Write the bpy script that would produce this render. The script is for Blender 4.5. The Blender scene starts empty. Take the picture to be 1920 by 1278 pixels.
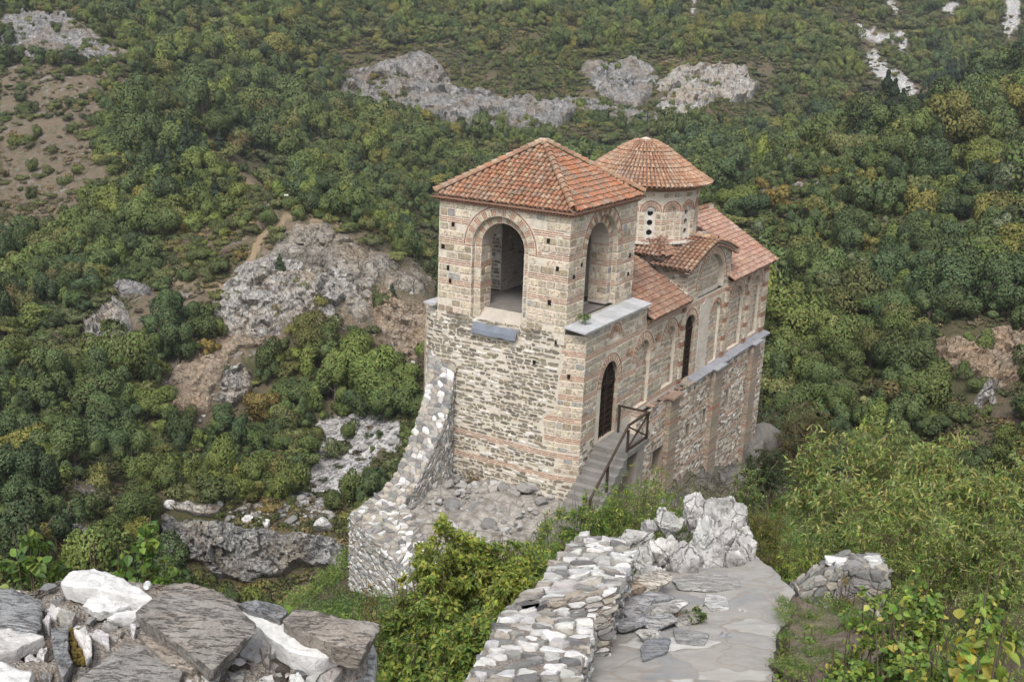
import bpy, math, random
import numpy as np
from mathutils import Vector, Matrix

# ------------------------------------------------------------------ camera, world, sun, exposure
SC = bpy.context.scene
COL = SC.collection
R = math.radians
CAM_Z = 12.808          # eye height above the foot level of the belfry
PITCH, ROLL, FPX = R(15.985), R(2.369), 2043.0

FW = np.array([0.0, math.cos(PITCH), -math.sin(PITCH)])
_rt = np.array([1.0, 0.0, 0.0]); _up = np.cross(_rt, FW)
RT = math.cos(ROLL) * _rt + math.sin(ROLL) * _up
UP = -math.sin(ROLL) * _rt + math.cos(ROLL) * _up

cam_data = bpy.data.cameras.new("camera")
cam = bpy.data.objects.new("camera", cam_data)
COL.objects.link(cam)
cam_data.sensor_width = 36.0
cam_data.lens = FPX / 1920.0 * 36.0
cam_data.clip_start = 0.1
cam_data.clip_end = 4000.0
M = Matrix(((RT[0], UP[0], -FW[0], 0), (RT[1], UP[1], -FW[1], 0), (RT[2], UP[2], -FW[2], CAM_Z), (0, 0, 0, 1)))
cam.matrix_world = M
SC.camera = cam

SUN_EL, SUN_AZ = R(54), R(192)     # azimuth clockwise from +Y: behind the viewer
world = bpy.data.worlds.new("World"); SC.world = world
world.use_nodes = True
wn = world.node_tree.nodes; wl = world.node_tree.links
bg = wn["Background"]
sky = wn.new("ShaderNodeTexSky"); sky.sky_type = 'NISHITA'
sky.sun_disc = False; sky.sun_elevation = SUN_EL; sky.sun_rotation = SUN_AZ
sky.air_density = 1.0; sky.dust_density = 4.0; sky.ozone_density = 1.0
hs = wn.new("ShaderNodeHueSaturation"); hs.inputs["Saturation"].default_value = 0.3   # a grey, overcast sky
wl.new(sky.outputs[0], hs.inputs["Color"]); wl.new(hs.outputs[0], bg.inputs[0])
bg.inputs[1].default_value = 0.14

sun_data = bpy.data.lights.new("sun", 'SUN')
sun_data.energy = 1.25; sun_data.angle = R(16); sun_data.color = (1.0, 0.95, 0.88)
sun = bpy.data.objects.new("sun", sun_data); COL.objects.link(sun)
_sd = Vector((math.sin(SUN_AZ) * math.cos(SUN_EL), math.cos(SUN_AZ) * math.cos(SUN_EL), math.sin(SUN_EL)))
sun.rotation_euler = _sd.to_track_quat('Z', 'Y').to_euler()

SC.view_settings.view_transform = 'Standard'
SC.view_settings.look = 'None'
SC.view_settings.gamma = 1.0
SC.view_settings.exposure = 0.78
SC.render.engine = 'CYCLES'
SC.cycles.max_bounces = 6; SC.cycles.diffuse_bounces = 2; SC.cycles.glossy_bounces = 2
SC.cycles.transparent_max_bounces = 4
SC.cycles.use_denoising = True

rng = np.random.default_rng(7)
random.seed(7)

# ------------------------------------------------------------------ helpers
def ray(px, py):
    """direction through a point of the 1920x1278 frame, scaled so that its forward (Y) part is 1"""
    px = np.asarray(px, float); py = np.asarray(py, float)
    d = FW + RT * ((px - 960) / FPX)[..., None] - UP * ((py - 639) / FPX)[..., None]
    return d / d[..., 1:2]

def at(px, py, Y):
    d = ray(px, py)
    return np.array([0, 0, CAM_Z]) + d * np.asarray(Y, float)[..., None]

def at_z(px, py, z):
    d = ray(px, py)
    return np.array([0, 0, CAM_Z]) + d * ((z - CAM_Z) / d[2])

def pix(P):
    d = np.asarray(P, float) - np.array([0, 0, CAM_Z])
    k = d @ FW
    return 960 + FPX * (d @ RT) / k, 639 - FPX * (d @ UP) / k

def _hash(ix, iy, iz, seed):
    h = (ix.astype(np.int64) * 374761393 + iy.astype(np.int64) * 668265263 + iz.astype(np.int64) * 2147483647 + seed * 974634599) & 0xFFFFFFFF
    h = ((h ^ (h >> 13)) * 1274126177) & 0xFFFFFFFF
    h = ((h ^ (h >> 16)) * 2246822519) & 0xFFFFFFFF
    return ((h ^ (h >> 15)) & 0xFFFFFF) / float(0xFFFFFF)

def vnoise(x, y, z=None, seed=0):
    """smooth value noise, about -1..1"""
    x = np.asarray(x, float); y = np.asarray(y, float)
    z = np.zeros_like(x) if z is None else np.asarray(z, float)
    x0 = np.floor(x); y0 = np.floor(y); z0 = np.floor(z)
    fx, fy, fz = x - x0, y - y0, z - z0
    fx = fx * fx * (3 - 2 * fx); fy = fy * fy * (3 - 2 * fy); fz = fz * fz * (3 - 2 * fz)
    r = 0
    for dx in (0, 1):
        for dy in (0, 1):
            for dz in (0, 1):
                w = (fx if dx else 1 - fx) * (fy if dy else 1 - fy) * (fz if dz else 1 - fz)
                r = r + w * _hash(x0 + dx, y0 + dy, z0 + dz, seed)
    return r * 2 - 1

def fbm(x, y, z=None, seed=0, octaves=4, gain=0.5):
    r = 0; a = 1.0; f = 1.0
    for k in range(octaves):
        r = r + a * vnoise(np.asarray(x) * f, np.asarray(y) * f, None if z is None else np.asarray(z) * f, seed + k)
        a *= gain; f *= 2.03
    return r

def ridged(x, y, z, seed=0, octaves=4, gain=0.55):
    r = 0; a = 1.0; f = 1.0
    for k in range(octaves):
        r = r + a * (1 - 2 * np.abs(vnoise(x * f, y * f, z * f, seed + k)))
        a *= gain; f *= 2.1
    return r

def facets(x, y, z, seed=0):
    """broken-rock relief: every cell of a jittered lattice is its own tilted plane, about -1..1"""
    x, y, z = (np.asarray(k, float) for k in (x, y, z))
    x0, y0, z0 = np.floor(x), np.floor(y), np.floor(z)
    best = np.full(x.shape, 1e9); out = np.zeros(x.shape)
    for dx in (-1, 0, 1):
        for dy in (-1, 0, 1):
            for dz in (-1, 0, 1):
                cx, cy, cz = x0 + dx, y0 + dy, z0 + dz
                ex = x - cx - _hash(cx, cy, cz, seed); ey = y - cy - _hash(cx, cy, cz, seed + 1); ez = z - cz - _hash(cx, cy, cz, seed + 2)
                d = ex * ex + ey * ey + ez * ez
                v = (_hash(cx, cy, cz, seed + 3) * 2 - 1) * .6 + ex * (_hash(cx, cy, cz, seed + 4) - .5) * 1.6 + ey * (_hash(cx, cy, cz, seed + 5) - .5) * 1.6 + ez * (_hash(cx, cy, cz, seed + 6) - .2) * 1.4
                m = d < best; best = np.where(m, d, best); out = np.where(m, v, out)
    return out

def in_poly(px, py, poly):
    px = np.asarray(px, float); py = np.asarray(py, float)
    inside = np.zeros(px.shape, bool)
    n = len(poly)
    for i in range(n):
        x1, y1 = poly[i]; x2, y2 = poly[(i + 1) % n]
        if y1 == y2: continue
        c = ((y1 > py) != (y2 > py)) & (px < (x2 - x1) * (py - y1) / (y2 - y1) + x1)
        inside ^= c
    return inside

def poly_dist(px, py, poly):
    d = np.full(np.shape(px), 1e9)
    n = len(poly)
    for i in range(n):
        x1, y1 = poly[i]; x2, y2 = poly[(i + 1) % n]
        vx, vy = x2 - x1, y2 - y1
        L = vx * vx + vy * vy + 1e-9
        t = np.clip(((px - x1) * vx + (py - y1) * vy) / L, 0, 1)
        d = np.minimum(d, np.hypot(px - x1 - t * vx, py - y1 - t * vy))
    return d

# --- materials -----------------------------------------------------
class NB:
    def __init__(s, name):
        s.m = bpy.data.materials.new(name); s.m.use_nodes = True
        s.t = s.m.node_tree; s.n = s.t.nodes; s.l = s.t.links
        s.p = s.n["Principled BSDF"]; s.out = s.n["Material Output"]
        s.p.inputs["Specular IOR Level"].default_value = 0.25
    def node(s, typ, ins=None, **kw):
        nd = s.n.new(typ)
        for k, v in kw.items(): setattr(nd, k, v)
        for k, v in (ins or {}).items():
            if isinstance(v, bpy.types.NodeSocket): s.l.new(v, nd.inputs[k])
            else: nd.inputs[k].default_value = v
        return nd
    def pos(s, world=False):
        if world: return s.node("ShaderNodeNewGeometry").outputs["Position"]
        return s.node("ShaderNodeTexCoord").outputs["Object"]
    def mapping(s, vec, scale=(1, 1, 1), rot=(0, 0, 0)):
        return s.node("ShaderNodeMapping", {"Vector": vec, "Scale": scale, "Rotation": rot}).outputs[0]
    def noise(s, vec, scale, detail=4, rough=0.55, dist=0.0):
        return s.node("ShaderNodeTexNoise", {"Vector": vec, "Scale": scale, "Detail": detail, "Roughness": rough, "Distortion": dist}).outputs["Fac"]
    def ramp(s, fac, stops, interp='LINEAR'):
        nd = s.node("ShaderNodeValToRGB", {"Fac": fac}); cr = nd.color_ramp; cr.interpolation = interp
        while len(cr.elements) < len(stops): cr.elements.new(0.5)
        for e, (p, c) in zip(cr.elements, stops):
            e.position = p; e.color = (c, c, c, 1) if np.isscalar(c) else (*c, 1)
        return nd.outputs[0]
    def mix(s, fac, a, b, mode='MIX'):
        nd = s.node("ShaderNodeMix", data_type='RGBA', blend_type=mode)
        for k, v in ((0, fac), (6, a), (7, b)):
            if isinstance(v, bpy.types.NodeSocket): s.l.new(v, nd.inputs[k])
            else: nd.inputs[k].default_value = v if np.isscalar(v) else (*v[:3], 1)
        return nd.outputs[2]
    def math(s, op, a, b=0.0):
        nd = s.node("ShaderNodeMath", operation=op)
        for k, v in ((0, a), (1, b)):
            if isinstance(v, bpy.types.NodeSocket): s.l.new(v, nd.inputs[k])
            else: nd.inputs[k].default_value = v
        return nd.outputs[0]
    def tint(s, name="tint"):
        return s.node("ShaderNodeAttribute", attribute_name=name).outputs["Color"]
    def done(s, color, rough=0.85, bump=None, strength=0.4, dist=0.02):
        if isinstance(color, bpy.types.NodeSocket): s.l.new(color, s.p.inputs["Base Color"])
        else: s.p.inputs["Base Color"].default_value = (*color, 1)
        if isinstance(rough, bpy.types.NodeSocket): s.l.new(rough, s.p.inputs["Roughness"])
        else: s.p.inputs["Roughness"].default_value = rough
        if bump is not None:
            b = s.node("ShaderNodeBump", {"Height": bump, "Strength": strength, "Distance": dist})
            s.l.new(b.outputs[0], s.p.inputs["Normal"])
        return s.m

def mat_tint(name, scale=6.0, lo=0.75, hi=1.2, rough=0.88, bump_scale=18.0, strength=0.4, dist=0.02, pits=0.0, pit_scale=14.0, pit_col=(0.11, 0.09, 0.07), stain=0.0):
    b = NB(name); p = b.pos()
    n = b.noise(p, scale, 5, 0.6)
    c = b.mix(1.0, b.tint(), b.ramp(n, [(0.25, lo), (0.75, hi)]), 'MULTIPLY')
    if stain:      # lichen and soot in patches that run over many pieces
        c = b.mix(b.ramp(b.noise(p, 0.9, 5, .65), [(.46, 0.0), (.62, stain)]), c, (.2, .165, .135)); c = b.mix(b.ramp(b.noise(p, 2.3, 4, .6), [(.55, 0.0), (.7, .5)]), c, (.45, .39, .33))
    h = b.noise(p, bump_scale, 5, 0.65)
    if pits:
        q = b.noise(p, pit_scale, 3, 0.6)
        f = b.ramp(q, [(0.50, 0.0), (0.62, pits)])
        c = b.mix(f, c, pit_col)
        h = b.math('SUBTRACT', h, b.math('MULTIPLY', f, 0.8))
    return b.done(c, rough, h, strength, dist)

MAT = {}
MAT['stone'] = mat_tint('pitted_block_stone', 5, 0.82, 1.12, pits=0.62, pit_scale=11.0, pit_col=(0.15, 0.125, 0.095))
MAT['slate'] = mat_tint('slate_rubble', 9, 0.65, 1.3, bump_scale=25)
MAT['brick'] = mat_tint('thin_brick', 7, 0.75, 1.2, bump_scale=30)
MAT['mortar'] = mat_tint('lime_mortar', 1.3, 0.82, 1.1, bump_scale=14, strength=0.6, pits=0.35, pit_scale=5.0, pit_col=(0.33, 0.28, 0.23))
MAT['tile'] = mat_tint('clay_roof_tile', 12, 0.68, 1.25, bump_scale=40, strength=0.25, pits=0.5, pit_scale=17, pit_col=(0.13, 0.1, 0.085), stain=0.4)
MAT['wood'] = mat_tint('dark_wood', 20, 0.6, 1.3, rough=0.65, bump_scale=60, strength=0.3)
MAT['lead'] = mat_tint('grey_lead_sheet', 3, 0.75, 1.15, rough=0.5, bump_scale=9, strength=0.3)
MAT['plaster'] = mat_tint('old_white_plaster', 2.5, 0.75, 1.08, bump_scale=10, pits=0.5, pit_scale=4, pit_col=(0.42, 0.34, 0.26))
MAT['concrete'] = mat_tint('step_concrete', 3, 0.7, 1.12, bump_scale=30, strength=0.2)
MAT['iron'] = mat_tint('brown_painted_metal', 8, 0.8, 1.2, rough=0.5, bump_scale=30, strength=0.1)

# --- mesh building -------------------------------------------------
class MB:
    def __init__(s): s.v = []; s.f = []; s.mi = []; s.tc = []
    def add(s, pts, faces, mi=0, tint=(0.5, 0.5, 0.5)):
        o = len(s.v); s.v.extend([tuple(map(float, p)) for p in pts])
        for f in faces:
            s.f.append([o + i for i in f]); s.mi.append(mi); s.tc.append(tint)
    def quad(s, a, b, c, d, mi=0, tint=(0.5, 0.5, 0.5)): s.add((a, b, c, d), ((0, 1, 2, 3),), mi, tint)
    def box(s, c, size, mi=0, tint=(0.5, 0.5, 0.5), X=(1, 0, 0), Y=(0, 1, 0), Z=(0, 0, 1)):
        c, X, Y, Z = (np.asarray(k, float) for k in (c, X, Y, Z)); a = np.array(size) / 2
        P = [c + sx * a[0] * X + sy * a[1] * Y + sz * a[2] * Z for sz in (-1, 1) for sy in (-1, 1) for sx in (-1, 1)]
        s.add(P, ((0, 2, 3, 1), (4, 5, 7, 6), (0, 1, 5, 4), (2, 6, 7, 3), (0, 4, 6, 2), (1, 3, 7, 5)), mi, tint)
    def bar(s, p, q, w, h=None, mi=0, tint=(0.5, 0.5, 0.5), up=(0, 0, 1)):
        p, q = np.asarray(p, float), np.asarray(q, float); h = h or w
        Z = q - p; L = np.linalg.norm(Z); Z = Z / L
        X = np.cross(up, Z); 
        if np.linalg.norm(X) < 1e-4: X = np.cross((0, 1, 0), Z)
        X /= np.linalg.norm(X); Y = np.cross(Z, X)
        s.box((p + q) / 2, (w, h, L), mi, tint, X, Y, Z)
    def tube(s, pts, rad, n=6, mi=0, tint=(0.5, 0.5, 0.5), cap=True):
        pts = np.asarray(pts, float); rad = np.broadcast_to(rad, (len(pts),))
        d = np.gradient(pts, axis=0); d /= np.linalg.norm(d, axis=1)[:, None] + 1e-9
        ref = np.array([0.3, 0.9, 0.2]) if abs(d[0][2]) > 0.8 else np.array([0, 0, 1.0])
        X = np.cross(d, ref); X /= np.linalg.norm(X, axis=1)[:, None] + 1e-9; Y = np.cross(d, X)
        V = []
        for i in range(len(pts)):
            for k in range(n):
                a = 2 * math.pi * k / n
                V.append(pts[i] + rad[i] * (X[i] * math.cos(a) + Y[i] * math.sin(a)))
        F = [(i * n + k, i * n + (k + 1) % n, (i + 1) * n + (k + 1) % n, (i + 1) * n + k) for i in range(len(pts) - 1) for k in range(n)]
        if cap: F += [tuple(range(n))[::-1], tuple(range((len(pts) - 1) * n, len(pts) * n))]
        s.add(V, F, mi, tint)
    def arrays(s, V, F, mi=0, tints=None):
        """V (n,3), F (m,k) arrays; tints (m,3)"""
        o = len(s.v); s.v.extend(map(tuple, np.asarray(V, float)))
        s.f.extend((np.asarray(F) + o).tolist()); m = len(F)
        s.mi.extend([mi] * m)
        s.tc.extend(map(tuple, np.broadcast_to(np.asarray(tints if tints is not None else (0.5, 0.5, 0.5), float), (m, 3))))
    def build(s, name, mats, parent=None, smooth=False, normals=None):
        me = bpy.data.meshes.new(name)
        me.from_pydata(s.v, [], s.f)
        if not isinstance(mats, (list, tuple)): mats = [mats]
        for m in mats: me.materials.append(m)
        if len(mats) > 1: me.polygons.foreach_set('material_index', np.array(s.mi, np.int32))
        at_ = me.attributes.new('tint', 'FLOAT_COLOR', 'FACE')
        tc = np.ones((len(s.f), 4), np.float32); tc[:, :3] = np.array(s.tc, np.float32)
        at_.data.foreach_set('color', tc.ravel())
        if smooth: me.polygons.foreach_set('use_smooth', np.ones(len(s.f), bool))
        if normals is not None: me.normals_split_custom_set_from_vertices(normals)
        me.validate(); me.update()
        o = bpy.data.objects.new(name, me); COL.objects.link(o)
        if parent is not None: o.parent = parent
        return o

def tag(o, label=None, cat=None, group=None, kind=None):
    if label: o['label'] = label
    if cat: o['category'] = cat
    if group: o['group'] = group
    if kind: o['kind'] = kind
    return o

def thing(name, loc, label, cat, group=None, rotz=0.0, scale=1.0):
    o = bpy.data.objects.new(name, None); COL.objects.link(o)
    o.location = tuple(float(k) for k in loc); o.rotation_euler = (0, 0, rotz); o.scale = (scale,) * 3
    o.empty_display_size = 0.5
    return tag(o, label, cat, group)

def vary(c, s=0.12, r=None):
    r = r or random
    k = 1 + r.uniform(-s, s)
    return tuple(max(0.005, x * k * (1 + r.uniform(-s, s) * 0.16)) for x in c)
# ------------------------------------------------------------------ terrain
# hand-set heights: (frame x, frame y, distance forward) triples on the ground, and world points
CT = [
 # left hillside
 (-300,1000,66),(-300,600,125),(-300,200,215),(-300,-100,330),
 (0,1060,62),(0,900,80),(0,700,108),(0,500,140),(0,350,172),(0,200,215),(0,110,245),(0,30,262),(0,-60,330),(0,-200,420),
 (200,1040,64),(200,900,82),(200,650,112),(200,450,145),(200,250,192),(200,120,242),(200,60,262),(250,-60,330),(250,-200,420),
 (400,1090,72),(400,985,75),(400,940,80),(400,870,92),(400,750,106),(400,620,118),(400,540,124),(400,430,142),(400,300,166),(330,180,215),
 (300,740,104),(300,560,122),(300,400,150),
 (520,1085,72),(520,1000,76),(560,955,82),(520,900,92),(520,750,107),(500,630,117),(480,500,128),(500,420,138),(555,408,140),
 (640,1080,70),(640,1000,76),(640,920,92),(640,780,106),(640,600,119),(640,430,139),
 (740,900,92),(740,780,103),(740,650,116),(740,480,136),(800,640,116),(815,515,133),
 (860,560,134),(900,600,130),
 # gully behind the spur, then the next slope
 (430,330,195),(555,450,175),(700,500,168),(820,560,165),(960,600,165),
 (330,70,300),(450,260,245),(560,330,232),(680,400,222),(800,450,215),(900,470,212),
 (450,150,285),(600,250,262),(700,300,250),(800,360,240),(900,380,236),
 (450,40,330),(600,100,320),(550,-60,380),
 # far slope across the gorge
 (650,195,318),(750,230,305),(850,250,296),(1000,270,285),(1100,300,275),(1250,320,268),(1400,330,265),
 (650,130,336),(760,100,345),(900,170,325),(1000,185,320),(1150,150,330),(1300,200,318),(1300,110,345),(1420,180,330),
 (700,0,392),(900,0,395),(1100,0,400),(1300,0,405),(1500,0,412),(1700,0,430),(1900,0,440),(2200,20,440),
 (700,-200,520),(1100,-200,530),(1500,-200,540),(1900,-200,560),
 (1500,250,305),(1650,180,345),(1650,100,380),(1880,110,385),(1550,60,385),
 (1500,360,255),(1650,330,250),(1800,290,255),(1920,250,265),(2100,260,265),
 # right spur
 (2200,60,215),(1920,145,205),(1800,205,192),(1650,265,180),(1500,325,170),(1380,380,162),(1300,430,160),
 (2200,300,150),(1920,350,150),(1800,420,140),(1650,400,148),(1500,450,145),
 (2200,560,105),(1920,550,112),(1750,560,118),(1600,560,122),(1450,560,128),
 (1920,610,101),(1850,620,100),(1760,640,100),(1880,730,88),(1760,710,92),(1600,680,104),(1480,690,104),
 (2200,760,78),(1920,800,74),(1800,800,78),(1650,780,84),(1500,770,88),(1440,700,106),(1440,640,116),
]
CW = [  # world x, y, z: the near ground
 (0,1.6,9.9),(-2,1.6,8.6),(2.2,1.6,9.6),(-1.2,4.5,8.6),(-4,4.5,8.2),(0.3,5,8.3),(2.5,5,8.2),(1.0,7,7.65),(0.6,8.4,7.15),(1.8,8.5,7.15),(2.3,10.8,6.4),
 (3.6,8,7.1),(4,11,6.1),(5,6,7.6),(-2.5,8,5.9),(-6,8,5.8),(-0.8,9,5.6),(-1.5,12,4.0),(-5,13,2.5),(-10,12,3),(-8,7,6),(8,8,6.5),(8,14,4.5),
 (0.5,14,4.3),(2.2,14,4.6),(4.5,16,3.6),(7,20,2.2),(12,24,1.0),(16,30,-1.5),(10,32,-3.0),(20,45,-8),(0,20,0.8),(3,20,1.8),(1,26,-1.9),(-3,20,-0.6),(-5,26,-4.0),(-10,20,-3),
 (2.2,31.5,-3.9),(-0.5,33,-4.6),(-2.8,38,-5.0),(-1.5,35.0,-4.8),(0.5,36,-4.7),(-2.0,41,-5.6),(1.5,34,-4.6),
 (-7,37,-8),(-9,44,-14),(-12,32,-10),(-18,40,-18),(-6,50,-20),(5,60,-26),(-8,62,-28),(-24,58,-28),(-40,55,-20),(-24,30,-9),(-14,22,-5),(-30,40,-15),
 (3,41,-5.2),(5,33,-4.6),(7,37.5,-6.2),(10.4,44,-8.0),(13,50,-8.6),(14.5,55,-12),(17,50,-11.5),(20,62,-22),(16,66,-28),(8,75,-36),(28,62,-18),
 (6,28,-2.2),(-3,45,-12),(2,50,-16),(8,52,-15),
]
GX = np.array(CT, float)
_P = at(GX[:, 0], GX[:, 1], GX[:, 2])
_P = np.vstack([_P, np.array(CW, float)])
_th, _ly, _t = _P[:, 0] / _P[:, 1], np.log(_P[:, 1]), (_P[:, 2] - CAM_Z) / _P[:, 1]
SX = 1.0
def _phi(r2): return np.sqrt(r2 + 0.03 ** 2)
_A = _phi(((_th[:, None] - _th) * SX) ** 2 + (_ly[:, None] - _ly) ** 2)
_n = len(_th)
_K = np.zeros((_n + 3, _n + 3)); _K[:_n, :_n] = _A + np.eye(_n) * -0.004
_K[:_n, _n] = 1; _K[:_n, _n + 1] = _th; _K[:_n, _n + 2] = _ly; _K[_n:, :_n] = _K[:_n, _n:].T
_w = np.linalg.solve(_K, np.concatenate([_t, np.zeros(3)]))

def t_smooth(th, ly):
    sh = np.shape(th); th = np.ravel(th); ly = np.ravel(ly); out = np.empty(len(th))
    for i in range(0, len(th), 20000):
        a, b = th[i:i + 20000], ly[i:i + 20000]
        out[i:i + 20000] = _phi(((a[:, None] - _th) * SX) ** 2 + (b[:, None] - _ly) ** 2) @ _w[:_n] + _w[_n] + _w[_n + 1] * a + _w[_n + 2] * b
    return out.reshape(sh)

def z_detail(X, Y):
    far = np.clip((Y - 45) / 40, 0, 1)
    near = np.clip((Y - 14) / 15, 0, 1) * np.clip(np.hypot(X - 5, Y - 42) / 14 - 0.6, 0, 1)
    return far * (2.2 * fbm(X / 26, Y / 26, None, 3, 3) + 0.7 * fbm(X / 6, Y / 6, None, 9, 3)) + near * 0.3 * fbm(X / 2.5, Y / 2.5, None, 21, 3)

TH = np.concatenate([np.linspace(-1.5, -0.66, 40)[:-1], np.linspace(-0.66, 0.66, 620), np.linspace(0.66, 1.5, 40)[1:]])
LY = np.linspace(math.log(1.4), math.log(640), 760)
# smooth part on a coarse grid, then bilinear
_cth = np.linspace(-1.5, 1.5, 241); _cly = np.linspace(LY[0], LY[-1], 241)
_ct = t_smooth(*np.meshgrid(_cth, _cly))
def t_base(th, ly):
    fx = np.clip((th + 1.5) / 3.0 * 240, 0, 239.999); fy = np.clip((ly - LY[0]) / (LY[-1] - LY[0]) * 240, 0, 239.999)
    i = fx.astype(int); j = fy.astype(int); fx = fx - i; fy = fy - j
    return (_ct[j, i] * (1 - fx) + _ct[j, i + 1] * fx) * (1 - fy) + (_ct[j + 1, i] * (1 - fx) + _ct[j + 1, i + 1] * fx) * fy
def ground(X, Y):
    X = np.asarray(X, float); Y = np.maximum(np.asarray(Y, float), 1.4)
    return CAM_Z + t_base(X / Y, np.log(Y)) * Y + z_detail(X, Y)

gth, gly = np.meshgrid(TH, LY)
gY = np.exp(gly); gX = gth * gY
gZ = ground(gX, gY)
gT = (gZ - CAM_Z) / gY

def hit(px, py, ymin=40.0):
    """where the line of sight through frame points meets the ground beyond ymin"""
    d = ray(px, py); th = d[..., 0].ravel(); te = d[..., 2].ravel()
    r0 = int(np.searchsorted(LY, math.log(ymin))); ly = LY[r0:]; G = gT[r0:]
    i = np.clip(np.searchsorted(TH, th) - 1, 0, len(TH) - 2); f = (th - TH[i]) / (TH[i + 1] - TH[i])
    out = np.full((len(th), 3), np.nan)
    for s in range(0, len(th), 4000):
        sl_ = slice(s, s + 4000); a = te[sl_]
        tg = (G[:, i[sl_]] * (1 - f[sl_]) + G[:, i[sl_] + 1] * f[sl_]).T
        above = tg >= a[:, None]; ok = above.any(1); k = np.clip(np.argmax(above, 1), 1, None); r = np.arange(len(a))
        t1, t0 = tg[r, k], tg[r, k - 1]; q = np.clip((a - t0) / (t1 - t0 + 1e-9), 0, 1)
        Yh = np.exp(ly[k - 1] + q * (ly[k] - ly[k - 1]))
        P = np.stack([th[sl_] * Yh, Yh, CAM_Z + a * Yh], 1); P[~ok] = np.nan
        out[sl_] = P
    return out.reshape(np.shape(px) + (3,))

# surface zones on the slopes: bare earth, dry grass, scree (outlines on the ground, worked out from the frame)
Z_EARTH = [[(0,105),(150,115),(270,150),(340,200),(300,260),(240,330),(120,400),(0,440)],
           [(400,290),(470,330),(560,380),(640,415),(560,430),(480,450),(420,470),(330,470),(340,420),(380,340)],
           [(290,745),(310,690),(370,640),(430,620),(500,628),(490,660),(450,680),(470,740),(440,770),(390,770),(340,790)],
           [(210,540),(300,530),(420,530),(400,560),(330,590),(250,620),(240,575)],
           [(1250,60),(1420,150),(1400,175),(1230,110)], [(870,170),(1000,180),(1060,230),(1000,230),(930,190)],
           [(690,590),(760,600),(810,620),(800,670),(755,680),(715,630)],
           [(320,240),(400,300),(420,250),(360,200)]]
Z_EARTH.append([(520, 420), (560, 405), (640, 415), (740, 475), (815, 505), (815, 690), (720, 650), (600, 620), (520, 650), (395, 640), (395, 545), (470, 490)])
Z_SCREE = [[(590,785),(640,775),(700,780),(750,790),(750,840),(700,850),(690,890),(650,930),(600,950),(530,940),(570,890),(600,830)],
           [(330,868),(380,858),(400,880),(390,910),(340,905)],
           [(1598,40),(1620,50),(1650,62),(1690,62),(1692,72),(1655,76),(1612,66)],
           [(1622,92),(1640,95),(1668,125),(1690,135),(1712,160),(1728,178),(1690,184),(1672,158),(1650,140),(1634,134)],
           [(1655,0),(1678,0),(1684,28),(1672,18)], [(1888,0),(1912,0),(1908,48),(1896,70),(1904,135),(1884,128),(1874,100),(1894,80),(1884,60)],
           [(1290,0),(1302,0),(1310,28),(1303,30)], [(1690,60),(1698,80),(1692,98)], [(1770,5),(1800,5),(1785,30),(1770,28)]]
Z_PATH = [[(290,528),(420,526),(440,515),(490,432),(545,404),(600,408),(640,425),(600,415),(550,412),(500,440),(450,520),(425,536),(290,537)],
          [(398,284),(420,296),(455,340),(500,370),(545,384),(560,396),(540,392),(490,376),(440,344),(405,305)]]
print('terrain control ok', _n)

_px, _py = pix(np.stack([gX, gY, gZ], -1).reshape(-1, 3)); _px = _px.reshape(gX.shape); _py = _py.reshape(gX.shape)
_runmax = np.maximum.accumulate(np.where(gY > 40, gT, -9), axis=0)
_vis = (gT >= _runmax - 0.002) & (gY > 40)
zone = np.zeros(gX.shape + (4,), np.float32); zone[..., 3] = 1
_jx = _px + 7 * fbm(gX / 4, gY / 4, None, 31, 3); _jy = _py + 5 * fbm(gX / 4, gY / 4, None, 37, 3)
for k, zs in enumerate((Z_EARTH, Z_SCREE, Z_PATH)):
    for poly in zs:
        m = in_poly(_jx, _jy, poly) & _vis
        zone[..., k] = np.maximum(zone[..., k], m.astype(np.float32))

b = NB('hillside_ground'); p = b.pos(True)
za = b.node("ShaderNodeAttribute", attribute_name='zone')
sep = b.node("ShaderNodeSeparateColor", {"Color": za.outputs["Color"]})
n1 = b.noise(p, 0.09, 5, 0.6); n2 = b.noise(p, 0.7, 6, 0.65); n3 = b.noise(p, 3.2, 6, 0.7)
earth = b.mix(b.ramp(n2, [(0.35, 0.0), (0.65, 1.0)]), (0.085, 0.066, 0.045), (0.15, 0.115, 0.078))
low = b.mix(b.ramp(n3, [(0.35, 0.0), (0.65, 1.0)]), (0.035, 0.042, 0.016), (0.085, 0.08, 0.034))
base = b.mix(b.ramp(n1, [(0.40, 0.0), (0.60, 1.0)]), low, earth)
base = b.mix(b.ramp(n2, [(0.52, 0.0), (0.62, 0.7)]), base, low)
bare = b.mix(b.ramp(n3, [(0.3, 0.0), (0.7, 1.0)]), (0.10, 0.077, 0.055), (0.19, 0.148, 0.107))
bare = b.mix(b.ramp(b.noise(p, 0.45, 5, 0.7), [(0.56, 0.0), (0.64, 0.8)]), bare, (0.22, 0.21, 0.2))
bare = b.mix(b.ramp(b.noise(p, 1.1, 5, .7), [(0.5, 0.0), (0.6, 0.75)]), bare, (0.075, 0.078, 0.036))
base = b.mix(sep.outputs[0], base, bare)
v = b.node("ShaderNodeTexVoronoi", {"Vector": p, "Scale": 2.6}, feature='F1')
vc = b.node("ShaderNodeSeparateColor", {"Color": v.outputs["Color"]}).outputs[0]
scree = b.mix(vc, (0.17, 0.165, 0.165), (0.52, 0.51, 0.5))
base = b.mix(sep.outputs[1], base, scree)
base = b.mix(sep.outputs[2], base, b.mix(n3, (0.20, 0.15, 0.09), (0.30, 0.235, 0.15)))
MAT['ground'] = b.done(base, 0.95, b.math('ADD', n3, b.math('MULTIPLY', n2, 1.5)), 0.9, 0.25)

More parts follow.
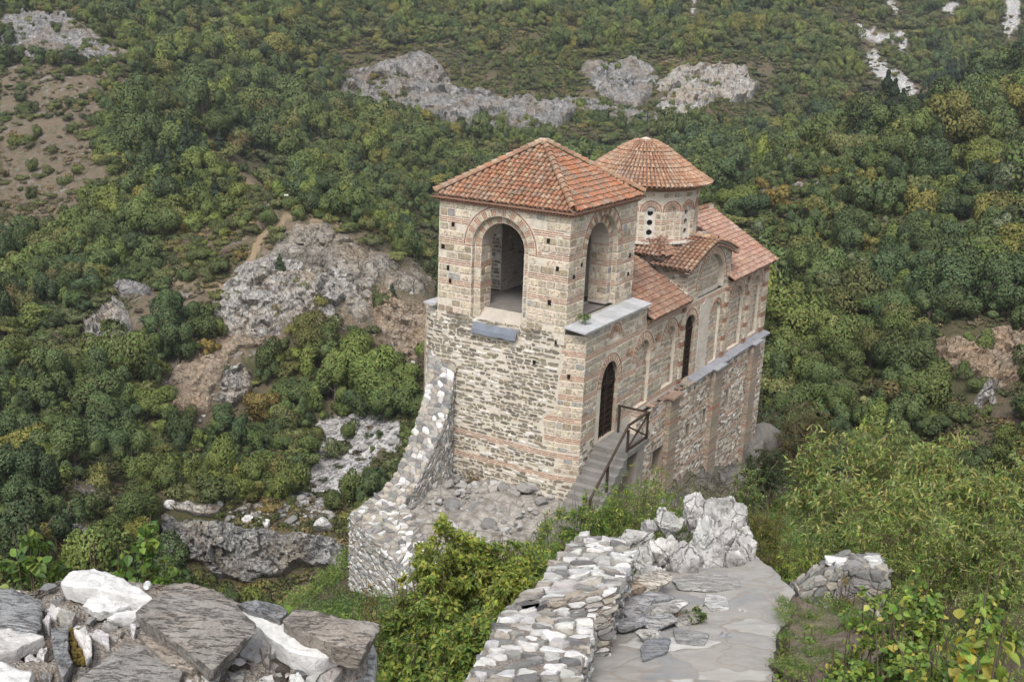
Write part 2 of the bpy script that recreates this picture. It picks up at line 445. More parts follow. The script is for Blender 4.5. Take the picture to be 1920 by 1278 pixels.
def grid_mesh(name, V, mats, parent=None, attr=None, smooth=True, faces_mask=None):
    r, c = V.shape[:2]
    idx = np.arange(r * c).reshape(r, c)
    F = np.stack([idx[:-1, :-1], idx[:-1, 1:], idx[1:, 1:], idx[1:, :-1]], -1).reshape(-1, 4)
    vv = V.reshape(-1, 3)
    if faces_mask is not None:
        F = F[faces_mask.ravel()]
        used = np.unique(F); remap = np.full(len(vv), -1); remap[used] = np.arange(len(used)); F = remap[F]; vv = vv[used]
        if attr is not None: attr = attr.reshape(-1, 4)[used]
    me = bpy.data.meshes.new(name)
    me.vertices.add(len(vv)); me.vertices.foreach_set('co', vv.astype(np.float32).ravel())
    me.loops.add(F.size); me.loops.foreach_set('vertex_index', F.astype(np.int32).ravel())
    me.polygons.add(len(F)); me.polygons.foreach_set('loop_start', np.arange(0, F.size, 4, dtype=np.int32))
    me.polygons.foreach_set('use_smooth', np.full(len(F), smooth))
    if not isinstance(mats, (list, tuple)): mats = [mats]
    for m in mats: me.materials.append(m)
    if attr is not None:
        a = me.attributes.new('zone', 'FLOAT_COLOR', 'POINT'); a.data.foreach_set('color', attr.astype(np.float32).ravel())
    me.update(calc_edges=True); me.validate()
    o = bpy.data.objects.new(name, me); COL.objects.link(o)
    if parent is not None: o.parent = parent
    return o

terrain = grid_mesh('terrain', np.stack([gX, gY, gZ], -1), MAT['ground'], attr=zone)
tag(terrain, kind='structure')
# ------------------------------------------------------------------ church
CH_LOC, CH_ROT = (1.829, 36.6215, 0.0), R(59.5714)
church = thing('church', CH_LOC, 'medieval stone and brick church with square belfry and round tiled dome on the rock', 'church', None, CH_ROT)
def cw(a, b, z):       # church frame -> world
    c, s = math.cos(CH_ROT), math.sin(CH_ROT)
    return np.array([CH_LOC[0] + a * c - b * s, CH_LOC[1] + a * s + b * c, z])

T_MORTAR = (0.60, 0.545, 0.46); T_STONE = (0.54, 0.465, 0.365); T_BRICK = (0.365, 0.215, 0.15); T_SLATE = (0.195, 0.175, 0.145)
T_WHITE = (0.62, 0.59, 0.55); T_OLIVE = (0.235, 0.205, 0.15)
WALLM = [MAT['mortar'], MAT['stone'], MAT['brick'], MAT['slate'], MAT['plaster']]
rw = random.Random(11)

def frame(O, U, N):
    O, U, N = (np.array(k, float) for k in (O, U, N))
    Z = np.array([0, 0, 1.0])
    return lambda u, v, d=0.0: O + u * U + v * Z + d * N

class Opening:
    def __init__(s, u0, u1, v0, vs, r=None, ring=0.0, jm=0.02):
        s.u0, s.u1, s.v0, s.vs = u0, u1, v0, vs
        s.c = (u0 + u1) / 2; s.w = (u1 - u0) / 2; s.r = s.w if r is None else r; s.ring = ring; s.jm = jm
    def top(s, u):
        if s.r <= 0: return s.vs
        k = max(0.0, 1 - ((u - s.c) / s.w) ** 2); return s.vs + s.r * math.sqrt(k)
    def us(s):
        if s.r <= 0: return [s.u0, s.u1]
        return [s.c - s.w * math.cos(math.pi * k / 14) for k in range(15)]
    def block(s, v0, v1):
        """u interval kept free of wall stones between heights v0 and v1"""
        if v1 < s.v0 - 0.01: return None
        if v0 <= s.vs:
            m = s.jm + (s.ring if v1 > s.vs else 0.0)
            return (s.u0 - m, s.u1 + m)
        q = s.r + s.ring
        if q <= 0: return None
        k = 1 - ((v0 - s.vs) / q) ** 2
        if k <= 0: return None
        m = (s.w + s.ring) * math.sqrt(k) + 0.01
        return (s.c - m, s.c + m)
    def outline(s):
        P = [(s.u0, s.v0)]
        P += [(u, s.top(u)) for u in s.us()] if s.r > 0 else [(s.u0, s.vs), (s.u1, s.vs)]
        return P + [(s.u1, s.v0)]

def panel(mb, fr, u0, u1, vb, vt, ops=(), d=0.0, mi=0, tint=T_MORTAR, extra=(), flip=False):
    """a wall face with its openings left out, cut into upright strips"""
    vtf = vt if callable(vt) else (lambda u: vt)
    vbf = vb if callable(vb) else (lambda u: vb)
    us = {round(u0, 4), round(u1, 4)} | {round(x, 4) for x in extra}
    for o in ops: us |= {round(x, 4) for x in o.us()}
    us = sorted(x for x in us if u0 - 1e-3 <= x <= u1 + 1e-3)
    for a, b in zip(us, us[1:]):
        if b - a < 1e-4: continue
        m = (a + b) / 2
        cur = (vbf(a), vbf(b))
        for o in sorted((o for o in ops if o.u0 - 1e-6 < m < o.u1 + 1e-6), key=lambda o: o.v0):
            if o.v0 > cur[0]: mb.quad(fr(a, cur[0], d), fr(b, cur[1], d), fr(b, o.v0, d), fr(a, o.v0, d), mi, tint)
            cur = (o.top(a), o.top(b))
        mb.quad(fr(a, cur[0], d), fr(b, cur[1], d), fr(b, vtf(b), d), fr(a, vtf(a), d), mi, tint)

def reveal(mb, fr, o, d0, d1, mi=0, tint=T_MORTAR, sill=True):
    P = o.outline()
    for (a, b), (c, e) in zip(P, P[1:]): mb.quad(fr(a, b, d0), fr(c, e, d0), fr(c, e, d1), fr(a, b, d1), mi, tint)
    if sill: mb.quad(fr(o.u0, o.v0, d0), fr(o.u1, o.v0, d0), fr(o.u1, o.v0, d1), fr(o.u0, o.v0, d1), mi, tint)

def stone_poly(mb, fr, pts, d, h, mi, tint):
    """a stone face standing h proud of the wall"""
    n = len(pts)
    cx = sum(p[0] for p in pts) / n; cy = sum(p[1] for p in pts) / n
    top = [fr(cx + (x - cx) * 0.93, cy + (y - cy) * 0.9, d + h) for x, y in pts]
    bot = [fr(x, y, d - 0.004) for x, y in pts]
    mb.add(top + bot, [tuple(range(n))] + [(i, n + i, n + (i + 1) % n, (i + 1) % n) for i in range(n)], mi, tint)

def free_spans(u0, u1, v0, v1, ops):
    sp = [(u0, u1)]
    for o in ops:
        bl = o.block(v0, v1)
        if not bl: continue
        nsp = []
        for a, b in sp:
            if bl[1] <= a or bl[0] >= b: nsp.append((a, b)); continue
            if bl[0] > a: nsp.append((a, bl[0]))
            if bl[1] < b: nsp.append((bl[1], b))
        sp = nsp
    return sp

def ashlar_row(mb, fr, u0, u1, v0, v1, d, rr, L=(0.24, 0.6), tint=T_STONE, drop=0.04, h=0.018):
    u = u0 + 0.012
    while u < u1 - 0.06:
        l = min(rr.uniform(*L), u1 - 0.012 - u)
        if u1 - (u + l) < 0.1: l = u1 - 0.012 - u
        if l > 0.05 and rr.random() > drop:
            j = lambda s=0.014: rr.uniform(-s, s)
            e = u + l - 0.028; c = min(0.03, l * 0.2)
            lo, hi = v0 + 0.014 + abs(j()), v1 - 0.014 - abs(j())
            pts = [(u + c, lo + j(.006)), (e - c, lo + j(.006)), (e, lo + c), (e + j(), hi - c), (e - c, hi + j(.008)), (u + c, hi + j(.008)), (u, hi - c), (u, lo + c)]
            q = rr.random()
            t = vary(tint, 0.2, rr)
            if q < 0.14: t = vary((0.36, 0.30, 0.22), 0.15, rr)
            elif q < 0.22: t = vary((0.33, 0.32, 0.30), 0.15, rr)
            stone_poly(mb, fr, pts, d, h * rr.uniform(0.6, 1.5), 1, t)
        u += l

def brick_row(mb, fr, u0, u1, v0, v1, d, rr, drop=0.03, L=(0.2, 0.36), h=0.010):
    u = u0 + 0.004
    while u < u1 - 0.03:
        l = min(rr.uniform(*L), u1 - u)
        if u1 - (u + l) < 0.08: l = u1 - u
        if l > 0.03 and rr.random() > drop:
            e = u + l - 0.02; a = rr.uniform(-.005, .005)
            stone_poly(mb, fr, [(u, v0 + a), (e, v0 - a), (e, v1 - a), (u, v1 + a)], d, h, 2, vary(T_BRICK, 0.22, rr))
        u += l

def slate_row(mb, fr, u0, u1, v0, v1, d, rr, drop=0.16, L=(0.14, 0.6), light=0.1, pal=None, tilt=0.05, wave=None, thin=(0.45, 1.0), h=0.02):
    u = u0 + rr.uniform(0, 0.1)
    H = v1 - v0
    while u < u1 - 0.08:
        l = min(rr.uniform(*L) * rr.uniform(0.6, 1.1), u1 - u)
        if l < 0.07: break
        if rr.random() > drop:
            hh = H * rr.uniform(*thin); o = v0 + (H - hh) * rr.random() + (wave(u) if wave else 0)
            e = u + l - rr.uniform(0.012, 0.05); ti = rr.uniform(-tilt, tilt) * (e - u)
            j = lambda s=0.16: rr.uniform(-s, s) * hh
            k1, k2 = rr.uniform(0.05, 0.35) * (e - u), rr.uniform(0.05, 0.35) * (e - u)
            pts = [(u + k1 * .5, o + j()), (e - k2, o + ti + j()), (e, o + ti + hh * rr.uniform(.3, .6)), (e - k1 * .6, o + ti + hh + j()), (u + k2, o + hh + j()), (u, o + hh * rr.uniform(.35, .7))]
            q = rr.random()
            if q < light: t = vary(T_WHITE, 0.12, rr)
            elif pal: t = vary(rr.choice(pal), 0.25, rr)
            else: t = vary(T_SLATE if q < 0.65 else T_OLIVE, 0.3, rr)
            stone_poly(mb, fr, pts, d, h * rr.uniform(0.5, 1.6), 3, t)
        u += l

def courses(mb, fr, u0, u1, rows, ops, rr, d=0.0, vtf=None, **kw):
    """rows: (v0, v1, kind[, ulo, uhi])"""
    for row in rows:
        v0, v1, kind = row[:3]
        lo, hi = (max(u0, row[3]), min(u1, row[4])) if len(row) > 3 else (u0, u1)
        for a, b in free_spans(lo, hi, v0, v1, ops):
            if vtf:                      # keep below a shaped top edge
                g = [a + (b - a) * k / 40 for k in range(41)]
                ok = [x for x in g if vtf(x) > v1 + 0.02]
                if not ok: continue
                a, b = ok[0], ok[-1]
            if b - a < 0.05: continue
            if kind == 'a': ashlar_row(mb, fr, a, b, v0, v1, d, rr, **kw.get('a', {}))
            elif kind == 'b': brick_row(mb, fr, a, b, v0, v1, d, rr)
            else: slate_row(mb, fr, a, b, v0, v1, d, rr, **kw.get('s', {}))

def band(z, n=3, pitch=0.075, th=0.038):        # n brick courses whose lowest lies at z
    return [(z + k * pitch, z + k * pitch + th, 'b') for k in range(n)]

def between(z0, z1, kind, h):                   # fill a height with courses about h tall
    n = max(1, round((z1 - z0) / h)); s = (z1 - z0) / n
    return [(z0 + k * s, z0 + (k + 1) * s, kind) for k in range(n)]

def ring(mb, fr, o, t0, t1, d, rr, pattern='mix', h=0.016, th_lim=(0.0, 1.0), edge=None):
    """radial stones and bricks between t0 and t1 outside an opening's arch"""
    wm, rm = o.w + (t0 + t1) / 2, o.r + (t0 + t1) / 2
    total = math.pi * (wm + rm) / 2
    pos = lambda t, s: (o.c - (o.w + t) * math.cos(s * math.pi), o.vs + (o.r + t) * math.sin(s * math.pi))
    s = th_lim[0] * total; k = 0; lim = th_lim[1] * total
    while s < lim - 0.03:
        if pattern == 'brick': l, mi = 0.045, 2
        elif pattern == 'half': l, mi = (0.05, 2) if k % 2 == 0 else (0.075, 1)
        else: l, mi = (rr.uniform(0.13, 0.2), 1) if k % 4 == 0 else (0.042, 2)
        l = min(l, lim - s); g = 0.027 if pattern != 'half' else 0.02
        a0, a1 = s / total, (s + l) / total
        x0, x1 = t0 + 0.008, t1 - rr.uniform(0.005, 0.03)
        t = vary(T_BRICK, 0.2, rr) if mi == 2 else vary(T_STONE, 0.15, rr)
        stone_poly(mb, fr, [pos(x0, a0), pos(x1, a0), pos(x1, a1), pos(x0, a1)][::-1], d, h, mi, t)
        s += l + g; k += 1
    if edge:
        n = 22
        for i in range(n):
            a0, a1 = th_lim[0] + (th_lim[1] - th_lim[0]) * i / n, th_lim[0] + (th_lim[1] - th_lim[0]) * (i + 0.96) / n
            stone_poly(mb, fr, [pos(edge, a0), pos(edge + 0.042, a0), pos(edge + 0.042, a1), pos(edge, a1)][::-1], d, 0.02, 2, vary((0.3, 0.16, 0.11), 0.15, rr))

def holes(mb, fr, lst, d=0.0):
    for (u, v) in lst:        # putlog holes: near-black patches on the wall face paint the shade inside
        w, hgt = rw.uniform(.1, .15), rw.uniform(.13, .19)
        for (a, b, c, e) in ((u, v, u + w, v), (u + w, v, u + w, v + hgt), (u + w, v + hgt, u, v + hgt), (u, v + hgt, u, v)):
            mb.quad(fr(a, b, d + .03), fr(c, e, d + .03), fr(c, e, d + .006), fr(a, b, d + .006), 3, (0.05, 0.04, 0.035))
        mb.quad(fr(u, v, d + .026), fr(u + w, v, d + .026), fr(u + w, v + hgt, d + .026), fr(u, v + hgt, d + .026), 3, (0.012, 0.01, 0.009))

# ---- belfry (upper storey of the west tower) ----------------------
AT = BT = 5.4
ZS, ZW = 2.62, 6.82
belfry = MB()
fW = frame((0, 0, 0), (0, 1, 0), (-1, 0, 0)); fS = frame((0, 0, 0), (1, 0, 0), (0, -1, 0))
fN = frame((0, BT, 0), (1, 0, 0), (0, 1, 0)); fE = frame((AT, 0, 0), (0, 1, 0), (1, 0, 0))
BANDS = [3.68, 4.45, 5.22, 5.98]
def tower_rows():
    rows = between(ZS, BANDS[0] - .02, 'a', 0.26)
    for i, z in enumerate(BANDS):
        rows += band(z)
        rows += between(z + .215, (BANDS[i + 1] - .02) if i < 3 else ZW - 0.02, 'a', 0.275)
    return rows
def tower_side(fr, L, c, v0, w1, w2, rr, detail=True, edge=0.36):
    oA = Opening(c - w1, c + w1, v0, 5.27, None, ring=edge if detail else 0)
    oB = Opening(c - w2, c + w2, v0, 5.27, None, ring=w1 - w2)
    panel(belfry, fr, 0, L, ZS - 0.4, ZW, [oA])
    reveal(belfry, fr, oA, 0, -.2, sill=False)
    oA2 = Opening(c - w1, c + w1, v0, 5.27)
    # recessed order: the ring between the two arches
    P, Q = oA2.outline(), oB.outline()
    for i in range(len(P) - 1):
        belfry.quad(fr(*P[i], -.2), fr(*P[i + 1], -.2), fr(*Q[i + 1], -.2), fr(*Q[i], -.2), 0, T_MORTAR)
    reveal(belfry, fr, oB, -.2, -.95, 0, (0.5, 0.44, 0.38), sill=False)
    if detail:
        courses(belfry, fr, 0, L, tower_rows(), [oA], rr)
        ring(belfry, fr, oA, 0.0, edge - 0.07, 0.0, rr, edge=edge - 0.05)
        ring(belfry, fr, oB, 0.0, w1 - w2 - .01, -.2, rr)
        jr = [r for r in tower_rows() if r[1] < 5.28 and r[0] > v0]
        for (x0, x1) in ((c - w1 + .01, c - w2 - .005), (c + w2 + .005, c + w1 - .01)):
            courses(belfry, fr, x0, x1, jr, [], rr, d=-.2)
        # stones up the inner jambs
        for sgn in (-1, 1):
            U0 = c + sgn * w2
            fj = lambda u, v, d=0.0, U0=U0, sgn=sgn: fr(U0 - sgn * d, v, -.2 - u)
            courses(belfry, fj, 0, .75, jr, [], rr, a={'L': (0.2, 0.5)})
            fo = lambda u, v, d=0.0, U0=c + sgn * w1, sgn=sgn: fr(U0 - sgn * d, v, -u)
            courses(belfry, fo, 0, .2, [r for r in tower_rows() if r[1] < 5.28 and r[0] > v0], [], rr, a={'L': (0.15, 0.2)})
    if not detail:      # rough stones lining the plain openings
        for sgn in (-1, 1):
            fj = lambda u, v, d=0.0, U0=c + sgn * w2, sgn=sgn: fr(U0 - sgn * d, v, -.2 - u)
            courses(belfry, fj, 0, .75, between(v0, 5.2, 's', .15), [], rr, s={'drop': .08, 'light': .2})
    return oA, oB
rr = random.Random(5)
oWA, oWB = tower_side(fW, BT, 2.78, 2.3, 1.17, 0.9, rr)
oSA, oSB = tower_side(fS, AT, 2.58, 3.0, 1.27, 0.95, rr)
tower_side(fN, AT, 2.0, 3.0, 1.05, 0.9, rr, detail=False)
tower_side(fE, BT, 3.2, 2.95, 1.4, 1.28, rr, detail=False)
holes(belfry, fW, [(4.72, 5.84), (5.12, 4.97), (0.76, 5.75), (0.36, 4.83), (0.6, 3.58), (4.8, 3.74), (4.9, 4.2)])
holes(belfry, fS, [(0.35, 4.55), (4.9, 5.75), (4.9, 4.6), (0.9, 4.9), (4.85, 3.9)])
# slaty rubble at the foot of the south-east pier and inside faces
for fr, L in ((fW, BT), (fS, AT), (fN, AT), (fE, BT)):
    c = {fW: 2.78, fS: 2.58, fN: 2.0, fE: 3.2}[fr]; w = {fW: .9, fS: .95, fN: .9, fE: 1.28}[fr]
    oi = Opening(c - w, c + w, {fW: 2.9, fS: 3.0, fN: 2.96, fE: 2.96}[fr], 5.27)
    panel(belfry, fr, .9, L - .9, 2.9, ZW, [oi], d=-.95, tint=(0.38, 0.34, 0.3))  # mortar tint lowered here to paint in the shade inside the belfry
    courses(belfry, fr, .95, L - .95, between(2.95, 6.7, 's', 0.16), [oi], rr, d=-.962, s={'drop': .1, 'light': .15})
belfry.quad((.9, .9, ZW - .05), (4.5, .9, ZW - .05), (4.5, 4.5, ZW - .05), (.9, 4.5, ZW - .05), 0, (0.3, 0.26, 0.22))
belfry.quad((4.62, 1.7, 2.9), (4.62, 4.6, 2.9), (4.62, 4.6, 6.6), (4.62, 1.7, 6.6), 3, (0.03, 0.025, 0.02))  # near-black sheet paints the darkness in the inner doorway
# a pale plastered pier just inside the south arch
belfry.box((4.4, 1.35, 4.35), (.14, .8, 2.8), 4, (0.42, 0.38, 0.32))
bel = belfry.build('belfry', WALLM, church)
fl = MB()
fl.quad((.55, .2, 2.93), (4.9, .2, 2.93), (4.9, 5.2, 2.93), (.55, 5.2, 2.93), 0, (0.19, 0.175, 0.16))  # dark floor tint carries the interior shade seen through the arches
fl.build('belfry_floor', MAT['concrete'], bel)
# sloping sill and lead apron under the west arch
s = MB()
s.add([(.55, 1.9, 2.93), (.55, 3.66, 2.93), (-.02, 3.72, 2.42), (-.02, 1.86, 2.5), (.55, 1.9, 2.2), (.55, 3.66, 2.2), (-.02, 3.72, 2.1), (-.02, 1.86, 2.1)],
      ((0, 1, 2, 3), (3, 2, 6, 7), (0, 3, 7, 4), (1, 5, 6, 2)), 0, (0.42, 0.38, 0.33))
s.build('arch_sill', MAT['mortar'], bel)
s = MB()
g = [(.12, 2.58), (-.05, 2.42), (-.16, 2.24), (-.2, 2.08)]
for i in range(3):
    for k in range(6):
        b0, b1 = 1.88 + k * .315, 1.88 + (k + 1) * .315
        w = lambda q, i_: 0.012 * math.sin(q * 7 + i_)
        s.quad((g[i][0], b0, g[i][1] + w(b0, i)), (g[i][0], b1, g[i][1] + w(b1, i)), (g[i + 1][0], b1, g[i + 1][1] + w(b1, i + 1)), (g[i + 1][0], b0, g[i + 1][1] + w(b0, i + 1)), 0, (0.16, 0.18, 0.215))
s.build('lead_apron', MAT['lead'], bel)

# ---- lower west wall -----------------------------------------------
def curve_w(b):
    t = max(0.0, (0.75 - b) / 1.46); q = max(0.0, (b - 5.0) / 1.1)
    return 0.26 * t * t + 0.3 * q * q
fLW = lambda u, v, d=0.0: np.array([curve_w(u) - d, u, v])
west = MB()
WB0, WB1 = -.714, 6.1
xs = [WB0 + (WB1 - WB0) * k / 24 for k in range(25)]
vt = lambda b: 2.62 if b > 0.02 else 2.74
panel(west, fLW, WB0, WB1, -6.5, 2.62, [], extra=xs)
rr = random.Random(8)
z = -6.4
full_bands = [-2.83, -1.98]
corner_b = [1.85, .95, .22, -.62, -1.4]
edge_at = lambda z: 0.35 + 0.55 * vnoise(np.array([z * 1.3]), np.array([3.3]), None, 4)[0]
while z < 2.58:
    fb = next((q for q in full_bands if abs(z - q) < 0.06), None)
    if fb is not None:
        for r in band(z, 3, .068, .036): courses(west, fLW, WB0, WB1, [r], [], rr)
        z += 0.215; full_bands.remove(fb); continue
    h = rr.uniform(0.075, 0.135)
    e = edge_at(z) if z > -3 else -0.75
    ph = rr.random() * 9
    wv = lambda u, ph=ph: 0.03 * math.sin(u * 1.1 + ph) + 0.012 * math.sin(u * 3 + ph)
    courses(west, fLW, e, WB1, [(z, z + h, 's')], [], rr, s={'drop': .1, 'light': .13, 'wave': wv, 'thin': (0.45, .82), 'L': (.12, .55)})
    z += h
rows = []
for i, q in enumerate(sorted(corner_b)):
    rows += band(q, 3, .07, .04)
cb = sorted(corner_b)
for i, q in enumerate(cb):
    nx = cb[i + 1] if i + 1 < len(cb) else 2.6
    rows += between(q + .21, nx - .02, 'a', 0.24)
rows += between(-1.75, -1.42, 'a', .17) + between(-2.6, -2.0, 'a', .2)
for r in rows: courses(west, fLW, WB0, edge_at(r[0]) - .02, [r], [], rr, a={'L': (.2, .45)})
holes(west, fLW, [(1.1, 1.33), (-.25, 1.02), (.25, 2.2)])
west.quad((curve_w(WB0), WB0, 2.6), (AT, WB0, 2.6), (AT, 6.1, 2.6), (curve_w(6.1), 6.1, 2.6), 0, T_MORTAR)
west.build('west_wall', WALLM, church)

# slabs on the ledges beside the belfry
sl = MB()
n = 7
for k in range(n):
    a0, a1 = -.12 + k * (5.62 / n), -.12 + (k + 1) * (5.62 / n) - .012
    z0, z1 = 2.93, 2.84
    t = vary((0.43, 0.435, 0.45), .1, rw)
    sl.add([(a0, -.02, z0), (a1, -.02, z0), (a1, -.86, z1), (a0, -.86, z1), (a0, -.02, z0 - .06), (a1, -.02, z0 - .06), (a1, -.86, z1 - .06), (a0, -.86, z1 - .06)],
           ((0, 3, 2, 1), (3, 7, 6, 2), (0, 4, 7, 3), (1, 2, 6, 5), (4, 5, 6, 7)), 0, t)
sl.build('ledge_slab', MAT['lead'], church)
sl = MB(); sl.box((2.6, 5.68, 2.86), (5.5, .5, .07), 0, (0.4, 0.4, 0.41)); sl.build('ledge_slab', MAT['lead'], church)

# ---- south wall, upper part ----------------------------------------
SB = -.714; L = 20.26
fU = frame((0, SB, 0), (1, 0, 0), (0, -1, 0))
def gable(a):
    k = abs(a - 12.0) / 2.6
    return 3.35 + 0.72 * math.sqrt(max(0, 1 - k * k)) if k < 1 else 2.2
def s_top(a):
    if a < 5.4: return 2.74
    if a <= 9.4 or a >= 14.6: return 2.12
    return gable(a)
door1 = Opening(1.72, 3.1, -1.74, .35, .85, ring=.34); door1.jm = .3
nich0 = Opening(2.42, 2.92, 1.98, 2.1, .25, ring=.28)
nich1 = Opening(4.72, 6.0, -1.35, .62, .72, ring=.38)
nich2 = Opening(7.4, 8.55, -1.2, .72, .64, ring=.36)
door2 = Opening(9.42, 10.75, -1.5, .75, .66, ring=.3)
nich3 = Opening(12.7, 13.65, -1.4, .95, .45, ring=.2)
nich4 = Opening(15.1, 16.75, -1.35, .95, .68, ring=.36)
nich5 = Opening(18.0, 19.2, -1.3, 1.1, .58, ring=.36)
OPS = [door1, nich0, nich1, nich2, door2, nich3, nich4, nich5]
big = Opening(10.75, 13.75, 2.0, 2.35, 1.35, ring=.34)
south = MB()
a0 = curve_w(SB)
panel(south, fU, a0, 5.4, -4.6, 2.74, [door1, nich0, nich1], extra=[])
panel(south, fU, 5.4, 9.4, -1.62, 2.12, [nich1, nich2])
panel(south, fU, 9.4, 14.6, -1.62, lambda a: max(2.12, gable(a)) if 9.4 < a < 14.6 else 2.6, [door2, nich3, big], extra=[9.4 + .2 * k for k in range(27)])
panel(south, fU, 14.6, L, -1.62, 2.12, [nich4, nich5])
south.quad((L, SB, -9), (L, 6.1, -9), (L, 6.1, 2.12), (L, SB, 2.12), 0, T_MORTAR)
rr = random.Random(21)
sb = [-1.4, -.62, .22, .95, 1.72]
rows = []
for i, q in enumerate(sb):
    rows += band(q, 3, .068, .034)
    nx = sb[i + 1] if i + 1 < len(sb) else 2.68
    rows += between(q + .205, nx - .02, 'a', 0.235)
pale = {'a': {'tint': (0.44, 0.385, 0.31), 'L': (.2, .5)}}
courses(south, fU, a0, 5.36, rows, OPS, rr, **pale)
courses(south, fU, a0, 1.6, between(-4.4, -1.45, 's', .14), [door1], rr, s={'drop': .2, 'light': .1})
low = [r for r in rows if r[1] < 2.1]
courses(south, fU, 5.4, 11.15, low, OPS, rr, **pale)
courses(south, fU, 12.35, L, low, OPS, rr, **pale)
courses(south, fU, 11.15, 12.35, [r for r in low if r[0] > 1.5], OPS, rr, **pale)
up = between(2.12, 2.5, 'a', .2) + band(2.55, 2) + between(2.72, 4.0, 'a', .22)
courses(south, fU, 9.45, 14.55, up, [big], rr, vtf=lambda a: gable(a) - .02, **pale)
# blind niches: recessed back with courses, radial bricks round the head
for o, dep, pat in ((nich0, .08, 'brick'), (nich1, .17, 'mix'), (nich2, .17, 'mix'), (nich3, .1, 'brick'), (nich4, .17, 'mix'), (nich5, .17, 'mix')):
    reveal(south, fU, o, 0, -dep)
    panel(south, fU, o.u0, o.u1, o.v0, lambda a, o=o: o.top(a), [], d=-dep, extra=o.us())
    courses(south, fU, o.u0, o.u1, [r for r in low if r[0] > o.v0 - .02], [], rr, d=-dep, vtf=lambda a, o=o: o.top(a) - .02 if o.u0 < a < o.u1 else -9, **pale)
    ring(south, fU, o, 0, o.ring - .07, 0, rr, 'brick' if pat == 'brick' else 'half', edge=o.ring - .05)
    if dep > .12:       # a second, inner order
        oi = Opening(o.u0 + .2, o.u1 - .2, o.v0, o.vs, o.r - .2)
        ring(south, fU, oi, 0, .17, -dep + .005, rr, 'half', h=.05)
        for x in (o.u0, o.u1 - .17): courses(south, fU, x + .01, x + .17, [r for r in low if r[1] < o.vs and r[0] > o.v0], [], rr, d=-dep + .05, **pale)
reveal(south, fU, big, 0, -.22, sill=False)
panel(south, fU, big.u0, big.u1, 1.9, lambda a: big.top(a), [], d=-.22, extra=big.us())
courses(south, fU, big.u0, big.u1, [r for r in rows + up if r[0] > 1.95] + between(3.2, 3.7, 'a', .22), [], rr, d=-.22, vtf=lambda a: big.top(a) - .03 if big.u0 < a < big.u1 else -9, **pale)
ring(south, fU, big, 0, .28, 0, rr, 'half', edge=.3)
# herring-bone brick fans between the niches
for (u, v) in ((3.95, 1.0), (6.65, 1.0), (8.98, 1.05), (17.3, 1.25), (14.65, 1.3)):
    for k in range(7):
        an = R(35 + k * 18); l = .26
        x, y = u + .12 * math.cos(an), v + .12 * math.sin(an); nx, ny = -math.sin(an) * .016, math.cos(an) * .016
        ex, ey = u + (.12 + l) * math.cos(an), v + (.12 + l) * math.sin(an)
        stone_poly(south, fU, [(x - nx, y - ny), (ex - nx, ey - ny), (ex + nx, ey + ny), (x + nx, y + ny)], 0.012, .02, 2, vary(T_BRICK, .2, rr))
# doors' arches and jambs
for o, dp in ((door1, .2), (door2, .22)):
    ring(south, fU, o, 0, o.ring - .07, 0, rr, 'half' if o is door2 else 'half', edge=o.ring - .05)
    reveal(south, fU, o, 0, -dp, 0, (0.4, 0.33, 0.26))
    for U0, sgn in ((o.u0, -1), (o.u1, 1)):
        fj = lambda u, v, d=0.0, U0=U0, sgn=sgn: fU(U0 - sgn * d, v, -u)
        courses(south, fj, 0.02, dp, [r for r in low if r[0] > o.v0 and r[1] < o.vs], [], rr, **pale)
# stepped jamb stones right of door 1
courses(south, fU, 3.12, 3.4, [r for r in low if r[0] > -1.7 and r[1] < .4], [], rr, d=.02, **pale)
# brick string under the nave eaves
for k in range(2): courses(south, fU, 5.4, 9.5, [(1.93 + k * .07, 1.97 + k * .07, 'b')], [], rr, d=.02)
# plaster patch
pp = [(11.1, -1.1), (11.25, .3), (11.05, 1.1), (11.2, 1.62), (11.5, 1.6), (11.7, 1.85), (12.3, 1.7), (12.45, 1.3), (12.2, .9), (12.35, .1), (12.15, -.5), (12.4, -1.0), (11.8, -1.32), (11.4, -1.25)]
south.add([fU(x, y, .02) for x, y in pp] + [fU(x, y, -.01) for x, y in pp], [tuple(range(14))] + [(i, 14 + i, 14 + (i + 1) % 14, (i + 1) % 14) for i in range(14)], 4, (0.6, 0.55, 0.48))
# upper pilaster strips
for (x0, x1) in ((14.15, 14.5), (17.15, 17.5), (19.6, 20.2), (9.02, 9.35)):
    for r in low:
        south.box(fU((x0 + x1) / 2, (r[0] + r[1]) / 2, .05), (x1 - x0, .12, max(.03, r[1] - r[0] - .02)), 2 if r[2] == 'b' else 1, vary(T_BRICK if r[2] == 'b' else T_STONE, .15, rr))
sw = south.build('south_wall', WALLM, church)

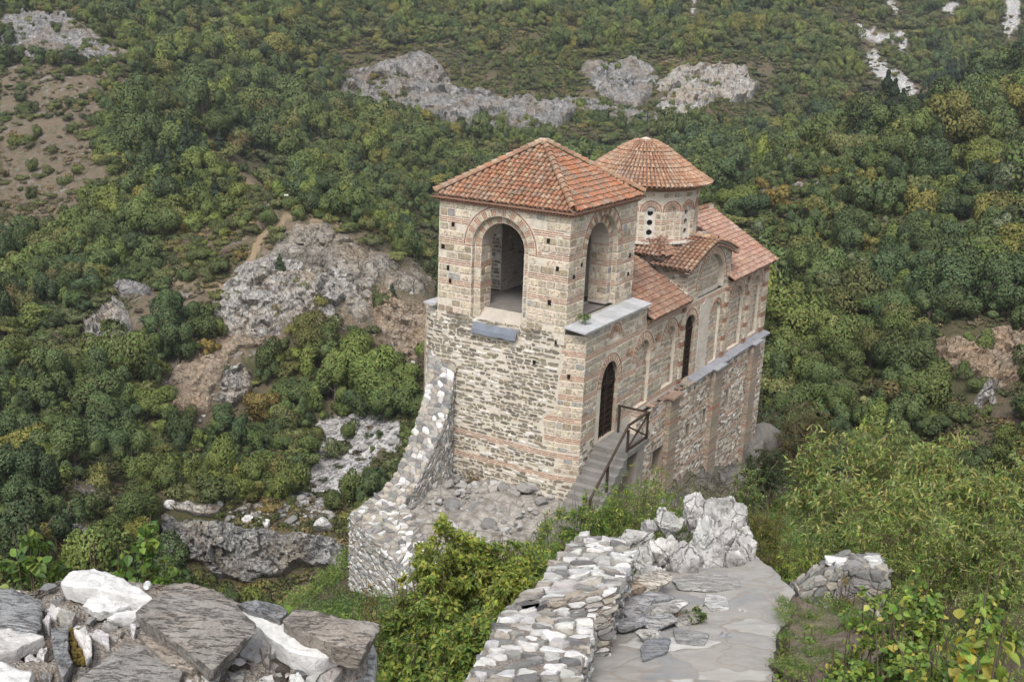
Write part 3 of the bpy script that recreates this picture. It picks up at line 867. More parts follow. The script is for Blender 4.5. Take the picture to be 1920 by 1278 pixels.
def door(name, o, d, panels):
    m = MB()
    P = o.outline(); c = (0.016, 0.011, 0.008)
    m.add([fU(x, y, d) for x, y in P], [tuple(range(len(P)))], 0, c)
    tt = lambda: vary((0.034, 0.022, 0.016), .2, rw)
    # stiles, rails and a lattice of bars
    for u in [o.u0 + .05, o.c, o.u1 - .05]: m.bar(fU(u, o.v0, d + .03), fU(u, o.top(u) - .03, d + .03), .09, .05, 0, tt(), up=(0, 1, 0))
    n = 11
    for k in range(n):
        v = o.v0 + .06 + k * (o.vs + o.r * .6 - o.v0) / n
        w = o.w * (math.sqrt(max(0.02, 1 - ((v - o.vs) / o.r) ** 2)) if v > o.vs else 1) - .03
        m.bar(fU(o.c - w, v, d + .025), fU(o.c + w, v, d + .025), .04, .035, 0, tt())
    for k in range(1, 8):
        if k == 4: continue
        u = o.u0 + k * (o.u1 - o.u0) / 8
        m.bar(fU(u, o.v0, d + .02), fU(u, o.top(u) - .04, d + .02), .025, .03, 0, tt(), up=(0, 1, 0))
    m.bar(fU(o.u0 + .03, o.vs - .02, d + .05), fU(o.u1 - .03, o.vs - .02, d + .05), .1, .06, 0, tt())
    return tag(m.build(name, MAT['wood'], church), panels)
door('door', door1, -.17, 'arched dark lattice door at the top of the steps')
door('door', door2, -.19, 'tall arched dark door above the ledge')

# ---- south wall, lower part ----------------------------------------
DL = .24
fL = frame((0, SB - DL, 0), (1, 0, 0), (0, -1, 0))
lowm = MB()
w1 = Opening(6.5, 7.55, -4.75, -3.62, 0); w2 = Opening(10.08, 10.5, -4.2, -3.52, 0)
w3 = Opening(12.02, 12.42, -4.15, -3.35, 0); w4 = Opening(14.95, 15.32, -4.1, -3.25, 0); w5 = Opening(19.0, 19.15, -2.4, -2.1, 0)
LO = [w1, w2, w3, w4]
A0 = 4.6
lb = lambda a: -9.2
panel(lowm, fL, A0, L, lb, -1.56, LO)
lowm.quad(fL(A0, -9.2), fL(A0, -1.56), fU(A0, -1.56), fU(A0, -9.2), 0, T_MORTAR)
lowm.quad(fL(L, -9.2), fL(L, -1.56), fU(L, -1.56), fU(L, -9.2), 0, T_MORTAR)
rr = random.Random(33)
z = -9.0; lbands = [-7.2, -5.5, -4.6, -3.0, -2.2]
while z < -1.62:
    fb = next((q for q in lbands if abs(z - q) < .07), None)
    if fb is not None:
        for r in band(z, 2, .06, .034): courses(lowm, fL, A0, L, [r], LO, rr)
        z += .13; lbands.remove(fb); continue
    h = rr.uniform(.1, .17); ph = rr.random() * 9
    wv = lambda u, ph=ph: .03 * math.sin(u * .9 + ph)
    courses(lowm, fL, A0, L, [(z, min(z + h, -1.6), 's')], LO, rr, s={'drop': .2, 'light': .14, 'wave': wv, 'pal': [(.28, .235, .19), (.23, .2, .165), (.36, .3, .25), (.19, .16, .13), (.33, .24, .19)], 'tilt': .1, 'L': (.12, .5)})
    z += h * .95
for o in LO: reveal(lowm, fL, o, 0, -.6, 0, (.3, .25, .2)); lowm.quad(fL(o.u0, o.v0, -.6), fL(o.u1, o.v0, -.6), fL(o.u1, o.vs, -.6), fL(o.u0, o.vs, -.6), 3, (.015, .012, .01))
lw = lowm.build('lower_south_wall', WALLM, church)
for (x0, x1) in ((7.55, 8.45), (12.6, 13.6), (17.75, 18.7)):
    m = MB(); z = -9.2
    while z < -1.66:
        h = rr.choice((.05, .05, .07, .2, .26, .12))
        t = vary(T_BRICK, .2, rr) if h < .08 and rr.random() < .6 else vary((.34, .28, .22), .2, rr)
        o = rr.uniform(-.04, .04)
        m.box(fL((x0 + x1) / 2 + o * .5, z + h / 2, .1), (x1 - x0 + o, .26, h - .018), 2 if h < .08 else 1, t)
        z += h
    m.box(fL((x0 + x1) / 2, -5.4, .07), (x1 - x0 - .1, .22, 7.5), 0, T_MORTAR)
    m.build('pilaster', WALLM, lw)
# ledge on top of the lower wall
m = MB()
for k in range(13):       # old roof tiles along the near part
    a = 4.75 + k * .36
    if k in (2, 3, 6, 9, 11): continue
    m.box((a, SB - .14, -1.55 + rw.uniform(-.02, .02)), (.3, .3, .05), 1, vary((.28, .2, .155), .25, rw), X=(1, 0, rw.uniform(-.06, .06)))
for k in range(12):       # lead sheet along the rest
    a0, a1 = 10.3 + k * .84, 10.3 + (k + 1) * .84 - .012
    t = vary((.25, .255, .28), .1, rw)
    m.add([(a0, SB + .0, -1.42), (a1, SB + .0, -1.42), (a1, SB - .42, -1.53), (a0, SB - .42, -1.53), (a0, SB - .42, -1.6), (a1, SB - .42, -1.6), (a0, SB, -1.6), (a1, SB, -1.6)], ((0, 3, 2, 1), (3, 4, 5, 2), (0, 6, 4, 3), (1, 2, 5, 7)), 0, t)
m.box((14.9, SB - .14, -1.58), (10.6, .5, .06), 1, (.35, .3, .25))
for (x0, x1) in ((7.45, 8.55), (12.5, 13.7), (17.65, 18.8)): m.box(((x0 + x1) / 2, SB - .38, -1.55), (x1 - x0, .5, .08), 0 if x0 > 9 else 1, (.33, .34, .37) if x0 > 9 else (.27, .19, .145))
m.build('wall_ledge', [MAT['lead'], MAT['tile']], church)

# ---- landing, steps and railing --------------------------------------
m = MB(); tc = (.21, .2, .185)
m.box((2.35, -1.4, -1.86), (1.9, 1.38, .2), 0, tc)
nst = 8
for k in range(nst):
    z = -1.76 - (k + 1) * .205; a = 1.4 - (k + .5) * .31
    m.box((a, -1.4, z - .3), (.31 - .002, 1.38, .6), 0, vary(tc, .05, rw))
m.box((2.7, -1.4, -3.2), (.6, 1.3, 2.6), 0, (.3, .27, .24))
m.build('stair', MAT['concrete'], church)
m = MB(); tw = (.05, .034, .026)
bo = -2.04
Pw, Pc, Pi = (3.15, -.86, -1.76), (3.15, bo, -1.76), (1.45, bo, -1.76)
for P in (Pw, Pc, Pi): m.bar(P, (P[0], P[1], -.72 if P is not Pi else -.9), .075, .075, 0, vary(tw, .1, rw))
m.bar((3.15, -.8, -.7), (3.15, bo - .06, -.7), .08, .06, 0, tw)
m.bar((3.2, bo, -.702), (1.4, bo, -.702), .08, .06, 0, tw)
m.bar((3.15, bo, -1.66), (1.45, bo, -1.66), .06, .06, 0, tw)
m.bar((3.1, bo, -1.6), (1.5, bo, -.8), .06, .05, 0, tw); m.bar((3.1, bo + .004, -.8), (1.5, bo + .004, -1.6), .06, .05, 0, tw)
m.bar((1.45, bo, -.70), (-1.4, bo, -2.6), .08, .06, 0, tw)
for a, z in ((-.1, -1.75), (-1.35, -2.55)): m.bar((a, bo, z), (a, bo, z - 1.0), .08, .08, 0, tw)
m.build('railing', MAT['iron'], church)

# ---- roofs ------------------------------------------------------------
PAL_N = [(0.352, 0.172, 0.096), (0.370, 0.202, 0.120), (0.326, 0.151, 0.086), (0.396, 0.266, 0.175), (0.282, 0.133, 0.081), (0.352, 0.180, 0.104), (0.370, 0.190, 0.113), (0.264, 0.172, 0.116)]
PAL_R = [(0.370, 0.151, 0.077), (0.343, 0.137, 0.069), (0.290, 0.121, 0.069), (0.370, 0.185, 0.104), (0.220, 0.164, 0.120), (0.317, 0.155, 0.093)]
PAL_P = [(0.378, 0.215, 0.135), (0.352, 0.193, 0.116), (0.414, 0.284, 0.190), (0.326, 0.168, 0.101), (0.378, 0.240, 0.158), (0.290, 0.155, 0.096)]
PAL_B = [(0.246, 0.129, 0.086), (0.282, 0.158, 0.108), (0.220, 0.111, 0.077), (0.317, 0.202, 0.140), (0.255, 0.151, 0.104)]
def one_tile(mb, c, Sd, T, Nn, w, l, tint, taper=.8, lift=.05):
    """a half-round cover tile lying along T, open end down-slope"""
    P = []; n = 5
    for e, (k, rad, up) in enumerate(((-.5, w, lift), (.5, w * taper, .012))):
        for i in range(n + 1):
            an = math.pi * i / n
            P.append(c + T * (k * l) + Sd * (-math.cos(an) * rad) + Nn * (math.sin(an) * rad * 1.1 + up * (1 if e == 0 else 1)))
    m = n + 1
    P.append(c + T * (-.5 * l) + Nn * (lift * .2))
    F = [(i, i + 1, m + i + 1, m + i) for i in range(n)]
    mb.add(P, F, 0, tint)
    # a rim gives the clay its thickness
    Q = [];
    for i in range(n + 1):
        an = math.pi * i / n
        Q.append(c + T * (-.5 * l) + Sd * (-math.cos(an) * w * .78) + Nn * (math.sin(an) * w * 1.1 * .78 + lift))
    mb.add(P[:m] + Q, [(i, m + i, m + i + 1, i + 1) for i in range(n)], 0, tuple(k * .8 for k in tint))

def tile_plane(mb, P0, Sd, T, w, h, inside, pal, sp=.19, rl=.235, rr=rw, wob=.012):
    """P0 lower left corner, Sd along the eaves, T up the slope (unit vectors)"""
    P0, Sd, T = (np.array(k, float) for k in (P0, Sd, T)); Nn = np.cross(Sd, T); Nn /= np.linalg.norm(Nn)
    if Nn[2] < 0: Nn = -Nn
    nr, nc = int(h / rl) + 1, int(w / sp) + 1
    for j in range(nc + 1):
        ds = rr.uniform(-.01, .01)
        for i in range(nr):
            s, t = (j + .5) * sp + ds, (i + .5) * rl
            if not inside(s, t): continue
            Sr = Sd + T * rr.uniform(-.05, .05); 
            c = P0 + Sd * (s + rr.uniform(-wob, wob)) + T * (t + rr.uniform(-.02, .02))
            one_tile(mb, c, Sd, T + Sd * rr.uniform(-.05, .05), Nn, sp * .43, rl * 1.22, vary(rr.choice(pal), .16, rr))

def ridge_tiles(mb, p, q, w=.13, l=.36, pal=PAL_P, rr=rw):
    p, q = np.array(p, float), np.array(q, float); d = q - p; L_ = np.linalg.norm(d); d /= L_
    Sd = np.cross(d, (0, 0, 1)); Sd /= np.linalg.norm(Sd); Nn = np.cross(Sd, d)
    n = max(1, int(L_ / (l * .8)))
    for k in range(n):
        one_tile(mb, p + d * (L_ * (k + .5) / n) + Nn * .03, Sd, d, Nn, w, L_ / n * 1.2, vary(rr.choice(pal), .15, rr), .85, .05)

PAN = (.2, .12, .085)
roofs = [MAT['tile'], MAT['mortar']]
# belfry pyramid
m = MB()
EZ, OV, AP = 6.93, .17, np.array([2.7, 2.7, 8.8])
cs = [np.array(k) for k in ((-OV, -OV, EZ), (AT + OV, -OV, EZ), (AT + OV, BT + OV, EZ), (-OV, BT + OV, EZ))]
for i, pal in ((3, PAL_N), (0, PAL_R), (1, PAL_B), (2, PAL_B)):
    p, q = cs[i], cs[(i + 1) % 4]
    m.add([p, q, AP], ((0, 1, 2),), 0, PAN)
    Sd = (q - p) / np.linalg.norm(q - p); W_ = np.linalg.norm(q - p)
    T = AP - (p + q) / 2; H_ = np.linalg.norm(T); T = T / H_
    tile_plane(m, p, Sd, T, W_, H_, lambda s, t, W_=W_, H_=H_: t < H_ - .1 and abs(s - W_ / 2) < W_ / 2 * (1 - t / H_) - .04, pal, rr=random.Random(40 + i))
for c_ in cs: ridge_tiles(m, c_ + (AP - c_) * .02 + np.array([0, 0, .05]), AP + np.array([0, 0, .06]), rr=random.Random(3))
m.box(AP + np.array([0, 0, .1]), (.3, .3, .2), 1, (.5, .42, .34))
rf = m.build('belfry_roof', roofs, church)
# eaves: dog-tooth brick cornice
m = MB()
for i in range(4):
    p, q = cs[i], cs[(i + 1) % 4]; d_ = (q - p) / np.linalg.norm(q - p)
    nrm = np.cross(d_, (0, 0, 1))
    base = (p + q) / 2 - nrm * OV; base[2] = 0
    if np.dot(base - np.array([2.7, 2.7, 0]), nrm) < 0: nrm = -nrm
    mid = np.array([2.7, 2.7, 0]) + nrm * 2.7
    for (zz, o, hh, tt) in ((6.75, .06, .06, T_BRICK), (6.885, .22, .06, (.24, .14, .1))):
        m.box(mid + nrm * (o / 2) + np.array([0, 0, zz]), (5.4 + o * 2, o + .02, hh), 0, tt, d_, nrm, (0, 0, 1))
    for k in range(44):
        s_ = (k + .5) / 44 * 5.5 - 2.75
        m.box(mid + nrm * .09 + d_ * s_ + np.array([0, 0, 6.82]), (.065, .13, .07), 0, vary(T_BRICK, .25, rw), d_, nrm, (0, 0, 1))
m.build('cornice', MAT['brick'], rf)

# drum and dome
DC, DR = np.array([11.8, 2.7]), 2.5
dr = MB(); NF = 16
hw = DR * math.tan(math.pi / NF)
rr = random.Random(60)
dome_win = []
for k in range(NF):
    an = R(11.25 + 22.5 * k); n_ = np.array([math.cos(an), math.sin(an), 0]); u_ = np.array([-math.sin(an), math.cos(an), 0])
    fr = frame((DC[0] + n_[0] * DR * math.cos(math.pi / NF) * 1.0, DC[1] + n_[1] * DR * math.cos(math.pi / NF), 0), u_, n_)
    h_ = DR * math.sin(math.pi / NF)
    win = k % 2 == 1
    w_ = .235
    o = Opening(-w_, w_, 4.3 if win else 4.5, 5.62, None, ring=.18)
    panel(dr, fr, -h_, h_, 3.6, 6.55, [o])
    reveal(dr, fr, o, 0, -.14)
    vis = 90 < (11.25 + 22.5 * k) < 330
    if not win: panel(dr, fr, -w_, w_, o.v0, lambda a, o=o: o.top(a), [], d=-.14, extra=o.us())
    if vis:
        dw = [(3.95, 4.22, 'a')] + band(4.32) + between(4.55, 5.05, 'a', .25) + band(5.07) + between(5.3, 5.55, 'a', .25) + band(5.6, 5, .07, .036)
        dw += [(6.2, 6.42, 'a')]
        o.jm = .0
        courses(dr, fr, -h_ + .01, h_ - .01, dw, [o], rr, a={'L': (.15, .35)})
        ring(dr, fr, o, .01, .17, .004, rr, 'brick', edge=.19)
        if not win: courses(dr, fr, -w_ + .01, w_ - .01, [r for r in dw if r[0] > o.v0 and r[1] < 5.75], [], rr, d=-.14, a={'L': (.2, .4)})
    if win: dome_win.append((fr, o))
drum = dr.build('dome_drum', WALLM, church)
for fr, o in dome_win:
    m = MB(); d = -.08
    P = o.outline(); cx = [4.62, 5.0, 5.38] if True else []
    cx = [4.72, 5.14, 5.55]; rad = .125
    # plate with three round holes: strips between them
    u0, u1 = o.u0, o.u1
    segs = 14
    prev = o.v0
    T_ = (.66, .63, .58)
    for c_ in cx:
        m.quad(fr(u0, prev, d), fr(u1, prev, d), fr(u1, c_ - rad - .02, d), fr(u0, c_ - rad - .02, d), 0, T_)
        prev = c_ + rad + .02
        lo, hi = c_ - rad - .02, c_ + rad + .02
        ringp = [(rad * math.cos(2 * math.pi * q / 16), c_ + rad * math.sin(2 * math.pi * q / 16)) for q in range(16)]
        def edgep(q):
            a_ = 2 * math.pi * q / 16; x, y = math.cos(a_), math.sin(a_)
            s_ = min(u1 / max(abs(x), 1e-6), (rad + .02) / max(abs(y), 1e-6)); return (x * s_, c_ + y * s_)
        for q in range(16):
            e0, e1 = edgep(q), edgep((q + 1) % 16); r0, r1 = ringp[q], ringp[(q + 1) % 16]
            pts = [e0, e1, r1, r0]
            if abs(abs(e0[0]) - u1) < 1e-6 and abs(abs(e1[1] - c_) - rad - .02) < 1e-6 or abs(abs(e1[0]) - u1) < 1e-6 and abs(abs(e0[1] - c_) - rad - .02) < 1e-6:
                cxn = u1 if e0[0] + e1[0] > 0 else -u1; cyn = hi if (e0[1] + e1[1]) / 2 > c_ else lo
                pts = [e0, (cxn, cyn), e1, r1, r0]
            m.add([fr(*p_, d) for p_ in pts], [tuple(range(len(pts)))], 0, T_)
            m.quad(fr(*r0, d), fr(*r1, d), fr(*r1, d - .1), fr(*r0, d - .1), 0, (.35, .33, .3))
    us = [u for u in o.us()]
    m.add([fr(u0, prev, d), fr(u1, prev, d)] + [fr(u, o.top(u), d) for u in reversed(us)], [tuple(range(len(us) + 2))], 0, T_)
    w = m.build('window', MAT['plaster'], drum)
    m = MB(); m.add([fr(x, y, d - .09) for x, y in o.outline()], [tuple(range(len(o.outline())))], 0, (.012, .014, .016)); m.build('pane', MAT['iron'], w)
# drum cornice and roof
m = MB()
for (r_, zz, hh, tt) in ((2.56, 6.5, .05, T_BRICK), (2.64, 6.565, .06, (.3, .2, .14)), (2.74, 6.63, .06, T_BRICK)):
    for k in range(48):
        an = 2 * math.pi * k / 48; n_ = np.array([math.cos(an), math.sin(an), 0]); u_ = np.array([-n_[1], n_[0], 0])
        m.box(np.array([*DC, zz]) + n_ * (r_ - .2), (.4, r_ * 2 * math.pi / 48 * .96, hh), 0, vary(tt, .2, rw), n_, u_, (0, 0, 1))
m.build('cornice', MAT['brick'], drum)
m = MB()
prof = [(2.98, 6.68), (2.3, 7.12), (1.6, 7.62), (.9, 8.1), (.42, 8.36), (0.02, 8.5)]
def prof_at(t):
    k = min(int(t * (len(prof) - 1)), len(prof) - 2); f = t * (len(prof) - 1) - k
    return prof[k][0] * (1 - f) + prof[k + 1][0] * f, prof[k][1] * (1 - f) + prof[k + 1][1] * f
nseg = 48
for i in range(len(prof) - 1):
    for k in range(nseg):
        a0, a1 = 2 * math.pi * k / nseg, 2 * math.pi * (k + 1) / nseg
        g = lambda r_, z_, a_: (DC[0] + r_ * math.cos(a_), DC[1] + r_ * math.sin(a_), z_)
        cap_ = i >= 4
        m.quad(g(*prof[i], a0), g(*prof[i], a1), g(*prof[i + 1], a1), g(*prof[i + 1], a0), 1 if cap_ else 0, (.55, .47, .4) if cap_ else PAN)
rr = random.Random(71)
slant = 3.18; rows_ = 14
for i in range(rows_):
    t = (i + .5) / rows_ * .82
    r_, z_ = prof_at(t); r2, z2 = prof_at(t + .02)
    n_t = 92 if r_ > 1.9 else (66 if r_ > 1.25 else 40)
    T_ = np.array([r2 - r_, z2 - z_]); T_ /= np.linalg.norm(T_)
    for k in range(n_t):
        an = 2 * math.pi * (k + .5) / n_t
        if not (80 < math.degrees(an) < 345): continue
        n_ = np.array([math.cos(an), math.sin(an), 0]); Sd = np.array([-n_[1], n_[0], 0])
        T3 = n_ * T_[0] + np.array([0, 0, T_[1]]); Nn = np.cross(Sd, T3); Nn = Nn if Nn[2] > 0 else -Nn
        c = np.array([*DC, z_]) + n_ * r_
        wd = 2 * math.pi * r_ / n_t * .43
        one_tile(m, c + Sd * rr.uniform(-.01, .01), Sd, T3 + Sd * rr.uniform(-.04, .04), Nn, wd, .27, vary(rr.choice(PAL_P), .15, rr), .82, .04)
rng_ = random.Random(2)
dome = m.build('dome_roof', roofs, church)
m = MB(); tI = (.04, .04, .04)
m.bar((DC[0], DC[1], 8.45), (DC[0], DC[1], 9.75), .03, .03, 0, tI)
m.bar((DC[0] - .15, DC[1] + .25, 9.35), (DC[0] + .15, DC[1] - .25, 9.35), .03, .03, 0, tI)
m.bar((DC[0] - .08, DC[1] + .14, 9.55), (DC[0] + .08, DC[1] - .14, 9.55), .025, .025, 0, tI)
m.build('cross', MAT['iron'], dome)

# square base under the drum with its tiled skirt
m = MB()
bx0, bx1, by0, by1 = 9.35, 14.25, .42, 4.98
for (p, q) in (((bx0, by0), (bx1, by0)), ((bx1, by0), (bx1, by1)), ((bx1, by1), (bx0, by1)), ((bx0, by1), (bx0, by0))):
    m.quad((*p, 2.0), (*q, 2.0), (*q, 3.88), (*p, 3.88), 0, (.46, .4, .34))
frb = frame((bx0, by0, 0), (0, 1, 0), (-1, 0, 0))
courses(m, frb, 0, 4.5, between(2.6, 3.85, 's', .15), [], rr, s={'drop': .3, 'light': .3})
base = m.build('dome_base', WALLM, church)
m = MB()
sx0, sx1, sy0, sy1 = 9.02, 14.58, .32, 5.08; sz, tz = 3.9, 4.42
tx = lambda k: DC[0] + k * 2.0
sk = [((sx0, sy1), (sx0, sy0)), ((sx0, sy0), (sx1, sy0)), ((sx1, sy0), (sx1, sy1)), ((sx1, sy1), (sx0, sy1))]
inn = [(DC[0] - 1.9, DC[1] + 1.9), (DC[0] - 1.9, DC[1] - 1.9), (DC[0] + 1.9, DC[1] - 1.9), (DC[0] + 1.9, DC[1] + 1.9)]
for i, (p, q) in enumerate(sk):
    ip, iq = inn[i], inn[(i + 1) % 4]
    p3, q3 = np.array([*p, sz]), np.array([*q, sz]); ip3, iq3 = np.array([*ip, tz]), np.array([*iq, tz])
    m.quad(p3, q3, iq3, ip3, 0, PAN)
    if i < 2 or i == 2:
        Sd = (q3 - p3); W_ = np.linalg.norm(Sd); Sd /= W_
        mid = (ip3 + iq3) / 2; T = mid - (p3 + q3) / 2; T -= Sd * (T @ Sd); H_ = np.linalg.norm(T); T /= H_
        e0 = abs((ip3 - p3) @ Sd); e1 = W_ - abs((q3 - iq3) @ Sd)
        tile_plane(m, p3, Sd, T, W_, H_, lambda s, t, e0=e0, e1=e1, W_=W_, H_=H_: e0 * t / H_ < s < W_ - (W_ - e1) * t / H_, PAL_B, rr=random.Random(80 + i))
    ridge_tiles(m, p3 + np.array([0, 0, .03]), ip3 + np.array([0, 0, .03]), .11, .3, PAL_B)
m.build('skirt_roof', roofs, church)

# nave roofs
def slope(a0, a1, zr, ze, be, br=2.7, pal=PAL_B, seed=1, south=True, cut=None):
    m = MB()
    p, q = np.array([a0, be, ze]), np.array([a1, be, ze])
    T = np.array([0, br - be, zr - ze]); H_ = np.linalg.norm(T); T /= H_
    m.quad(p, q, (a1, br, zr), (a0, br, zr), 0, PAN)
    m.quad((a0, be, ze - .05), (a1, be, ze - .05), (a1, be, ze), (a0, be, ze), 0, PAN)
    m.quad((a0, be, ze - .05), (a1, be, ze - .05), (a1, SB, ze - .05), (a0, SB, ze - .05), 0, (.25, .14, .09))
    if south: tile_plane(m, p, np.array([1., 0, 0]), T, a1 - a0, H_, (lambda s, t: s < a1 - a0 - .03 and t < H_) if cut is None else cut, pal, rr=random.Random(seed), rl=.26, sp=.2)
    return m
m = slope(5.38, 9.5, 4.38, 2.2, -1.0, seed=91)
m.build('nave_roof', roofs, church)
m = slope(14.3, 20.5, 4.42, 2.2, -1.05, pal=[(.36, .205, .15), (.40, .255, .19), (.32, .17, .125), (.38, .23, .175)], seed=92)
ridge_tiles(m, (14.3, 2.7, 4.45), (20.5, 2.7, 4.45))
m.box((20.3, 2.7, 4.47), (.5, .25, .16), 1, (.6, .56, .5))
m.build('nave_roof', roofs, church)
for (a0, a1) in ((5.38, 9.5), (14.3, 20.5)):
    m = MB(); m.quad((a0, 6.4, 2.2), (a1, 6.4, 2.2), (a1, 2.7, 4.39), (a0, 2.7, 4.39), 0, PAN); m.build('nave_roof', roofs, church)
m = MB()      # north wall and cornices of the nave
m.quad((.2, 6.1, -9), (L, 6.1, -9), (L, 6.1, 2.3), (.2, 6.1, 2.3), 0, T_MORTAR)
m.add([(L, -.7, 2.12), (L, 6.1, 2.12), (L, 2.7, 4.3)], ((0, 1, 2),), 0, T_MORTAR)
m.build('north_wall', WALLM, church)
# south arm of the cross: a low gabled roof with a curved verge
m = MB(); rr = random.Random(95)
def arm_z(a): 
    k = abs(a - 12.0) / 3.0; return 4.34 - .86 * k ** 1.35
NS = 12
for side in (-1, 1):
    pts = [12.0 + side * 3.0 * k / NS for k in range(NS + 1)]
    for x0, x1 in zip(pts, pts[1:]):
        m.quad((x0, -.9, arm_z(x0)), (x1, -.9, arm_z(x1)), (x1, .9, arm_z(x1) + .06), (x0, .9, arm_z(x0) + .06), 0, PAN)
        m.quad((x0, -.9, arm_z(x0)), (x1, -.9, arm_z(x1)), (x1, -.9, arm_z(x1) - .06), (x0, -.9, arm_z(x0) - .06), 1, (.5, .44, .38))
        m.quad((x0, -.9, arm_z(x0) - .1), (x1, -.9, arm_z(x1) - .1), (x1, -.7, arm_z(x1) - .1), (x0, -.7, arm_z(x0) - .1), 1, (.3, .22, .16))
    for i in range(11):
        k = (i + .5) / 11; x = 12.0 + side * 3.0 * (1 - k); x2 = 12.0 + side * 3.0 * (1 - k - .02)
        T = np.array([x2 - x, 0, arm_z(x2) - arm_z(x)]); T /= np.linalg.norm(T); Sd = np.array([0, 1., 0]); Nn = np.cross(Sd, T); Nn = Nn if Nn[2] > 0 else -Nn
        for j in range(9):
            y = -.92 + j * .215
            one_tile(m, np.array([x, y, arm_z(x) + .02]), Sd, T, Nn, .092, .34, vary(rr.choice(PAL_P if j < 3 else PAL_B), .16, rr))
ridge_tiles(m, (12, -.9, 4.38), (12, .8, 4.44))
# dog-tooth verge
for k in range(30):
    x = 9.2 + k * .193
    m.box((x, -.86, arm_z(x) - .15), (.07, .2, .07), 0, vary(T_BRICK, .2, rr))
m.build('gable_roof', roofs, church)
for x in (9.42, 14.58):     # side walls of that arm
    m = MB()
    m.quad((x, SB, 1.9), (x, .9, 1.9), (x, .9, 3.55), (x, SB, 3.55), 0, (.42, .37, .31))
    courses(m, frame((x, SB, 0), (0, 1, 0), (-1 if x < 10 else 1, 0, 0)), 0, 1.2, between(2.4, 3.5, 's', .13), [], rr, s={'drop': .12, 'light': .1, 'pal': [(.26, .23, .19), (.2, .18, .15)]})
    m.build('gable_wall', WALLM, church)
# cement flashing where the roofs meet the walls
m = MB()
def cement(p, q, w=.16):
    p, q = np.array(p, float), np.array(q, float); n = 9
    for k in range(n):
        c0 = p + (q - p) * k / n; c1 = p + (q - p) * (k + 1.05) / n
        m.bar(c0 + np.array([0, 0, rw.uniform(-.015, .03)]), c1 + np.array([0, 0, rw.uniform(-.015, .03)]), w * rw.uniform(.8, 1.4), .09, 0, vary((.62, .6, .56), .08, rw))
rz = lambda b: 2.2 + (4.38 - 2.2) * (b + 1.0) / 3.7
for segs in ((((9.3, 2.4, rz(2.4) + .05), (9.3, .35, rz(.35) + .05), .16), ((9.34, .4, rz(.4) + .05), (9.34, -.75, rz(-.75) + .05), .16)),
             (((14.66, 2.6, 4.4), (14.66, -.7, 2.45), .16),), (((12.3, .32, 4.42), (14.4, .3, 4.1), .1),), (((13.6, .25, 4.35), (12.2, .22, 4.5), .1),)):
    m = MB()
    for p_, q_, w_ in segs: cement(p_, q_, w_)
    m.build('flashing', MAT['plaster'], church)
m = MB()
for k in range(20):
    an = R(150 + k * 9)
    m.box((DC[0] + 2.52 * math.cos(an), DC[1] + 2.52 * math.sin(an), 4.3), (.4, .4, .07), 0, vary((.6, .57, .52), .1, rw), (math.cos(an), math.sin(an), 0), (-math.sin(an), math.cos(an), 0))
m.build('flashing', MAT['plaster'], church)
# cornice under nave eaves
for (a0, a1) in ((5.45, 9.4), (14.65, 20.3)):
    m = MB()
    m.box(((a0 + a1) / 2, SB - .06, 2.05), (a1 - a0, .14, .06), 0, T_BRICK); m.box(((a0 + a1) / 2, SB - .13, 2.12), (a1 - a0, .28, .05), 0, (.3, .19, .13))
    m.build('cornice', MAT['brick'], church)
# ------------------------------------------------------------------ rocks, ruined walls, path
import bmesh
def _ico(sub):
    bm = bmesh.new(); bmesh.ops.create_icosphere(bm, subdivisions=sub, radius=1.0)
    bm.verts.ensure_lookup_table()
    V = np.array([v.co[:] for v in bm.verts]); F = np.array([[v.index for v in f.verts] for f in bm.faces]); bm.free()
    return V, F
ICO = {k: _ico(k) for k in (2, 3, 4, 5)}

def rock(size, seed, sub=3, cuts=9, p=3.5, rough=0.05, cut=(0.55, 0.95)):
    """an angular stone: a boxy ball cut by planes and roughened"""
    V, F = ICO[sub]; r = np.random.default_rng(seed)
    n = V / (np.sum(np.abs(V) ** p, 1) ** (1 / p))[:, None]
    for k in range(cuts):
        d = r.normal(size=3); d /= np.linalg.norm(d); lim = r.uniform(*cut)
        e = n @ d - lim
        n = n - np.maximum(e, 0)[:, None] * d
    if rough:
        o = r.uniform(0, 50, 3)
        q = fbm(n[:, 0] * 2.2 + o[0], n[:, 1] * 2.2 + o[1], n[:, 2] * 2.2 + o[2], seed % 97, 4)
        n = n * (1 + rough * q)[:, None]
    return n * (np.array(size) / 2), F

def rot_z(V, a):
    c, s = math.cos(a), math.sin(a); return V @ np.array([[c, s, 0], [-s, c, 0], [0, 0, 1]])
def rot_axis(V, axis, a):
    Mx = np.array(Matrix.Rotation(a, 3, Vector(axis))); return V @ Mx.T

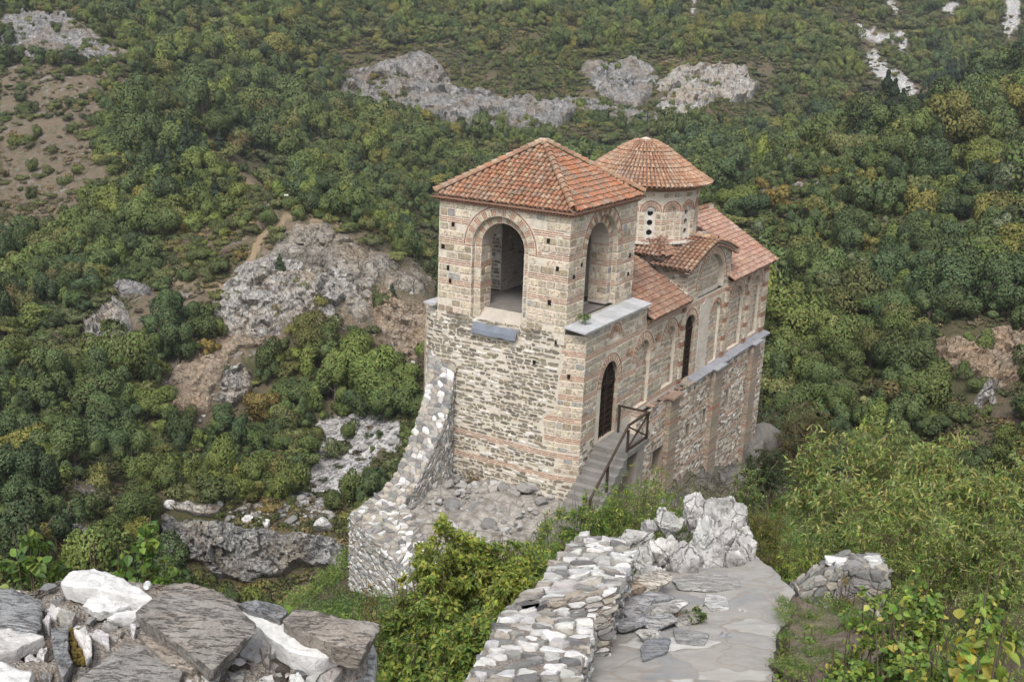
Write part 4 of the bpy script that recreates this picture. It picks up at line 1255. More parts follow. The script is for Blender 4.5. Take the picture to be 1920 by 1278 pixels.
def stone_mat(name, crack=True, scale=1.0, tintmul=(0.72, 1.12)):
    b = NB(name); p = b.pos(True)
    n = b.noise(p, 5 * scale, 6, 0.65)
    c = b.mix(1.0, b.tint(), b.ramp(n, [(0.3, tintmul[0]), (0.7, tintmul[1])]), 'MULTIPLY')
    h = b.math('ADD', b.noise(p, 16 * scale, 6, 0.7), b.math('MULTIPLY', n, 1.2))
    if crack:
        w = b.mapping(p, (1, 1, .45), (.3, .2, .5))
        v = b.node("ShaderNodeTexVoronoi", {"Vector": b.mix(.12, w, b.node("ShaderNodeTexNoise", {"Vector": p, "Scale": 3 * scale, "Detail": 4}).outputs["Color"]), "Scale": 3.2 * scale}, feature='DISTANCE_TO_EDGE').outputs["Distance"]
        f = b.ramp(v, [(0.0, 0.85), (0.02, 0.0)])
        lich = b.ramp(b.noise(p, 2.2 * scale, 5, .7), [(0.47, 0.0), (0.62, 0.7)])
        c = b.mix(f, c, (0.06, 0.055, 0.05)); c = b.mix(lich, c, (0.15, 0.145, 0.135)); c = b.mix(b.ramp(b.noise(b.mapping(p, (1, 1, .3)), 6 * scale, 5, .7), [(.56, 0), (.66, .6)]), c, (.11, .105, .095))
        h = b.math('SUBTRACT', h, b.math('MULTIPLY', f, 1.5))
    return b.done(c, 0.9, h, 0.6, 0.03)
MAT['limestone'] = stone_mat('weathered_limestone')
MAT['rubble'] = stone_mat('wall_rubble', crack=False, scale=2.0)
MAT['schist'] = None
b = NB('grey_schist_slab'); p = b.pos(True)
q = b.mapping(p, (2.2, 2.2, 14), (.1, .15, 0))
n1 = b.noise(q, 2.2, 7, .75, .4); n2 = b.noise(p, 70, 5, .75); n3 = b.noise(p, 5.0, 6, .7)
c = b.mix(1.0, b.tint(), b.ramp(n1, [(.25, .55), (.75, 1.4)]), 'MULTIPLY')
c = b.mix(b.ramp(n3, [(.52, 0), (.7, .5)]), c, (.26, .215, .17))
n4 = b.noise(b.mapping(p, (1.6, 9, 4), (.1, 0, .45)), 2.5, 6, .7); ln_ = b.ramp(n4, [(.458, 0), (.475, .5), (.485, .5), (.498, 0)]); c = b.mix(ln_, c, (.06, .052, .046)); n1 = b.math('SUBTRACT', n1, ln_)
c = b.mix(1, c, b.ramp(n2, [(.3, .7), (.7, 1.3)]), 'MULTIPLY'); c = b.mix(b.ramp(b.noise(p, 2.0, 5, .7), [(.56, 0), (.66, .5)]), c, (.36, .35, .33))
MAT['schist'] = b.done(c, .82, b.math('ADD', n1, b.math('MULTIPLY', n2, .35)), .9, .03)
b = NB('gritty_old_mortar'); p = b.pos(True)
n1 = b.noise(p, 45, 5, .75); n2 = b.noise(p, 5, 4, .6)
v = b.node("ShaderNodeTexVoronoi", {"Vector": p, "Scale": 70.0}).outputs["Distance"]
c = b.mix(b.ramp(n1, [(.35, 0), (.65, 1)]), (.2, .172, .148), (.47, .43, .385)); c = b.mix(b.ramp(n2, [(.5, 0), (.68, .6)]), c, (.2, .15, .11))
MAT['grit'] = b.done(c, .95, b.math('ADD', n1, v), .9, .03)

def sharpen(o, ang=38):
    o.data.polygons.foreach_set('use_smooth', np.ones(len(o.data.polygons), bool))
    try: o.data.set_sharp_from_angle(angle=R(ang))
    except Exception: pass
    return o

P_WHITE = [(.60, .59, .575), (.52, .51, .495), (.66, .65, .64), (.42, .41, .395), (.36, .345, .33)]
P_GREY = [(.25, .245, .235), (.33, .315, .285), (.19, .188, .185), (.37, .335, .285)]
def cells(w, h, size, r, aniso=1.0, gap=.012):
    """irregular tightly packed polygons filling w x h: cells about size high and size*aniso wide"""
    sx, sy = size * aniso, size
    nx, ny = max(1, int(round(w / sx))), max(1, int(round(h / sy))); sx, sy = w / nx, h / ny
    px = (np.arange(-2, nx + 2)[None, :] + .5 + r.uniform(-.42, .42, (ny + 4, nx + 4))) ; py = (np.arange(-2, ny + 2)[:, None] + .5 + r.uniform(-.4, .4, (ny + 4, nx + 4)))
    out = []
    for j in range(2, ny + 2):
        for i in range(2, nx + 2):
            c = np.array([px[j, i], py[j, i]])
            P = [(c[0] - 1.4, c[1] - 1.4), (c[0] + 1.4, c[1] - 1.4), (c[0] + 1.4, c[1] + 1.4), (c[0] - 1.4, c[1] + 1.4)]
            for b_ in range(-2, 3):
                for a in range(-2, 3):
                    if a == b_ == 0 or not (0 <= j + b_ < ny + 4 and 0 <= i + a < nx + 4): continue
                    q = np.array([px[j + b_, i + a], py[j + b_, i + a]]); n = q - c; m_ = (q + c) / 2
                    Q = []
                    for k in range(len(P)):
                        A, B = np.array(P[k]), np.array(P[(k + 1) % len(P)]); da, db = (A - m_) @ n, (B - m_) @ n
                        if da <= 0: Q.append(tuple(A))
                        if da * db < 0: Q.append(tuple(A + (B - A) * da / (da - db)))
                    P = Q
                    if len(P) < 3: break
                if len(P) < 3: break
            if len(P) < 3: continue
            P = np.array(P) * np.array([sx, sy]); cc = P.mean(0)
            L_ = np.linalg.norm(P - cc, axis=1, keepdims=True); P = cc + (P - cc) * np.clip((L_ - gap * r.uniform(.5, 1.8)) / (L_ + 1e-9), .55, 1)
            out.append((P, cc))
    return out

def cell_stone(m, mp, P, cc, hgt, r, tint, mi=1, nb=13, depth=.06, rough=.18):
    """one stone: mp(u, v, h) gives its place on the wall's surface"""
    n = len(P); seg = np.linalg.norm(np.roll(P, -1, 0) - P, axis=1); cum = np.concatenate([[0], np.cumsum(seg)])
    s = np.linspace(0, cum[-1], nb, endpoint=False) + r.uniform(0, cum[-1] / nb)
    s = np.sort(np.mod(s, cum[-1]))
    Q = np.stack([np.interp(s, cum, np.append(P[:, k], P[0, k])) for k in range(2)], 1)
    Q = cc + (Q - cc) * (1 + r.normal(size=(nb, 1)) * .05)
    size = np.linalg.norm(Q - cc, axis=1).mean()
    tl = r.normal(size=2) * .16
    V = []
    for f, hh, jn in ((1.0, -depth, 0), (1.02, hgt * .45, .10), (.9, hgt, .16), (.5, hgt * 1.06, .2)):
        D = cc + (Q - cc) * f * (1 + r.normal(size=(nb, 1)) * .03)
        hz = hh + (D - cc) @ tl * (1 if hh > 0 else 0) + r.normal(size=nb) * jn * hgt * rough * 3
        V += [mp(D[k, 0], D[k, 1], hz[k]) for k in range(nb)]
    V.append(mp(cc[0], cc[1], hgt * 1.05))
    F = [[k * nb + i, k * nb + (i + 1) % nb, (k + 1) * nb + (i + 1) % nb, (k + 1) * nb + i] for k in range(3) for i in range(nb)] + [[3 * nb + i, 3 * nb + (i + 1) % nb, 4 * nb] for i in range(nb)]
    m.add(V, F, mi, tint)

def rubble_wall(name, st, label, cat, seed, size=.3, white=.6, core=(.38, .35, .31), sides=(0, 1), flat=.3, side=(2.2, .5), parent=None, ends=(0, 1), pal_g=None, drop=.06):
    """a wall of packed rubble; st: list of (left top, right top, base z) in world metres"""
    r = np.random.default_rng(seed); m = MB()
    A = np.array([s[0] for s in st], float); B = np.array([s[1] for s in st], float); zb = np.array([s[2] for s in st], float)
    C = (A + B) / 2; run = np.concatenate([[0], np.cumsum(np.linalg.norm(np.diff(C, axis=0), axis=1))]); Lt = run[-1]
    f3 = lambda M_, v: np.array([np.interp(v, run, M_[:, k]) for k in range(3)])
    dn = lambda P, z: np.array([P[0], P[1], z])
    for i in range(len(st) - 1):
        m.quad(A[i], B[i], B[i + 1], A[i + 1], 0, core)
        m.quad(A[i], A[i + 1], dn(A[i + 1], zb[i + 1]), dn(A[i], zb[i]), 0, core)
        m.quad(B[i], dn(B[i], zb[i]), dn(B[i + 1], zb[i + 1]), B[i + 1], 0, core)
    for i in (0, -1): m.quad(A[i], dn(A[i], zb[i]), dn(B[i], zb[i]), B[i], 0, core)
    pick = lambda: vary((P_WHITE if r.random() < white else (pal_g or P_GREY))[r.integers(len(P_WHITE if False else P_GREY))], .14)
    W = np.linalg.norm(B - A, axis=1).mean()
    def top(u, v, h):
        a, b_ = f3(A, v), f3(B, v); return a + (b_ - a) * (u / W) + np.array([0, 0, h])
    for P, cc in cells(W, Lt, size, r, 1.4):
        if r.random() < drop: continue
        cell_stone(m, top, P, cc, size * flat * r.uniform(.15, 1.25), r, pick())
    for s in sides:
        T_ = A if s == 0 else B
        dr_ = (T_[-1] - T_[0])[:2]; out = np.array([-dr_[1], dr_[0], 0]); out /= np.linalg.norm(out) + 1e-9
        cen = (C[0] - T_[0]); out = -out if out @ cen > 0 else out
        H = (T_[:, 2] - zb).max()
        def face(u, v, h, T_=T_, out=out):
            p_ = f3(T_, u); return np.array([p_[0], p_[1], p_[2] - v]) + out * h
        for P, cc in cells(Lt, H, size * side[1], r, side[0]):
            if r.random() < drop * .6 or np.interp(cc[0], run, T_[:, 2] - zb) < cc[1]: continue
            cell_stone(m, face, P, cc, size * .16 * r.uniform(.4, 1.4), r, pick(), nb=11)
    for e in ends:
        a, b_ = (A[0], B[0]) if e == 0 else (A[-1], B[-1]); z_ = zb[0] if e == 0 else zb[-1]
        w_ = np.linalg.norm(b_ - a); H = max(a[2], b_[2]) - z_
        out = (C[0] - C[1]) if e == 0 else (C[-1] - C[-2]); out = np.array([out[0], out[1], 0]); out /= np.linalg.norm(out) + 1e-9
        def endf(u, v, h, a=a, b_=b_, w_=w_, out=out):
            p_ = a + (b_ - a) * u / w_; return np.array([p_[0], p_[1], p_[2] - v]) + out * h
        for P, cc in cells(w_, H, size * side[1], r, side[0]):
            cell_stone(m, endf, P, cc, size * .16 * r.uniform(.4, 1.4), r, pick(), nb=11)
    o = m.build(name, [MAT['grit'], MAT['rubble']], parent); sharpen(o, 32)
    if parent is None: tag(o, label, cat)
    return o

def face_mat(name, pale, mid, dark, tan, fz=.35, sc=1.0):
    b = NB(name); p = b.pos(True)
    q = b.mapping(p, (1, 1, fz), (.15, .1, 0))
    n1 = b.noise(q, .55 * sc, 7, .7, .3); n2 = b.noise(q, 1.9 * sc, 6, .7); n3 = b.noise(p, .16 * sc, 3, .6)
    v = b.node("ShaderNodeTexVoronoi", {"Vector": b.mix(.2, q, b.node("ShaderNodeTexNoise", {"Vector": p, "Scale": .8 * sc, "Detail": 3}).outputs["Color"]), "Scale": .9 * sc}, feature='DISTANCE_TO_EDGE').outputs["Distance"]
    c = b.ramp(n1, [(.3, dark), (.46, mid), (.66, pale)])
    c = b.mix(b.ramp(n3, [(.45, 0), (.62, .75)]), c, tan)
    c = b.mix(b.ramp(n2, [(.3, .75), (.5, 0)]), c, tuple(k * .45 for k in dark))
    n5 = b.noise(b.mapping(p, (.5, .5, 1.6), (.5, .35, .3)), 1.1 * sc, 6, .7, .5); c = b.mix(b.ramp(n5, [(.46, 0), (.485, .7), (.495, .7), (.52, 0)]), c, tuple(k * .55 for k in dark))
    f = b.ramp(v, [(0, .45), (.03, 0)]); c = b.mix(f, c, tuple(k * .5 for k in dark))
    return b.done(c, .95, b.math('SUBTRACT', b.math('ADD', n1, n2), f), .9, .5 / sc)

# ruined bastion below the west wall: a leg falling away from the church and a leg towards the viewer
def cwl(a, b, z): return cw(a, b, z)
st = []
for a, bo_, bi_, zt in ((.25, 5.95, 4.65, 1.15), (-.3, 5.55, 4.45, .25), (-.7, 5.45, 4.35, -.75), (-1.3, 5.38, 4.3, -1.6), (-2.0, 5.3, 4.28, -2.4), (-2.8, 5.22, 4.24, -3.1), (-3.8, 5.15, 4.15, -3.35), (-5.5, 5.1, 3.2, -3.5)):
    st.append((cw(a, bo_, zt), cw(a, bi_, zt - .1), -9.5 if a < -1 else -7))
rubble_wall('ruined_wall', st, 'ruined rubble wall stepping down from the belfry corner, white stones on top', 'wall', 3, size=.19, white=.3, sides=(0, 1), core=(.33, .3, .27))
st = [(cw(-5.5, 5.1, -3.5), cw(-3.8, 4.1, -3.45), -9.5), (cw(-6.1, 3.9, -3.6), cw(-4.6, 3.0, -3.55), -9.5), (cw(-6.75, 2.2, -3.9), cw(-5.35, 2.0, -3.8), -10), (cw(-8.0, .7, -4.3), cw(-6.4, .4, -4.2), -10)]
rubble_wall('ruined_wall', st, 'broad ruined rubble wall running forward behind the round yellow-green bush', 'wall', 4, size=.19, white=.4, sides=(0, 1), core=(.33, .31, .29))
# rocky floor inside the bastion
def ground_sheet(name, quad_pts, n, bump, mat, kind='structure', seed=0):
    a, b_, c, d = (np.array(q, float) for q in quad_pts)
    u, v = np.meshgrid(np.linspace(0, 1, n), np.linspace(0, 1, n)); u, v = u[..., None], v[..., None]
    P = (a * (1 - u) + b_ * u) * (1 - v) + (d * (1 - u) + c * u) * v
    P[..., 2] += bump * fbm(P[..., 0] * 1.1, P[..., 1] * 1.1, None, seed, 5) 
    ed_ = np.minimum(np.minimum(u, 1 - u), np.minimum(v, 1 - v))[..., 0]; P[..., 2] -= 1.6 * np.clip(1 - ed_ / .07, 0, 1) ** 2
    o = grid_mesh(name, P, mat); tag(o, kind=kind); return o
b = NB('trodden_rock'); p = b.pos(True)
v = b.node("ShaderNodeTexVoronoi", {"Vector": b.mapping(p, (1, 1, .6)), "Scale": 1.7, "Randomness": 1.0}, feature='DISTANCE_TO_EDGE').outputs["Distance"]
n1 = b.noise(p, 2.5, 6, .65); n2 = b.noise(p, 14, 5, .7)
c = b.mix(b.ramp(n1, [(.35, 0), (.65, 1)]), (.17, .155, .135), (.37, .35, .32)); c = b.mix(b.ramp(n2, [(.5, 0), (.7, .7)]), c, (.14, .12, .095))
c = b.mix(b.ramp(v, [(0, .7), (.05, 0)]), c, (.12, .1, .085))
MAT['bedrock'] = b.done(c, .92, b.math('ADD', n1, b.math('MULTIPLY', n2, .4)), .8, .06)
ground_sheet('rock_floor', (cw(-5.0, 4.4, -4.2), cw(.3, 6.0, -3.4), cw(.6, -.9, -3.62), cw(-7.5, -.4, -4.3)), 60, .18, MAT['bedrock'], seed=5)
MAT['bedrock_dark'] = face_mat('dark_bedrock', (.26, .245, .225), (.15, .14, .125), (.08, .075, .065), (.13, .12, .07), .6, 2.0)  # a darker grey rock for the slope under the south wall
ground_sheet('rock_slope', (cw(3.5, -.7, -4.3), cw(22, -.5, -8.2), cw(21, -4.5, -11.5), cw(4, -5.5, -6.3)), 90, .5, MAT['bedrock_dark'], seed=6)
# ledge of natural rock leaning on the south wall's foot
for i, (a, b_, z, sx, sy, sz) in enumerate(((15.5, -2.0, -8.4, 3.4, 1.9, 2.6), (18.6, -1.7, -8.0, 3.2, 1.7, 2.6), (12.6, -2.0, -8.3, 2.6, 1.6, 1.7), (20.8, -1.2, -8.2, 2.2, 2.2, 2.8))):
    m = MB(); V, F = rock((sx, sy, sz), 300 + i, 4, 12, 3, .12); V = rot_z(V, CH_ROT + .2 * i); m.arrays(V + cw(a, b_, z), F, 0, [(.15, .14, .128)])
    tag(sharpen(m.build('bedrock', MAT['limestone'])), ['grey bedrock hump under the second pilaster of the south wall', 'grey bedrock hump under the far corner pilaster of the church', 'small grey bedrock hump between the first and second pilasters', 'grey bedrock block past the far corner of the church'][i], 'rock')

# wall beside the path
PW = [(870, 1330, 1085, 1330, 5.75), (870, 1290, 1083, 1292, 6.05), (885, 1262, 1088, 1268, 6.3), (917, 1197, 1104, 1205, 6.95), (943, 1147, 1116, 1150, 7.65)]
PW2 = [(948, 1140, 1150, 1108, 7.9), (982, 1122, 1147, 1110, 8.2), (1030, 1075, 1168, 1078, 9.0), (1060, 1030, 1187, 1036, 9.9), (1090, 1002, 1160, 1010, 10.6)]
def wall_st(rows, lift=0.0, base=.9):
    out = []
    for lx, ly, rx, ry, Y in rows:
        a, c = at(lx, ly, Y), at(rx, ry, Y); a[2] += lift; c[2] += lift
        out.append((a, c, min(a[2], c[2]) - base))
    return out
path_wall = thing('stone_wall', at(1040, 1150, 7.6), 'low dry-stone wall along the left edge of the paved path, white rubble top', 'wall')
def under(o, parent):
    o.parent = parent; o.matrix_parent_inverse = Matrix.Translation(-parent.location); return o
under(rubble_wall('wall_section', wall_st(PW), '', '', 5, size=.105, white=.62, sides=(0, 1), core=(.33, .29, .25), parent=path_wall), path_wall)
under(rubble_wall('wall_section', wall_st(PW2), '', '', 6, size=.11, white=.5, sides=(0, 1), core=(.33, .29, .25), parent=path_wall), path_wall)

# paved path
rowsP = [(1075, 1340, 1440, 1350, 6.254), (1100, 1290, 1445, 1290, 6.996), (1118, 1240, 1452, 1240, 7.738), (1140, 1195, 1466, 1185, 8.586), (1165, 1150, 1480, 1140, 9.434), (1190, 1115, 1492, 1108, 10.176), (1240, 1082, 1462, 1076, 11.024), (1280, 1062, 1425, 1046, 11.872), (1310, 1048, 1395, 1030, 12.614)]
Ya = np.array([k[4] for k in rowsP]); Yq = np.linspace(Ya[0], Ya[-1], 260)
Lp = np.array([at(k[0], k[1], k[4]) for k in rowsP]); Rp = np.array([at(k[2], k[3], k[4]) for k in rowsP])
ip = lambda A_: np.stack([np.interp(Yq, Ya, A_[:, i]) for i in range(3)], 1)
Lq, Rq = ip(Lp), ip(Rp); Lq[:, 0] -= .12
u = np.linspace(0, 1, 150)[None, :, None]
Rq[:, 0] += .045 * fbm(Yq * 2.2, Yq * 0 + 3, None, 71, 4)
PV = Lq[:, None] * (1 - u) + Rq[:, None] * u
PV[..., 2] -= .02 * np.clip((u[..., 0] - .97) / .03, 0, 1) ** 2
st_z = np.interp(Yq, Ya, (Lp[:, 2] + Rp[:, 2]) / 2)
# the slope is taken in shallow worn steps
stp = .14; zq = st_z / stp; fr_ = zq - np.floor(zq); step_z = (np.floor(zq) + np.clip((fr_ - .25) / .5, 0, 1) ** 1.0) * stp
kx = np.clip(1.5 * fbm(PV[..., 0] * .9, PV[..., 1] * .9, None, 61, 3) + .35, 0, 1)
PV[..., 2] += (step_z - st_z)[:, None] * (.10 * kx) + .008 * fbm(PV[..., 0] * 4, PV[..., 1] * 4, None, 62, 4)
b = NB('flagstone_path'); p = b.pos(True)
wp = b.node("ShaderNodeVectorMath", {0: p, 1: b.node("ShaderNodeTexNoise", {"Vector": p, "Scale": 1.6, "Detail": 3}).outputs["Color"]}, operation='ADD').outputs[0]
wp = b.mapping(wp, (1, .85, 0))
ve = b.node("ShaderNodeTexVoronoi", {"Vector": wp, "Scale": 2.0}, feature='DISTANCE_TO_EDGE').outputs["Distance"]
vc = b.node("ShaderNodeTexVoronoi", {"Vector": wp, "Scale": 2.0}).outputs["Color"]
sp_ = b.node("ShaderNodeSeparateColor", {"Color": vc})
n1 = b.noise(p, 6, 6, .65); n2 = b.noise(p, 1.3, 4, .6); n3 = b.noise(p, 38, 4, .7)
slab = b.ramp(sp_.outputs[0], [(0, (.28, .27, .255)), (.45, (.35, .335, .31)), (.7, (.245, .248, .255)), (.9, (.38, .365, .345)), (1, (.52, .51, .49))])
slab = b.mix(1, slab, b.ramp(n1, [(.3, .82), (.7, 1.12)]), 'MULTIPLY')
joint = b.mix(n1, (.20, .175, .15), (.35, .32, .285))
dust = b.ramp(n2, [(.44, 0), (.66, .65)])
c = b.mix(b.ramp(ve, [(.012, 1), (.045, 0)]), slab, joint)
c = b.mix(dust, c, b.mix(n3, (.27, .25, .22), (.39, .365, .33)))
MAT['path'] = b.done(c, .9, b.math('ADD', b.math('MULTIPLY', b.ramp(ve, [(0, 0), (.05, 1)]), .8), b.math('ADD', b.math('MULTIPLY', n3, .5), n1)), .3, .02)
tag(grid_mesh('path', PV, MAT['path']), kind='structure')
m = MB()     # its outer edge drops to the ground beside it
for i in range(0, 258, 3):
    p0, p1 = PV[i, -1], PV[i + 3 if i + 3 < 260 else 259, -1]
    m.quad(p0, p1, p1 - np.array([-.05, 0, .4]), p0 - np.array([-.05, 0, .4]), 0, vary((.22, .2, .18), .3))
o = m.build('path_edge', MAT['rubble']); tag(o, kind='structure')
# flat slabs half sunk in the path and grey slabs stepping down beside the wall
def slab(pts, zfun, th, seed, tint, mat='schist', nb=56, nr=9, bulge=.012, rough=.012, tilt=(0, 0), round_=.05, under_cut=.12):
    """a flat stone with the given plan outline (world x, y), zfun its top height at the middle"""
    r = np.random.default_rng(seed)
    P = np.array(pts, float); n = len(P)
    c = P.mean(0)
    seg = np.linalg.norm(np.roll(P, -1, 0) - P, axis=1); cum = np.concatenate([[0], np.cumsum(seg)]); s = np.linspace(0, cum[-1], nb, endpoint=False)
    Q = np.stack([np.interp(s, cum, np.append(P[:, i], P[0, i])) for i in range(2)], 1)
    dirs = Q - c; rad = np.linalg.norm(dirs, axis=1); ang = np.arctan2(dirs[:, 1], dirs[:, 0]); size = rad.mean()
    jag = 1 + .03 * fbm(np.cos(ang) * 2.5 + seed, np.sin(ang) * 2.5, None, seed % 31, 4)
    rings = []
    for k in range(nr):
        t = (k / (nr - 1)) ** .8 if k else 0.02
        D = c + dirs * t * (jag[:, None] if t > .5 else 1) * (1 - round_ * .0)
        z = -round_ * th * max(0, (t - .82) / .18) ** 2
        rings.append((D, z))
    rings.append((c + dirs * jag[:, None] * 1.012, -th * .18)); rings.append((c + dirs * jag[:, None] * (1 - under_cut * .3), -th * .55)); rings.append((c + dirs * jag[:, None] * (1 - under_cut), -th))
    V = []
    for k, (D, z) in enumerate(rings):
        nz = rough * fbm(D[:, 0] * 3 / size + seed, D[:, 1] * 3 / size, np.full(nb, k * .15 if k >= nr else 0), seed % 29, 4)
        side = 0
        if k >= nr:
            jj = 1 + .05 * fbm(D[:, 0] * 5 / size, D[:, 1] * 5 / size, np.full(nb, float(k)), seed % 23, 3); D = c + (D - c) * jj[:, None]
        zz = zfun + z + nz + bulge * (1 - np.linalg.norm(D - c, axis=1) / rad.max()) + (D[:, 0] - c[0]) * tilt[0] + (D[:, 1] - c[1]) * tilt[1]
        V.append(np.column_stack([D, zz]))
    V = np.vstack(V); nR = len(rings)
    F = [[k * nb + i, k * nb + (i + 1) % nb, (k + 1) * nb + (i + 1) % nb, (k + 1) * nb + i] for k in range(nR - 1) for i in range(nb)]
    m = MB(); m.arrays(V, F, 0, [tint]); m.add(V[:nb], [tuple(range(nb))], 0, tint); m.add(V[-nb:], [tuple(range(nb))[::-1]], 0, tint)
    return m, MAT[mat]
def path_z(x, y): 
    return float(np.interp(y, Yq, st_z))
flag_px = [([(1262, 1078), (1320, 1068), (1395, 1078), (1398, 1100), (1340, 1106), (1275, 1100)], (.40, .39, .37)), ([(1325, 1108), (1360, 1112), (1368, 1142), (1335, 1146), (1320, 1130)], (.62, .61, .59)),
           ([(1425, 1112), (1438, 1110), (1441, 1122), (1428, 1126)], (.66, .65, .64)), ([(1262, 1178), (1330, 1190), (1320, 1212), (1268, 1206)], (.36, .355, .35)), ([(1222, 1192), (1258, 1200), (1250, 1225), (1205, 1240), (1200, 1215)], (.28, .29, .31)),
           ([(1385, 1140), (1412, 1146), (1405, 1151), (1384, 1146)], (.6, .59, .57)), ([(1350, 1185), (1385, 1190), (1375, 1198), (1348, 1194)], (.27, .285, .30))]
for i, (poly, t) in enumerate(flag_px):
    P = []
    for x, y in poly:
        Y_ = 8.0
        for _ in range(12):
            w = at(x, y, Y_); Y_ = Y_ + (w[2] - path_z(w[0], w[1])) * .9
        P.append(w[:2])
    c_ = np.mean(P, 0)
    m, mt = slab(P, path_z(*c_) + .022, .08, 700 + i, t, 'schist', 40, 6, .004, .006, (0, -.29))
    o = m.build('flagstone', mt); sharpen(o, 50)
    tag(o, ['long pale grey flagstone at the foot of the white boulders', 'cream-white squarish flagstone in the middle of the path', 'little white flagstone near the far right edge of the path', 'large grey flagstone beside the low green tuft', 'blue-grey flagstone nearest the wall at the bottom of the path', 'thin sliver of white stone on the path', 'small blue-grey flagstone below the cream-white one'][i], 'flagstone')

# slabs stepping down at the wall's foot
ss = [((1180, 1105), .5, .16, (.42, .33, .25)), ((1215, 1125), .55, .14, (.3, .3, .31)), ((1195, 1140), .5, .12, (.33, .33, .34)), ((1235, 1150), .42, .14, (.36, .35, .34)), ((1210, 1090), .62, .2, (.5, .46, .4)), ((1265, 1138), .3, .1, (.6, .59, .57)), ((1185, 1165), .42, .1, (.32, .32, .33)), ((1235, 1165), .35, .1, (.34, .34, .34)), ((1285, 1158), .3, .1, (.38, .36, .34)), ((1215, 1190), .25, .1, (.5, .49, .47))]
for i, ((x, y), w, h, t) in enumerate(ss):
    Y_ = 9.0
    for _ in range(14):
        q = at(x, y, Y_); Y_ = Y_ + (q[2] - path_z(q[0], q[1]) - h * .5) * .9
    m = MB(); V, F = rock((w, w * .55, h), 800 + i, 3, 8, 3.5, .05); V = rot_z(V, .4 + .1 * (i % 3)); m.arrays(V + q, F, 0, [t])
    tag(sharpen(m.build('stone_slab', MAT['schist'])), 'flat grey or buff stone bedded at the foot of the path wall', 'stone', 'flat stones beside the path wall')

# white limestone outcrop at the end of the path
outc = thing('limestone_outcrop', at(1320, 1080, 11.4), 'tall cracked white limestone outcrop at the far end of the paved path', 'rock')
OB = [(1345, 990, 95, 145, 12.2, 5), (1251, 984, 50, 52, 12.0, 3), (1217, 990, 32, 38, 12.0, 3), (1190, 1012, 66, 38, 11.5, 4), (1243, 1045, 54, 88, 11.2, 4), (1283, 1052, 48, 74, 11.0, 4), (1337, 1048, 76, 62, 11.4, 4),
      (1398, 1033, 54, 50, 11.6, 4), (1382, 982, 32, 60, 12.3, 3), (1397, 1000, 26, 32, 12.1, 3), (1200, 1045, 44, 50, 10.9, 4), (1215, 1084, 60, 46, 10.3, 4), (1310, 960, 48, 70, 12.4, 4), (1375, 1052, 40, 34, 11.3, 3), (1322, 1005, 40, 70, 11.9, 4), (1362, 1018, 40, 60, 11.9, 3)]
OB = [(x, y, w, h, Y * 1.03, k) for x, y, w, h, Y, k in OB]
for i, (x, y, w, h, Y, sub) in enumerate(OB):
    q = at(x, y, Y); sx = w * Y / 2043 * 1.15; sz = h * Y / 2043 * 1.2
    m = MB(); V, F = rock((sx, sx * .95, sz), 900 + i * 7, 5, 14, 4.5, .05, (.6, .98))
    nv_ = V / (np.linalg.norm(V, axis=1)[:, None] + 1e-9); V = V + nv_ * (.10 * sx * facets(V[:, 0] * 3.2 / sx + i, V[:, 1] * 3.2 / sx, V[:, 2] * 1.5 / sx, 44) + .05 * sx * facets(V[:, 0] * 8 / sx, V[:, 1] * 8 / sx, V[:, 2] * 3.5 / sx + i, 47))[:, None]
    V = rot_axis(V, (random.uniform(-1, 1), random.uniform(-1, 1), .3), random.uniform(-.2, .2))
    m.arrays(V, F, 0, [vary((.49, .48, .465), .1)])
    o = m.build('boulder', MAT['limestone'], outc); sharpen(o, 28); o.location = q - np.array(outc.location)

# low wall on the right of the path
st = [(at(1486, 1092, 10.6), at(1500, 1100, 10.2), 6.75), (at(1535, 1062, 11.0), at(1560, 1075, 10.3), 6.85), (at(1575, 1040, 11.4), at(1600, 1062, 10.5), 6.9), (at(1650, 1036, 11.4), at(1665, 1075, 10.3), 6.9)]
rubble_wall('stone_wall', st, 'low dark slate wall with one bright white stone, right of the path among shrubs', 'wall', 9, size=.17, white=.08, core=(.2, .18, .16))
m = MB(); q = at(1573, 1047, 10.9); V, F = rock((.3, .2, .09), 78, 3, 6, 5); m.arrays(V + q + np.array([0, 0, -.02]), F, 0, [(.7, .69, .68)])
tag(sharpen(m.build('stone', MAT['rubble'])), 'bright white stone lying on the low slate wall', 'stone')
# bare clay terrace between that wall and the path
b = NB('bare_clay'); p = b.pos(True); n1 = b.noise(p, 9, 6, .7); n2 = b.noise(p, 1.5, 4, .6)
n3 = b.noise(p, 55, 5, .75); c = b.mix(b.ramp(n1, [(.35, 0), (.65, 1)]), (.15, .115, .088), (.27, .22, .175)); c = b.mix(b.ramp(n3, [(.56, 0), (.66, .7)]), c, (.36, .33, .29)); c = b.mix(b.ramp(n2, [(.5, 0), (.62, .6)]), c, (.11, .095, .05))
MAT['clay'] = b.done(c, .95, b.math('ADD', n1, b.math('ADD', n2, n3)), .9, .04)
cl_px = [(1466, 1262), (1480, 1160), (1500, 1118), (1600, 1120), (1680, 1150), (1720, 1190), (1690, 1262)]
gx_, gy_ = np.meshgrid(np.arange(1430, 1760, 3.0), np.arange(1095, 1275, 2.5))
Yg_ = np.interp(gy_, [1095, 1275], [9.9, 6.7]); PP = at(gx_, gy_, Yg_)
PP[..., 2] += .05 * fbm(PP[..., 0] * 2.5, PP[..., 1] * 2.5, None, 15, 5) + .02
jx_ = gx_ + 16 * fbm(PP[..., 0] * 3, PP[..., 1] * 3, None, 16, 3); jy_ = gy_ + 10 * fbm(PP[..., 0] * 3, PP[..., 1] * 3, None, 18, 3)
